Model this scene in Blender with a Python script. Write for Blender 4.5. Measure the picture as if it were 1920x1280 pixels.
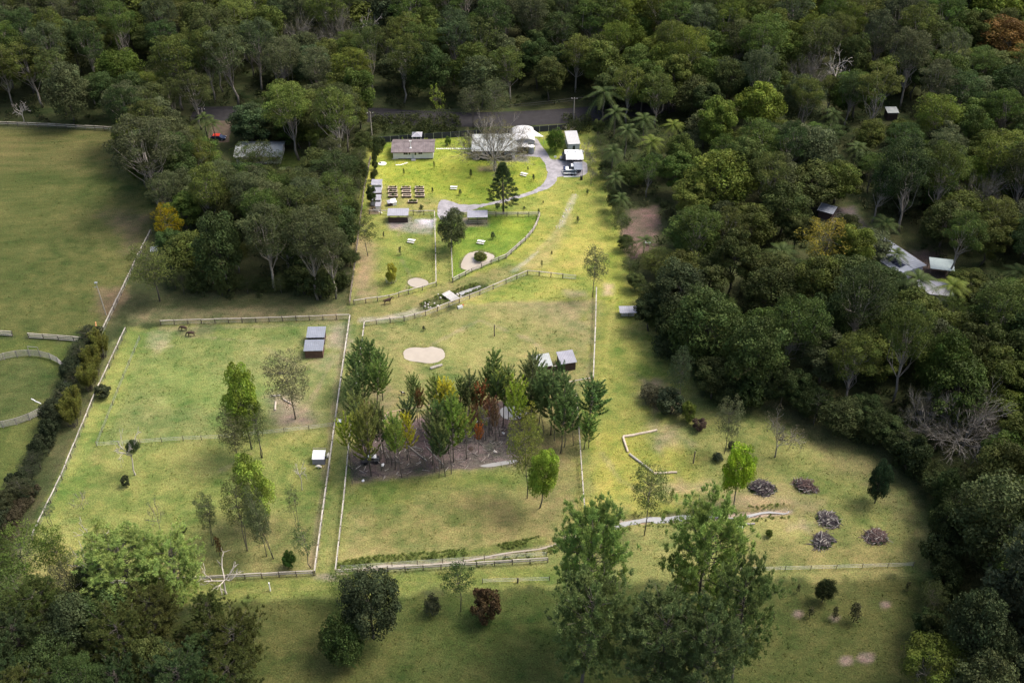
import bpy, math, random
import numpy as np
from mathutils import Vector, Matrix

random.seed(11)
rng = np.random.default_rng(11)
R = math.radians
S = bpy.context.scene
for o in list(bpy.data.objects):
    bpy.data.objects.remove(o)
C = S.collection

# ------------------------------------------------------------------ camera
CAMH, FPX, PITCH = 150.0, 2050.0, R(38.7)
cam = bpy.data.cameras.new('camera')
cam.sensor_width = 36.0
cam.lens = 36.0 * FPX / 1920.0
cam.clip_start, cam.clip_end = 1.0, 9000.0
camo = bpy.data.objects.new('camera', cam)
C.objects.link(camo)
camo.location = (0, 0, CAMH)
camo.rotation_euler = (math.pi / 2 - PITCH, 0, 0)
S.camera = camo

# ------------------------------------------------------------------ sky, sun, exposure
SUN_EL, SUN_AZ = R(58), R(75)      # azimuth measured clockwise from +Y (the view direction)
w = bpy.data.worlds.new('World')
S.world = w
w.use_nodes = True
nt = w.node_tree
sky = nt.nodes.new('ShaderNodeTexSky')
sky.sky_type = 'NISHITA'
sky.sun_disc = False
sky.sun_elevation = SUN_EL
sky.sun_rotation = SUN_AZ
sky.air_density, sky.dust_density, sky.ozone_density = 1.0, 6.0, 1.0
bg = nt.nodes['Background']
bg.inputs['Strength'].default_value = 0.15
nt.links.new(sky.outputs[0], bg.inputs[0])
sl = bpy.data.lights.new('sun', 'SUN')
sl.energy = 1.5
sl.angle = R(22)
sl.color = (1.0, 0.955, 0.88)
so = bpy.data.objects.new('sun', sl)
C.objects.link(so)
sd = Vector((math.sin(SUN_AZ) * math.cos(SUN_EL), math.cos(SUN_AZ) * math.cos(SUN_EL), math.sin(SUN_EL)))
so.location = sd * 800
so.rotation_euler = (-sd).to_track_quat('-Z', 'Y').to_euler()
vs = S.view_settings
vs.view_transform = 'Standard'
vs.look = 'None'
vs.exposure = 0.88
vs.gamma = 1.0
vs.use_curve_mapping = False
S.cycles.max_bounces = 6
S.cycles.diffuse_bounces = 3
S.cycles.transparent_max_bounces = 4

# ------------------------------------------------------------------ picture pixel -> place on the ground
SP, CP = math.sin(PITCH), math.cos(PITCH)

def G(px, py, z=0.0):
    u, v = (px - 960) / FPX, (py - 640) / FPX
    dz = -(SP + v * CP)
    t = (z - CAMH) / dz
    return Vector((u * t, (CP - v * SP) * t, z))

def DEP(p):
    return p[1] * CP - (p[2] - CAMH) * SP

def HT(base, pytop):
    """height of a vertical thing standing at base whose top shows at row pytop"""
    v = (pytop - 640) / FPX
    Y = base[1]
    # v = -(Y*SP + q*CP) / (Y*CP - q*SP) with q = Z - CAMH
    q = (-Y * SP - v * Y * CP) / (CP - v * SP)
    return max(0.3, q + CAMH)

# ------------------------------------------------------------------ materials
def lin(r, g, b):
    f = lambda c: (c / 255 / 12.92) if c <= 10 else ((c / 255 + 0.055) / 1.055) ** 2.4
    return (f(r), f(g), f(b))

def M(name, col, rough=0.7, var=0.18, scale=1.5, bump=0.0, metal=0.0, spec=0.3, ribs=None):
    m = bpy.data.materials.new(name)
    m.use_nodes = True
    t = m.node_tree
    p = t.nodes['Principled BSDF']
    p.inputs['Roughness'].default_value = rough
    p.inputs['Metallic'].default_value = metal
    p.inputs['Specular IOR Level'].default_value = spec
    tc = t.nodes.new('ShaderNodeTexCoord')
    n1 = t.nodes.new('ShaderNodeTexNoise')
    n1.inputs['Scale'].default_value = scale
    n1.inputs['Detail'].default_value = 6
    n1.inputs['Roughness'].default_value = 0.65
    t.links.new(tc.outputs['Object'], n1.inputs['Vector'])
    mr = t.nodes.new('ShaderNodeMapRange')
    mr.inputs['From Min'].default_value = 0.3
    mr.inputs['From Max'].default_value = 0.7
    mr.inputs['To Min'].default_value = 1 - var
    mr.inputs['To Max'].default_value = 1 + var
    t.links.new(n1.outputs['Fac'], mr.inputs['Value'])
    oi = t.nodes.new('ShaderNodeObjectInfo')
    mr2 = t.nodes.new('ShaderNodeMapRange')
    mr2.inputs['To Min'].default_value = 1 - var * 0.6
    mr2.inputs['To Max'].default_value = 1 + var * 0.6
    t.links.new(oi.outputs['Random'], mr2.inputs['Value'])
    mu = t.nodes.new('ShaderNodeMath')
    mu.operation = 'MULTIPLY'
    t.links.new(mr.outputs[0], mu.inputs[0])
    t.links.new(mr2.outputs[0], mu.inputs[1])
    vm = t.nodes.new('ShaderNodeVectorMath')
    vm.operation = 'SCALE'
    vm.inputs[0].default_value = col
    t.links.new(mu.outputs[0], vm.inputs['Scale'])
    t.links.new(vm.outputs[0], p.inputs['Base Color'])
    if bump:
        b = t.nodes.new('ShaderNodeBump')
        b.inputs['Strength'].default_value = bump
        b.inputs['Distance'].default_value = 0.1
        t.links.new(n1.outputs['Fac'], b.inputs['Height'])
        t.links.new(b.outputs[0], p.inputs['Normal'])
    return m

def leaf_mat(name, trans=0.25, rough=0.6, spec=0.12):
    """colour comes from the object's own colour, each leaf clump a little different"""
    m = bpy.data.materials.new(name)
    m.use_nodes = True
    t = m.node_tree
    p = t.nodes['Principled BSDF']
    out = t.nodes['Material Output']
    oi = t.nodes.new('ShaderNodeObjectInfo')
    at = t.nodes.new('ShaderNodeAttribute')
    at.attribute_name = 'tone'
    tc = t.nodes.new('ShaderNodeTexCoord')
    nz = t.nodes.new('ShaderNodeTexNoise')
    nz.inputs['Scale'].default_value = 0.45
    nz.inputs['Detail'].default_value = 4
    t.links.new(tc.outputs['Object'], nz.inputs['Vector'])
    hs = t.nodes.new('ShaderNodeHueSaturation')
    t.links.new(oi.outputs['Color'], hs.inputs['Color'])
    mh = t.nodes.new('ShaderNodeMapRange')
    mh.inputs['From Min'].default_value, mh.inputs['From Max'].default_value = 0.3, 0.7
    mh.inputs['To Min'].default_value, mh.inputs['To Max'].default_value = 0.487, 0.525
    t.links.new(nz.outputs['Fac'], mh.inputs['Value'])
    t.links.new(mh.outputs[0], hs.inputs['Hue'])
    mx = t.nodes.new('ShaderNodeMix')
    mx.data_type = 'RGBA'
    mx.blend_type = 'MULTIPLY'
    mx.inputs[0].default_value = 1.0
    t.links.new(hs.outputs[0], mx.inputs[6])
    t.links.new(at.outputs['Color'], mx.inputs[7])
    t.links.new(mx.outputs[2], p.inputs['Base Color'])
    p.inputs['Roughness'].default_value = rough
    p.inputs['Specular IOR Level'].default_value = spec
    tr = t.nodes.new('ShaderNodeBsdfTranslucent')
    t.links.new(mx.outputs[2], tr.inputs['Color'])
    ms = t.nodes.new('ShaderNodeMixShader')
    ms.inputs[0].default_value = trans
    t.links.new(p.outputs[0], ms.inputs[1])
    t.links.new(tr.outputs[0], ms.inputs[2])
    t.links.new(ms.outputs[0], out.inputs[0])
    return m

MAT = dict(
    leaf=leaf_mat('leaf_green'),
    needle=leaf_mat('pine_needles', 0.30, 0.55, 0.12),
    bark=M('bark_grey_brown', (.105, .094, .078), .9, .3, 2.0, .4),
    pale_bark=M('bark_pale_gum', (.25, .225, .19), .8, .3, 1.2, .2),
    dead_wood=M('weathered_dead_wood', (.46, .42, .37), .85, .25, 2.0, .2),
    twig=M('grey_brown_twigs', (.21, .195, .17), .9, .3, 1.0),
    post=M('dark_timber_post', (.13, .105, .085), .85, .35, 3.0, .3),
    rail=M('weathered_pale_rail', (.40, .37, .32), .75, .35, 1.2, .2),
    rail_grey=M('weathered_grey_rail', (.34, .31, .26), .8, .25, 1.2, .2),
    wire=M('galvanised_wire', (.42, .43, .42), .5, .1, 1, 0, .3),
    roof_grey=M('grey_steel_roof', (.29, .29, .325), .5, .12, .7, .05),
    roof_blue=M('blue_grey_steel_roof', (.21, .23, .27), .45, .12, .7, .05),
    roof_white=M('white_steel_roof', (.46, .46, .455), .45, .07, .5, .03),
    roof_pale=M('pale_grey_steel_roof', (.34, .36, .35), .5, .13, .6, .04),
    roof_brown=M('lichened_brown_roof', (.145, .122, .122), .85, .35, .9, .3),
    wall_white=M('white_painted_board', (.72, .71, .70), .6, .06, .8, .05),
    wall_grey=M('pale_grey_cladding', (.50, .52, .54), .6, .08, .8),
    wall_dark=M('dark_brown_board', (.055, .036, .034), .8, .3, 1.4, .2),
    wall_rust=M('red_brown_board', (.12, .07, .055), .8, .3, 1.4, .2),
    navy=M('dark_navy_steel', (.028, .031, .046), .5, .15, .8),
    timber=M('warm_fence_timber', (.36, .27, .18), .8, .28, 1.5, .2),
    bed_timber=M('raised_bed_board', (.40, .33, .25), .8, .22, 2, .2),
    bed_side=M('dark_stained_board', (.07, .05, .045), .8, .3, 2, .2),
    soil=M('dark_garden_soil', (.07, .05, .04), .95, .4, 4, .6),
    dark=M('dull_black', (.02, .02, .022), .7, .2, 1),  # plain black of bins, decks, drawbars, covers and cables
    glass=M('window_glass', (.03, .035, .045), .08, .1, 1, 0, 0, .6),
    rubber=M('tyre_rubber', (.02, .02, .02), .85, .2, 3),
    steel=M('galvanised_steel', (.45, .46, .47), .4, .1, 2, 0, .6),
    pen=M('aged_pen_rail', (.33, .30, .29), .6, .2, 1, .1, .2),
    white=M('white_paint', (.80, .80, .79), .45, .05, 1),
    whitepad=M('white_concrete', (.72, .70, .66), .8, .1, 1.5, .1),
    carblue=M('navy_car_paint', (.035, .05, .10), .25, .05, 1, 0, .2, .6),
    cardark=M('charcoal_van_paint', (.06, .065, .075), .3, .05, 1, 0, .1, .5),
    red=M('red_paint', (.55, .05, .03), .4, .1, 1),
    green=M('green_plastic', (.02, .17, .07), .45, .1, 1),
    teal=M('grey_green_tarp', (.30, .36, .36), .6, .12, 2),
    tarp=M('pale_tarpaulin', (.70, .71, .74), .5, .08, 1.2, .2),
    gravel=M('grey_gravel', (.235, .225, .235), .95, .34, .55, .8),
    asphalt=M('dark_asphalt', (.034, .032, .034), .9, .25, .6, .3),
    dirt=M('red_brown_dirt', (.10, .075, .055), .95, .35, .8, .5),
    mulch=M('dark_mulch', (.055, .042, .035), .95, .4, 3, .8),
    stone=M('pale_stone', (.48, .45, .41), .9, .25, 2, .4),
    bay=M('dark_bay_coat', (.055, .032, .022), .6, .25, 3),
    tan=M('rusty_orange_fleece', (.50, .25, .11), .9, .2, 5, .3),
    fleece=M('cream_fleece', (.66, .62, .54), .95, .12, 5, .4),
    black=M('black_coat', (.02, .02, .02), .7, .2, 3),
    log=M('peeled_pale_log', (.46, .39, .31), .8, .25, 1.5, .3),
    greylog=M('weathered_grey_log', (.30, .28, .25), .85, .25, 1.5, .3),
    brush=M('grey_brown_brush', (.095, .078, .080), .9, .4, 1.0),
    brush_red=M('red_brown_brush', (.125, .082, .074), .9, .4, 1.0),
    solar=M('solar_panel', (.018, .022, .05), .15, .1, 1, 0, 0, .6),
    concrete=M('weathered_concrete', (.40, .39, .37), .85, .15, 1.2, .2),
)

def water_mat(name, col, rough):
    m = M(name, col, rough, .08, .4, 0, 0, .5)
    t = m.node_tree
    p = t.nodes['Principled BSDF']
    n = t.nodes.new('ShaderNodeTexNoise')
    n.inputs['Scale'].default_value = 3.0
    n.inputs['Detail'].default_value = 3
    b = t.nodes.new('ShaderNodeBump')
    b.inputs['Strength'].default_value = .06
    b.inputs['Distance'].default_value = .05
    t.links.new(n.outputs['Fac'], b.inputs['Height'])
    t.links.new(b.outputs[0], p.inputs['Normal'])
    return m

MAT['mud_water'] = water_mat('milky_clay_water', (.37, .325, .26), .10)
MAT['creek_water'] = water_mat('shallow_creek_water', (.30, .30, .29), .07)

# ------------------------------------------------------------------ mesh helpers
class Geo:
    """collects vertices and faces (quads / triangles / n-gons) and turns them into one mesh"""
    def __init__(s):
        s.v, s.f, s.n, s.tone, s.mi = [], [], 0, [], []
    def add(s, v, faces, tone=None, mi=0):
        v = np.asarray(v, float).reshape(-1, 3)
        for f in (faces if isinstance(faces, list) and len(faces) and isinstance(faces[0], np.ndarray) else [faces]):
            if isinstance(f, np.ndarray):
                s.f.append(f + s.n)
                s.mi.append(np.full(len(f), mi))
            else:
                for q in f:
                    s.f.append(np.asarray(q).reshape(1, -1) + s.n)
                    s.mi.append(np.full(1, mi))
        s.v.append(v)
        s.tone.append(np.ones((len(v), 3)) if tone is None else np.broadcast_to(np.asarray(tone, float).reshape(-1, 3) if np.ndim(tone) else np.full((1, 3), tone), (len(v), 3)))
        s.n += len(v)
        return s
    def box(s, x0, x1, y0, y1, z0, z1, mi=0, M4=None):
        v = np.array([(x, y, z) for z in (z0, z1) for y in (y0, y1) for x in (x0, x1)], float)
        if M4 is not None:
            v = np.array([M4 @ Vector(p) for p in v])
        return s.add(v, np.array([(0, 2, 3, 1), (4, 5, 7, 6), (0, 1, 5, 4), (1, 3, 7, 5), (3, 2, 6, 7), (2, 0, 4, 6)]), mi=mi)
    def tube(s, pts, rad, sides=6, mi=0, caps=True, tone=None):
        pts = np.asarray(pts, float)
        n = len(pts)
        rad = np.broadcast_to(np.asarray(rad, float), (n,))
        d = np.gradient(pts, axis=0)
        d /= np.linalg.norm(d, axis=1, keepdims=True) + 1e-9
        ref = np.where(np.abs(d[:, 2:3]) > .9, np.array([[1., 0, 0]]), np.array([[0, 0, 1.]]))
        a = np.cross(d, ref)
        a /= np.linalg.norm(a, axis=1, keepdims=True) + 1e-9
        b = np.cross(d, a)
        th = np.arange(sides) / sides * 2 * np.pi
        ring = a[:, None] * np.cos(th)[None, :, None] + b[:, None] * np.sin(th)[None, :, None]
        v = (pts[:, None] + ring * rad[:, None, None]).reshape(-1, 3)
        i = np.arange(n - 1)[:, None] * sides
        k = np.arange(sides)[None]
        k2 = (k + 1) % sides
        q = np.stack([i + k, i + k2, i + sides + k2, i + sides + k], -1).reshape(-1, 4)
        s.add(v, q, tone=tone, mi=mi)
        if caps:
            s.f.append(np.arange(sides)[::-1].reshape(1, -1) + s.n - n * sides)
            s.f.append(np.arange(sides).reshape(1, -1) + s.n - sides)
            s.mi += [np.full(1, mi)] * 2
        return s
    def prism(s, poly, z0, z1, mi=0):
        """upright prism over an xy polygon"""
        n = len(poly)
        v = [(p[0], p[1], z0) for p in poly] + [(p[0], p[1], z1) for p in poly]
        f = [list(range(n))[::-1], list(range(n, 2 * n))]
        for i in range(n):
            j = (i + 1) % n
            f.append([i, j, n + j, n + i])
        return s.add(v, f, mi=mi)
    def slab(s, a, b, c, d, t, mi=0):
        """sloping sheet through four corners, thickness t below"""
        v = [tuple(p) for p in (a, b, c, d)] + [(p[0], p[1], p[2] - t) for p in (a, b, c, d)]
        return s.add(v, [[0, 1, 2, 3], [7, 6, 5, 4], [0, 4, 5, 1], [1, 5, 6, 2], [2, 6, 7, 3], [3, 7, 4, 0]], mi=mi)
    def ribs(s, a, b, c, d, n, wd=.05, h=.04, mi=0):
        """standing ribs from edge ab to edge dc of a sloping sheet"""
        a, b, c, d = [np.array(p, float) for p in (a, b, c, d)]
        e = (b - a) / np.linalg.norm(b - a) * wd
        for i in range(n):
            t = (i + .5) / n
            p, q = a + (b - a) * t, d + (c - d) * t
            up = np.array([0, 0, h])
            s.add([p - e, p + e, q + e, q - e, p + up, q + up], [[0, 4, 5, 3], [4, 1, 2, 5], [0, 1, 4], [3, 5, 2]], mi=mi)
        return s
    def mesh(s, name, mats, smooth=False, tone=False):
        me = bpy.data.meshes.new(name)
        v = np.concatenate(s.v) if s.v else np.zeros((0, 3))
        me.vertices.add(len(v))
        me.vertices.foreach_set('co', v.astype(np.float32).ravel())
        li = np.concatenate([f.ravel() for f in s.f]).astype(np.int32)
        lt = np.concatenate([np.full(len(f), f.shape[1]) for f in s.f]).astype(np.int32)
        ls = np.concatenate([[0], np.cumsum(lt)[:-1]]).astype(np.int32)
        me.loops.add(len(li))
        me.loops.foreach_set('vertex_index', li)
        me.polygons.add(len(lt))
        me.polygons.foreach_set('loop_start', ls)
        me.polygons.foreach_set('loop_total', lt)
        for m in (mats if isinstance(mats, (list, tuple)) else [mats]):
            me.materials.append(m)
        mi = np.concatenate(s.mi).astype(np.int32)
        if mi.any():
            me.polygons.foreach_set('material_index', mi)
        me.polygons.foreach_set('use_smooth', np.full(len(lt), bool(smooth)))
        me.update(calc_edges=True)
        if tone:
            a = me.color_attributes.new('tone', 'FLOAT_COLOR', 'POINT')
            tn = np.concatenate([np.concatenate(s.tone), np.ones((len(v), 1))], 1)
            a.data.foreach_set('color', tn.astype(np.float32).ravel())
        return me

def obj(name, data, parent=None, loc=None, rz=0.0):
    if isinstance(data, Geo):
        raise TypeError
    o = bpy.data.objects.new(name, data)
    C.objects.link(o)
    if parent is not None:
        o.parent = parent
    if loc is not None:
        o.location = loc
    if rz:
        o.rotation_euler = (0, 0, rz)
    return o

def part(name, geo, mats, parent, smooth=False, label=None, kind=None):
    o = obj(name, geo.mesh(name, mats, smooth), parent)
    if label:
        o['label'] = label
    if kind:
        o['kind'] = kind
    return o

def tag(o, label, cat, group=None):
    o['label'] = label
    o['category'] = cat
    if group:
        o['group'] = group
    return o

def thing(name, label, cat, loc, rz=0.0, group=None):
    return tag(obj(name, None, None, loc, rz), label, cat, group)

def setting(name, geo, mats, smooth=False):
    o = obj(name, geo.mesh(name, mats, smooth))
    o['kind'] = 'structure'
    return o

def dup(root, loc=None, rz=None, label=None, group=None):
    r = root.copy()
    C.objects.link(r)
    if loc is not None:
        r.location = loc
    if rz is not None:
        r.rotation_euler = (0, 0, rz)
    if label:
        r['label'] = label
    if group:
        r['group'] = group
    for ch in list(root.children):
        c = ch.copy()
        C.objects.link(c)
        c.parent = r
        for g in list(ch.children):
            d = g.copy()
            C.objects.link(d)
            d.parent = c
    return r

def base_line(a, b):
    """origin, heading and length of a ground line between two picture points"""
    A, B = G(*a), G(*b)
    d = B - A
    return A, math.atan2(d.y, d.x), d.length

# ------------------------------------------------------------------ value noise for painting and scattering
def vnoise(x, y, scale, seed=0):
    r = np.random.default_rng(seed).random((64, 64))
    x, y = np.asarray(x) / scale, np.asarray(y) / scale
    xi, yi = np.floor(x).astype(int), np.floor(y).astype(int)
    fx, fy = x - xi, y - yi
    fx, fy = fx * fx * (3 - 2 * fx), fy * fy * (3 - 2 * fy)
    g = lambda i, j: r[i % 64, j % 64]
    return (g(xi, yi) * (1 - fx) + g(xi + 1, yi) * fx) * (1 - fy) + (g(xi, yi + 1) * (1 - fx) + g(xi + 1, yi + 1) * fx) * fy

def fbm(x, y, scale, seed=0, o=4):
    s, a, t = 0, 1.0, 0
    for k in range(o):
        s = s + a * vnoise(x, y, scale / 2 ** k, seed + k)
        t += a
        a *= .55
    return s / t

def inside(P, poly):
    x, y = P[:, 0], P[:, 1]
    r = np.zeros(len(P), bool)
    n = len(poly)
    for i in range(n):
        x0, y0 = poly[i][:2]
        x1, y1 = poly[(i + 1) % n][:2]
        c = ((y0 > y) != (y1 > y)) & (x < (x1 - x0) * (y - y0) / (y1 - y0 + 1e-12) + x0)
        r ^= c
    return r

def segdist(P, pts, closed=False):
    d = np.full(len(P), 1e9)
    pts = [np.array(p[:2], float) for p in pts]
    if closed:
        pts = pts + [pts[0]]
    for a, b in zip(pts[:-1], pts[1:]):
        ab = b - a
        t = np.clip(((P - a) @ ab) / (ab @ ab + 1e-12), 0, 1)
        d = np.minimum(d, np.linalg.norm(P - a - t[:, None] * ab, axis=1))
    return d

def sdf(P, poly):
    d = segdist(P, poly, True)
    return np.where(inside(P, poly), d, -d)

def W(pts):
    return [G(*p).to_tuple() for p in pts]

def smooth_poly(pts, closed=True, it=2):
    pts = [np.array(p, float) for p in pts]
    for _ in range(it):
        out = []
        n = len(pts)
        rngi = range(n) if closed else range(n - 1)
        if not closed:
            out.append(pts[0])
        for i in rngi:
            a, b = pts[i], pts[(i + 1) % n]
            out += [a * .75 + b * .25, a * .25 + b * .75]
        if not closed:
            out.append(pts[-1])
        pts = out
    return [tuple(p) for p in pts]

# ================================================================== THE GROUND
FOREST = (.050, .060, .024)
def ss(x):
    x = np.clip(x, 0, 1)
    return x * x * (3 - 2 * x)

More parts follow.
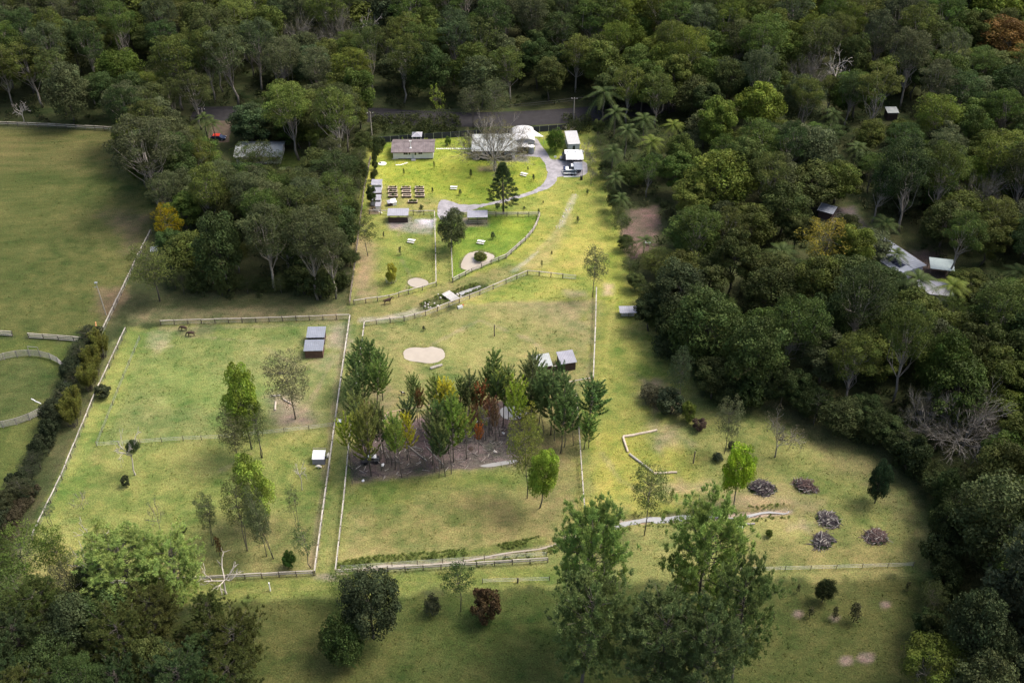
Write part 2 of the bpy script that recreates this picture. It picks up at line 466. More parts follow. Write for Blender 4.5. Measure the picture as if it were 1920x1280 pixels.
PROP_UP = [(688, 262), (893, 250), (1056, 240), (1108, 236), (1135, 330), (1160, 440), (1186, 545), (1150, 560), (652, 575), (672, 400)]
LAYERS = [
    # (picture polygon, colour, softness m, wobble m, amount)
    ([(-400, 236), (232, 246), (285, 330), (300, 400), (285, 440), (232, 545), (192, 630), (175, 632), (-400, 618)], (.070, .081, .024), 1.2, 2, 1),  # big pasture: darkening outside the boundary is put into the grass colour
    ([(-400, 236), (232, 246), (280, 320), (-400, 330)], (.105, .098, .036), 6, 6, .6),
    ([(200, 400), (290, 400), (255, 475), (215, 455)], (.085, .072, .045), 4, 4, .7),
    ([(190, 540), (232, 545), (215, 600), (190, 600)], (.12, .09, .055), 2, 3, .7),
    ([(-400, 622), (172, 640), (165, 660), (120, 760), (30, 930), (-40, 1000), (-400, 1000)], (.062, .082, .021), 1, 2, 1),  # neighbouring field, the same outer darkening put into its colour
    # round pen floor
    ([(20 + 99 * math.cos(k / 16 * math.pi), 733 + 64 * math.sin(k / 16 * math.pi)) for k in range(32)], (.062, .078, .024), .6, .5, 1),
    # lower land below the boundary, darkening painted into the grass
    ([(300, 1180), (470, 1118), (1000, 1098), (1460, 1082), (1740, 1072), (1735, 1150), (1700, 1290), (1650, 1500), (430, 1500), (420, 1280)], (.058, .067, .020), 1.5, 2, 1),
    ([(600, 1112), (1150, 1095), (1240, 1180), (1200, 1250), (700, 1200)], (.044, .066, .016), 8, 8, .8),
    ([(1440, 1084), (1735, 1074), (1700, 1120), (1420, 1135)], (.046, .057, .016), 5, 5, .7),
    # left paddock and the lower part of the property
    ([(236, 610), (660, 596), (690, 605), (1120, 545), (1200, 560), (1330, 770), (1480, 800), (1660, 900), (1745, 985), (1745, 1078), (1000, 1098), (440, 1125), (160, 1128), (20, 1120), (60, 1010), (110, 905)], (.19, .205, .070), 1.0, 2, 1),
    ([(240, 620), (655, 605), (625, 795), (420, 825), (190, 835)], (.165, .205, .065), 2, 3, 1),
    ([(200, 800), (380, 690), (560, 640), (640, 700), (620, 790), (400, 815)], (.175, .195, .078), 7, 6, .7),
    ([(420, 690), (530, 720), (500, 790), (330, 760), (300, 690)], (.15, .215, .055), 6, 6, .7),
    ([(190, 840), (420, 828), (625, 805), (590, 1000), (520, 1040), (100, 1040), (150, 900)], (.185, .215, .062), 3, 4, 1),
    ([(400, 980), (600, 960), (595, 1060), (400, 1060)], (.15, .145, .062), 6, 6, .7),
    ([(300, 575), (655, 568), (660, 598), (300, 608), (236, 612), (245, 590)], (.155, .145, .075), 1.5, 2, 1),
    ([(236, 608), (275, 625), (190, 835), (150, 900), (95, 1040), (50, 1040), (110, 905)], (.19, .235, .062), 2, 2, .8),
    # middle paddock
    ([(690, 612), (800, 594), (880, 562), (990, 517), (1080, 525), (1117, 550), (1110, 715), (1090, 960), (1020, 1020), (640, 1050), (655, 830)], (.215, .212, .085), 1, 2, 1),
    ([(1040, 540), (1115, 560), (1110, 640), (1030, 600), (930, 560)], (.235, .205, .105), 5, 5, .7),
    ([(720, 610), (900, 560), (1000, 600), (1080, 680), (900, 740), (700, 700)], (.205, .215, .075), 8, 6, .7),
    ([(800, 620), (930, 600), (960, 640), (840, 700)], (.175, .215, .062), 5, 6, .5),
    ([(650, 1045), (1030, 1015), (1060, 950), (850, 900), (660, 910)], (.19, .185, .068), 4, 4, .9),
    ([(655, 905), (975, 872), (1085, 870), (1090, 930), (900, 915), (660, 945)], (.135, .175, .042), 4, 4, .85),
    ([(980, 830), (1085, 760), (1090, 960), (1010, 980)], (.15, .14, .065), 4, 4, .6),
    # right lane and right paddock
    ([(1120, 550), (1185, 555), (1240, 640), (1290, 740), (1260, 790), (1300, 900), (1250, 960), (1100, 960), (1094, 800), (1114, 720)], (.215, .235, .060), 3, 4, 1),
    ([(1100, 820), (1250, 800), (1330, 860), (1330, 950), (1100, 960)], (.235, .25, .052), 6, 6, .8),
    ([(1290, 760), (1480, 800), (1660, 900), (1740, 985), (1740, 1040), (1500, 970), (1400, 960), (1320, 880)], (.115, .135, .040), 8, 8, .9),  # shade of the tall forest edge painted into the grass
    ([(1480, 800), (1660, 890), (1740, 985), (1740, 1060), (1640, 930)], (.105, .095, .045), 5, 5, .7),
    ([(1400, 1000), (1700, 1010), (1730, 1060), (1380, 1075)], (.165, .16, .06), 6, 6, .8),
    ([(1380, 925), (1470, 920), (1530, 950), (1420, 965), (1310, 955)], (.20, .165, .09), 4, 4, .8),
    ([(1220, 800), (1280, 805), (1300, 830), (1240, 835)], (.22, .185, .115), 3, 3, .8),
    ([(1240, 905), (1330, 905), (1330, 925), (1250, 925)], (.24, .20, .115), 3, 3, .7),
    ([(1480, 980), (1520, 982), (1515, 996), (1480, 994)], (.25, .21, .14), 1.5, 1.5, .8),
    # strip along the bottom boundary
    ([(160, 1105), (590, 1082), (1030, 1062), (1100, 1075), (1000, 1098), (440, 1125), (160, 1130)], (.14, .175, .046), 1, 1, 1),
    ([(640, 1058), (1020, 1030), (1030, 1052), (640, 1076)], (.16, .185, .075), 1, 1, .8),
    # upper block
    (PROP_UP, (.235, .265, .062), 1, 1, 1),
    ([(700, 300), (900, 292), (1015, 300), (1025, 330), (1000, 360), (930, 378), (830, 372), (700, 345)], (.245, .295, .042), 4, 4, 1),
    ([(700, 268), (890, 256), (890, 290), (720, 300)], (.215, .28, .040), 2, 3, .9),
    ([(1010, 262), (1040, 262), (1062, 290), (1040, 296), (1015, 280)], (.16, .24, .035), 1, 1, .9),
    ([(700, 350), (830, 375), (812, 400), (700, 400)], (.255, .245, .088), 3, 4, .8),
    ([(870, 315), (930, 320), (925, 385), (895, 385), (875, 350)], (.165, .245, .030), 4, 4, .6),  # the bunya's soft shadow, painted as darker grass
    ([(1050, 340), (1120, 340), (1150, 430), (1175, 540), (1020, 515), (960, 480), (1020, 400)], (.265, .275, .062), 4, 4, .8),
    ([(1130, 440), (1165, 450), (1190, 545), (1165, 600), (1135, 560)], (.215, .265, .045), 3, 3, .8),
    ([(820, 405), (1012, 405), (999, 437), (968, 468), (949, 486), (848, 528), (846, 470)], (.150, .225, .034), .7, 1, 1),
    ([(930, 410), (1008, 410), (990, 440), (940, 450)], (.20, .265, .034), 3, 3, .7),
    ([(672, 405), (814, 405), (817, 535), (730, 560), (656, 568)], (.20, .225, .060), 1, 1.5, 1),
    ([(672, 450), (700, 455), (700, 560), (656, 566)], (.215, .165, .10), 3, 3, .8),
    ([(720, 440), (800, 440), (800, 500), (730, 510)], (.185, .235, .050), 5, 5, .6),
    ([(819, 410), (846, 412), (848, 530), (819, 545)], (.19, .215, .060), .7, 1, 1),
    ([(655, 572), (818, 540), (850, 532), (950, 490), (985, 500), (985, 517), (880, 560), (800, 592), (690, 606), (655, 600)], (.20, .195, .075), 1.5, 2, 1),
    ([(760, 578), (880, 550), (960, 505), (1010, 470), (1060, 400), (1085, 400), (1030, 490), (900, 555), (790, 592)], (.245, .225, .088), 2, 2, .7),
    ([(860, 566), (985, 515), (1060, 490), (1130, 470), (1130, 480), (1000, 520), (890, 560), (800, 596)], (.28, .27, .075), 1.5, 1.5, .7),
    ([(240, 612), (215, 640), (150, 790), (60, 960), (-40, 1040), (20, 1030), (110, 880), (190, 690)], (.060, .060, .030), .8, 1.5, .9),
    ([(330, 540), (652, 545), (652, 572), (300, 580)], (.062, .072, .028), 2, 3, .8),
    # bare earth, gravel, mud, and the bare tree's painted shadow
    ([(652, 905), (760, 893), (860, 880), (972, 868), (985, 820), (1000, 765), (940, 748), (880, 765), (790, 782), (700, 812), (655, 838)], (.105, .085, .075), .6, 1.2, 1),
    ([(840, 870), (960, 860), (970, 800), (900, 790), (850, 820)], (.16, .14, .125), 3, 3, .6),
    ([(655, 900), (690, 895), (840, 878), (840, 886), (655, 908)], (.15, .115, .09), .5, .8, .7),
    ([(690, 720), (725, 725), (735, 765), (700, 775)], (.15, .12, .085), 2, 2, .6),
    ([(625, 615), (652, 610), (650, 660), (618, 650)], (.26, .22, .165), 2, 2, .8),
    ([(598, 660), (640, 665), (640, 690), (600, 690)], (.24, .22, .13), 2, 2, .5),
    ([(505, 742), (560, 738), (590, 775), (575, 795), (530, 795), (515, 770)], (.20, .165, .125), 2.5, 2, .75),
    ([(545, 778), (585, 775), (590, 792), (550, 796)], (.13, .105, .085), 1.5, 1.5, .8),
    ([(265, 620), (320, 618), (320, 650), (285, 665)], (.27, .25, .15), 1.5, 3, .6),
    ([(330, 618), (400, 614), (400, 628), (330, 630)], (.14, .12, .075), 1.5, 2, .6),
    ([(725, 408), (770, 408), (775, 425), (735, 430)], (.16, .15, .145), 1, 1, .9),
    ([(778, 412), (815, 411), (815, 428), (782, 427)], (.40, .40, .41), .5, .6, .95),
    ([(765, 415), (785, 415), (815, 428), (810, 440), (765, 435), (740, 430)], (.26, .24, .20), 1, 1, .8),
    ([(872, 410), (915, 410), (915, 425), (870, 424)], (.21, .165, .115), .8, .8, .9),
    ([(862, 408), (880, 406), (880, 420), (865, 420)], (.30, .26, .20), .8, .8, .8),
    ([(696, 380), (715, 380), (712, 402), (690, 402)], (.10, .07, .055), .6, .6, .9),
    ([(895, 312), (935, 312), (932, 322), (895, 322)], (.16, .125, .075), .8, .8, .8),  # brown patch by the bare tree, its cast shadow painted in
    ([(885, 295), (960, 297), (990, 293), (988, 302), (940, 303), (885, 300)], (.15, .145, .14), .6, .8, .8),
    ([(1130, 530), (1150, 532), (1148, 552), (1132, 552)], (.33, .27, .17), 1, 1.2, .8),
    ([(1060, 545), (1100, 545), (1100, 556), (1070, 556)], (.30, .25, .17), 1, 1.2, .5),
    ([(1180, 395), (1235, 385), (1243, 430), (1215, 475), (1180, 490), (1170, 440)], (.125, .092, .072), 1, 1.5, 1),
    ([(1195, 700), (1240, 715), (1300, 765), (1290, 780), (1230, 770), (1195, 740)], (.19, .15, .10), 1.5, 2, .8),
    ([(1670, 470), (1760, 470), (1800, 560), (1740, 560), (1680, 500)], (.075, .06, .05), 2, 2, .9),
    ([(1525, 392), (1600, 388), (1640, 440), (1560, 420)], (.09, .08, .075), 1.5, 1.5, .9),
    ([(520, 288), (565, 286), (575, 318), (520, 322)], (.12, .16, .035), 1.5, 1.5, .9),
    ([(588, 1075), (632, 1072), (632, 1086), (590, 1086)], (.19, .165, .13), .6, .8, .8),
]
for (x, y, r) in [(1660, 1133, 11), (1585, 1237, 12), (1625, 1232, 14), (1495, 1150, 7), (1565, 1158, 7)]:
    LAYERS.append(([(x + r * math.cos(k / 5 * math.pi), y + .6 * r * math.sin(k / 5 * math.pi)) for k in range(10)], (.17, .13, .11), .4, .5, .8))
# worn lines: (points, half width m, colour, amount)
STROKES = [
    ([(1077, 366), (1072, 381), (1062, 400), (1051, 424)], (.55), (.38, .36, .32), .35),
    ([(1051, 424), (1030, 450), (1010, 466), (1008, 475)], .4, (.34, .31, .20), .15),
    ([(1008, 472), (985, 492), (962, 508)], .45, (.38, .36, .31), .4),
    ([(680, 600), (720, 598), (765, 589), (800, 575)], .9, (.34, .31, .26), .55),
    ([(792, 576), (824, 562), (860, 549), (902, 536)], 1.1, (.06, .075, .03), .9),
    ([(632, 1072), (700, 1060), (800, 1053), (880, 1046), (950, 1036), (1020, 1023), (1060, 1006), (1120, 989), (1165, 978)], .42, (.22, .18, .13), .8),
    ([(632, 1062), (700, 1049), (800, 1042), (880, 1035), (950, 1026), (1020, 1013)], .8, (.085, .115, .028), .85),
    ([(1165, 970), (1240, 964), (1340, 959), (1420, 954), (1480, 949)], .6, (.085, .095, .03), .8),
    ([(1165, 978), (1240, 972), (1340, 967), (1420, 962), (1480, 956)], .5, (.24, .20, .16), .9),
    ([(1152, 560), (1142, 620), (1132, 720), (1118, 860)], .5, (.27, .26, .075), .45),
    ([(1170, 570), (1163, 630), (1155, 720)], .5, (.17, .20, .045), .4),
    ([(664, 606), (640, 760), (618, 920), (600, 1070)], .45, (.13, .165, .045), .5),
    ([(672, 606), (655, 740), (640, 900)], .45, (.24, .225, .09), .35),
    ([(650, 610), (636, 700), (612, 880), (585, 1060)], .5, (.20, .165, .10), .5),
    ([(300, 618), (480, 612), (640, 606)], .5, (.20, .17, .10), .45),
    ([(620, 665), (560, 690), (480, 640), (350, 630)], .35, (.22, .19, .11), .4),
    ([(620, 680), (590, 740), (555, 790), (470, 850), (420, 880)], .35, (.21, .18, .105), .4),
    ([(1060, 700), (1000, 640), (900, 600), (820, 640), (800, 655)], .35, (.23, .20, .12), .45),
    ([(1105, 715), (1112, 640), (1112, 560)], .4, (.22, .19, .11), .4),
    ([(750, 425), (745, 470), (770, 520), (760, 545)], .35, (.22, .18, .11), .45),
    ([(660, 960), (760, 945), (900, 950), (1040, 925), (1085, 900)], .4, (.16, .14, .06), .4),
    ([(1130, 850), (1160, 900), (1250, 940), (1330, 945), (1450, 930)], .35, (.22, .19, .11), .35),
    ([(0, 1100), (60, 1000), (130, 860), (215, 640)], .5, (.17, .20, .075), .4),
    ([(160, 1118), (440, 1108), (1000, 1085)], .4, (.20, .19, .07), .35),
]
def tone_down(c):
    if sum(c) > .30 and c[1] >= c[0] * .92 and c[2] < c[1] * .6:
        m_ = sum(c) / 3
        c = tuple((x + (m_ - x) * .03) * .86 for x in c)
        c = (c[0] * 1.0, c[1] * .99, c[2] * .92)
    return c
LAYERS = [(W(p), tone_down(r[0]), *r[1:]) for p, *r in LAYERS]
STROKES = [(W(p), *r) for p, *r in STROKES]
SHORE = []
PROPERTY = W([(695, 255), (1105, 230), (1185, 545), (1915, 1068), (5, 1140), (215, 600), (655, 570)])

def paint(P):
    """grass, soil, gravel and painted shade colour at ground points (N,2)"""
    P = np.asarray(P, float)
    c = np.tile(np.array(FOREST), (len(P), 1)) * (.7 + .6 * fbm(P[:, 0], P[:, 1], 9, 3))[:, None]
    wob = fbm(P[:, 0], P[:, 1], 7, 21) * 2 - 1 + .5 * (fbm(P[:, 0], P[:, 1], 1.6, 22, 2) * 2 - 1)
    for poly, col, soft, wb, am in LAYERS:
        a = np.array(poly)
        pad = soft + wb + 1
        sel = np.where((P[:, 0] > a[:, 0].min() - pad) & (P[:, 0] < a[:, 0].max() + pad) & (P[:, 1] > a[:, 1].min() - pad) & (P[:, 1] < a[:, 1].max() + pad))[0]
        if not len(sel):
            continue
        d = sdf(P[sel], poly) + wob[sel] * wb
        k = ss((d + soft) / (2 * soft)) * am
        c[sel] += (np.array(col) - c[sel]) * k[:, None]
    for pts, hw, col, am in STROKES:
        a = np.array(pts)
        sel = np.where((P[:, 0] > a[:, 0].min() - 4) & (P[:, 0] < a[:, 0].max() + 4) & (P[:, 1] > a[:, 1].min() - 4) & (P[:, 1] < a[:, 1].max() + 4))[0]
        if not len(sel):
            continue
        d = segdist(P[sel], pts) + wob[sel] * .7
        k = ss(1.5 - d / (hw * 1.2)) * am * np.clip(.25 + 1.5 * fbm(P[sel, 0], P[sel, 1], 2.0, 88, 3), 0, 1)
        c[sel] += (np.array(col) - c[sel]) * k[:, None]
    # uneven sward: lush, dry and thin patches of every size
    n1 = fbm(P[:, 0], P[:, 1], 16, 31) - .5
    n2 = fbm(P[:, 0] + 40, P[:, 1], 4.5, 41) - .5
    n3 = fbm(P[:, 0] + .6 * P[:, 1], P[:, 1] * 2.2, 2.2, 51, 3) - .5
    n4 = fbm(P[:, 0], P[:, 1] * 1.3, 1.5, 61, 2) - .5
    t = (n1 * .8 + n2 * .9 + n3 * .6 + n4 * .55)[:, None]
    c = c * (1 + np.clip(t, -.5, .5) * np.array([1.0, .62, .9]))
    return np.clip(c, .008, 1)

# ponds and the creek are real hollows
PONDS = {
    'big': smooth_poly([(755, 664), (765, 653), (783, 651), (797, 653), (812, 649), (828, 655), (833, 664), (826, 674), (806, 679), (788, 676), (768, 674)]),
    'small': smooth_poly([(765, 527), (772, 521), (788, 521), (802, 527), (800, 535), (786, 538), (770, 535)]),
    'duck': smooth_poly([(863, 498), (872, 480), (886, 472), (905, 471), (922, 477), (925, 483), (910, 494), (893, 503), (875, 506)]),
}
PONDW = {k: W(v) for k, v in PONDS.items()}
ISLE = G(901, 482)
CREEK = W([(1150, 984), (1180, 975), (1240, 972), (1300, 970), (1340, 967), (1420, 962), (1480, 956)])
CREEK_LOW = W([(632, 1074), (700, 1060), (800, 1053), (880, 1046), (950, 1036), (1020, 1023), (1060, 1006), (1120, 989), (1150, 984)])
CREEK_UP = W([(792, 576), (812, 567), (840, 556), (862, 549), (885, 541), (902, 536)])

STROKES += [(list(q) + [q[0]], .30, (.085, .078, .042), .8) for q in PONDW.values()]

def relief(P):
    z = np.zeros(len(P))
    for k, poly in PONDW.items():
        d = sdf(P, poly) + .35 + (fbm(P[:, 0], P[:, 1], 1.5, 77, 3) - .5) * .9
        z -= .5 * ss((d + .5) / 1.6)
        z += .10 * ss((d + 1.6) / 1.1) * (d < -.5)
    z += .55 * ss(1.6 - np.linalg.norm(P - np.array([ISLE.x, ISLE.y]), axis=1) / 1.7) * 1.0
    for pts, hw, dp in ((CREEK, .9, .45), (CREEK_LOW, .9, .4), (CREEK_UP, 1.2, .5)):
        z -= dp * ss(1.5 - segdist(P, pts) / hw)
    return z

def axis(a, b, step, far_a, far_b):
    m = list(np.arange(a, b + 1e-6, step))
    s, x = step, a
    lo = []
    while x > far_a:
        s *= 1.35
        x -= s
        lo.append(x)
    s, x = step, b
    hi = []
    while x < far_b:
        s *= 1.35
        x += s
        hi.append(x)
    return np.array(lo[::-1] + m + hi)

gx, gy = axis(-112, 118, .55, -3000, 3000), axis(92, 345, .6, -2000, 5000)
X, Y = np.meshgrid(gx, gy)
P = np.stack([X.ravel(), Y.ravel()], 1)
nx, ny = len(gx), len(gy)
g = Geo()
Z = relief(P)
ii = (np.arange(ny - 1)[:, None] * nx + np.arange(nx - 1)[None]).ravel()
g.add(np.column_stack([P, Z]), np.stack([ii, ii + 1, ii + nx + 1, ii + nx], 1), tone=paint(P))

gm = bpy.data.materials.new('paddock_grass_and_soil')
gm.use_nodes = True
t = gm.node_tree
p = t.nodes['Principled BSDF']
p.inputs['Roughness'].default_value = .95
p.inputs['Specular IOR Level'].default_value = .12
at = t.nodes.new('ShaderNodeAttribute')
at.attribute_name = 'tone'
geo_ = t.nodes.new('ShaderNodeNewGeometry')
def nz(scale, detail, stretch=None):
    n = t.nodes.new('ShaderNodeTexNoise')
    n.inputs['Scale'].default_value = scale
    n.inputs['Detail'].default_value = detail
    n.inputs['Roughness'].default_value = .7
    if stretch:
        mp = t.nodes.new('ShaderNodeMapping')
        mp.inputs['Scale'].default_value = stretch
        mp.inputs['Rotation'].default_value = (0, 0, .4)
        t.links.new(geo_.outputs['Position'], mp.inputs['Vector'])
        t.links.new(mp.outputs[0], n.inputs['Vector'])
    else:
        t.links.new(geo_.outputs['Position'], n.inputs['Vector'])
    return n
def mrange(src, a, b, c, d):
    m = t.nodes.new('ShaderNodeMapRange')
    for k, v in zip(('From Min', 'From Max', 'To Min', 'To Max'), (a, b, c, d)):
        m.inputs[k].default_value = v
    t.links.new(src, m.inputs['Value'])
    return m.outputs[0]
def mul(a, b):
    m = t.nodes.new('ShaderNodeMath')
    m.operation = 'MULTIPLY'
    t.links.new(a, m.inputs[0])
    t.links.new(b, m.inputs[1])
    return m.outputs[0]
fine = nz(3.6, 8)
mid = nz(.75, 6, (1, 2.0, 1))
k = mul(mrange(fine.outputs['Fac'], .32, .68, .42, 1.58), mrange(mid.outputs['Fac'], .3, .7, .80, 1.2))
vm = t.nodes.new('ShaderNodeVectorMath')
vm.operation = 'SCALE'
t.links.new(at.outputs['Color'], vm.inputs[0])
t.links.new(k, vm.inputs['Scale'])
hs = t.nodes.new('ShaderNodeHueSaturation')
t.links.new(vm.outputs[0], hs.inputs['Color'])
t.links.new(mrange(nz(.33, 5).outputs['Fac'], .3, .7, .482, .515), hs.inputs['Hue'])
def tintmix(src, fac, rgb):
    m = t.nodes.new('ShaderNodeMix')
    m.data_type = 'RGBA'
    m.blend_type = 'MULTIPLY'
    t.links.new(fac, m.inputs[0])
    t.links.new(src, m.inputs[6])
    m.inputs[7].default_value = (*rgb, 1)
    return m.outputs[2]
dry = tintmix(hs.outputs[0], mrange(nz(1.15, 8).outputs['Fac'], .48, .66, 0, .65), (1.18, 1.0, 1.08))
lush = tintmix(dry, mrange(nz(1.9, 8, (1, 1.6, 1)).outputs['Fac'], .52, .70, 0, .8), (.58, .76, .55))
t.links.new(lush, p.inputs['Base Color'])
bp = t.nodes.new('ShaderNodeBump')
bp.inputs['Strength'].default_value = .55
bp.inputs['Distance'].default_value = .22
t.links.new(fine.outputs['Fac'], bp.inputs['Height'])
t.links.new(bp.outputs[0], p.inputs['Normal'])
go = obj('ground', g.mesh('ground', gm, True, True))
go['kind'] = 'structure'

# water sheets lie inside the hollows
def fan(poly, z, grow=1.0):
    c = np.mean(np.array(poly), 0)
    v = [(c[0] + (p[0] - c[0]) * grow, c[1] + (p[1] - c[1]) * grow, z) for p in poly]
    return Geo().add(v, [list(range(len(v)))])
for k in PONDW:
    q = PONDW[k]
    q = q if np.cross(np.array(q[1][:2]) - np.array(q[0][:2]), np.array(q[2][:2]) - np.array(q[1][:2])) > 0 else q[::-1]
    setting('pond', fan(q, -.13, 1.12), MAT['mud_water'])
def ribbon(pts, hw, z, wob=.25, seed=5, mea=0.0):
    pts = [np.array(p[:2]) for p in smooth_poly([p[:2] for p in pts], False, 2)]
    v, f = [], []
    pts = [p + (0 if i in (0, len(pts) - 1) else 1) * mea * np.array([0, fbm(p[0:1], p[1:2], 5, seed + 50, 2)[0] - .5]) for i, p in enumerate(pts)]
    for i, p in enumerate(pts):
        d = pts[min(i + 1, len(pts) - 1)] - pts[max(i - 1, 0)]
        n = np.array([-d[1], d[0]]) / (np.linalg.norm(d) + 1e-9)
        h = hw * (1 + wob * (fbm(p[0:1], p[1:2], 3, seed)[0] * 2 - 1) * 2)
        v += [(*(p - n * h), z), (*(p + n * h), z)]
        if i:
            f.append([2 * i - 2, 2 * i, 2 * i + 1, 2 * i - 1])
    return Geo().add(v, f)
setting('creek', ribbon(CREEK[:4] , .62, -.24, .55, 5, 2.2), MAT['creek_water'])
setting('creek', ribbon(CREEK[3:], .24, -.24, .7, 6, 2.4), MAT['creek_water'])
setting('creek', ribbon(CREEK_LOW[1:], .15, -.26, .6, 7, 1.2), MAT['mud_water'])
setting('creek', ribbon(CREEK_UP[3:], .6, -.30, .3, 8), MAT['creek_water'])
setting('puddle', fan(W(smooth_poly([(895, 873), (920, 868), (945, 864), (968, 861), (972, 866), (945, 871), (915, 876)])), .012), MAT['creek_water'])

# driveway, parking apron and the road behind
def c1(u, v):
    return (640 + u / 3.4286, 200 + v / 3.4286)
DRIVE = [c1(*q) for q in [(625, 600), (672, 597), (712, 614), (772, 630), (870, 632), (960, 614), (1040, 597), (1130, 572), (1220, 547), (1290, 505), (1320, 470), (1328, 430), (1312, 372), (1285, 325), (1230, 320), (1150, 326), (1140, 312), (1190, 306), (1245, 300), (1242, 240), (1236, 205), (1262, 208), (1288, 250), (1335, 318), (1342, 340), (1420, 342), (1570, 340), (1590, 400), (1572, 447), (1480, 446), (1386, 448), (1385, 482), (1350, 518), (1240, 560), (1150, 590), (1020, 620), (900, 646), (830, 666), (760, 695), (700, 726), (612, 724)]]
setting('driveway', Geo().add([(q.x + .5 * (fbm(np.array([q.x]), np.array([q.y]), 1.4, 5, 3)[0] - .5), q.y + .9 * (fbm(np.array([q.x]), np.array([q.y]), 1.4, 15, 3)[0] - .5), .02) for q in (G(*p) for p in smooth_poly(DRIVE, True, 4))], [list(range(len(DRIVE) * 16))][::1]), MAT['gravel'])
rd = [G(360, 214), G(620, 210), G(840, 226), G(1000, 222), G(1130, 212), G(1320, 190)]
setting('road', ribbon([tuple(q) for q in rd], 4.6, .024, 0), MAT['asphalt'])
setting('dirt_road', ribbon([tuple(G(*q)) for q in ((420, 208), (414, 240), (408, 268))], 3.2, .02, .1), MAT['dirt'])

# ================================================================== TREE AND PLANT BUILDERS
def unit(n, up=0.0):
    d = rng.normal(size=(n, 3))
    d[:, 2] += up
    return d / (np.linalg.norm(d, axis=1, keepdims=True) + 1e-9)

def leaves(g, pts, nor, length, width, tone=None, fold=.12):
    """leaf-sized folded diamonds"""
    n = len(pts)
    r = unit(n)
    t = np.cross(nor, r)
    t /= np.linalg.norm(t, axis=1, keepdims=True) + 1e-9
    b = np.cross(nor, t)
    L = (length * rng.uniform(.7, 1.25, n))[:, None]
    Wd = (width * rng.uniform(.7, 1.25, n))[:, None]
    dn = nor * L * fold
    v = np.stack([pts - t * L * .5 - dn, pts + b * Wd * .5, pts + t * L * .5 - dn, pts - b * Wd * .5], 1).reshape(-1, 3)
    q = np.arange(n)[:, None] * 4 + np.arange(4)[None]
    g.add(v, q, tone=None if tone is None else np.repeat(np.asarray(tone).reshape(n, -1) * np.ones((1, 3)), 4, 0))

def clump(g, c, r, n, L, Wd, flat=.75, up=.55, tone=1.0, jit=.55):
    d = unit(n, up)
    rad = r * (1 - .55 * rng.random(n) ** 2.2)
    pts = np.asarray(c) + d * rad[:, None] * np.array([1, 1, flat])
    nor = d + rng.normal(size=(n, 3)) * jit
    nor /= np.linalg.norm(nor, axis=1, keepdims=True)
    leaves(g, pts, nor, L, Wd, tone * rng.uniform(.8, 1.2, n))

def blades(g, pts, dirs, n, L, Wd, spread=.8, tone=1.0):
    """a tuft of n thin needle blades at every point"""
    m = len(pts)
    P_ = np.repeat(pts, n, 0)
    D = np.repeat(dirs, n, 0) + rng.normal(size=(m * n, 3)) * spread
    D /= np.linalg.norm(D, axis=1, keepdims=True) + 1e-9
    s = np.cross(D, unit(m * n))
    s /= np.linalg.norm(s, axis=1, keepdims=True) + 1e-9
    l = (L * rng.uniform(.7, 1.2, m * n))[:, None]
    v = np.stack([P_ - s * Wd * .5, P_ + s * Wd * .5, P_ + D * l], 1).reshape(-1, 3)
    f = np.arange(m * n)[:, None] * 3 + np.arange(3)[None]
    tn = np.repeat(np.repeat(tone * rng.uniform(.75, 1.25, m), n), 3)[:, None] * np.ones((1, 3))
    g.add(v, f, tone=tn)

def bend(a, b, k=4, sag=0.0, wob=.04):
    a, b = np.asarray(a, float), np.asarray(b, float)
    t = np.linspace(0, 1, k)[:, None]
    L = np.linalg.norm(b - a)
    p = a + (b - a) * t
    p[:, 2] += sag * L * (4 * t * (1 - t))[:, 0]
    p[1:-1] += rng.normal(size=(k - 2, 3)) * wob * L
    return p

def envelope(n, cz, rx, rz, zmin=-.5, fill=.55, seed_pts=None):
    """clump centres spread through a crown, well apart from each other"""
    out = []
    tries = 0
    md = 1.55 * (rx * rx * rz / n) ** (1 / 3)
    lump = unit(5)
    while len(out) < n and tries < 6000:
        tries += 1
        d = unit(1)[0]
        if d[2] < zmin:
            continue
        s = fill + (1 - fill) * random.random() ** .5
        s *= .74 + .36 * max(0, (lump @ d).max())
        c = np.array([d[0] * rx * s, d[1] * rx * s, cz + d[2] * rz * s])
        if all(np.linalg.norm(c - o) > md * .8 for o in out):
            out.append(c)
        elif tries % 400 == 0:
            md *= .92
    return out

def mk_gum(H, Wd, n=34, per=190, base=.42, L=.5, lw=.21, trunk_r=.3, bare=.5):
    g, t = Geo(), Geo()
    rx, rz = Wd / 2 * .84, H * (1 - base) / 2 * .9
    cz = H - rz * 1.08
    lean = np.array([random.uniform(-.8, .8), random.uniform(-.8, .8), 0]) * H / 24
    top = np.array([lean[0], lean[1], H * .62])
    tp = bend((0, 0, -.2), top, 6, 0, .015)
    t.tube(tp, np.linspace(trunk_r, trunk_r * .45, 6), 7)
    cs = envelope(n, cz, rx, rz, -.75, .5)
    for c in cs:
        c[:2] += lean[:2]
        k = random.uniform(.5, .98)
        a = tp[min(5, int(k * 5))] * 1.0
        t.tube(bend(a, c, 4, -.06, .05), np.linspace(trunk_r * .28, .03, 4), 4, caps=False)
        r = Wd * random.uniform(.115, .175)
        clump(g, c, r, int(per * random.uniform(.7, 1.2)), L, lw, .72, .6, random.uniform(.62, 1.36))
    return t, g

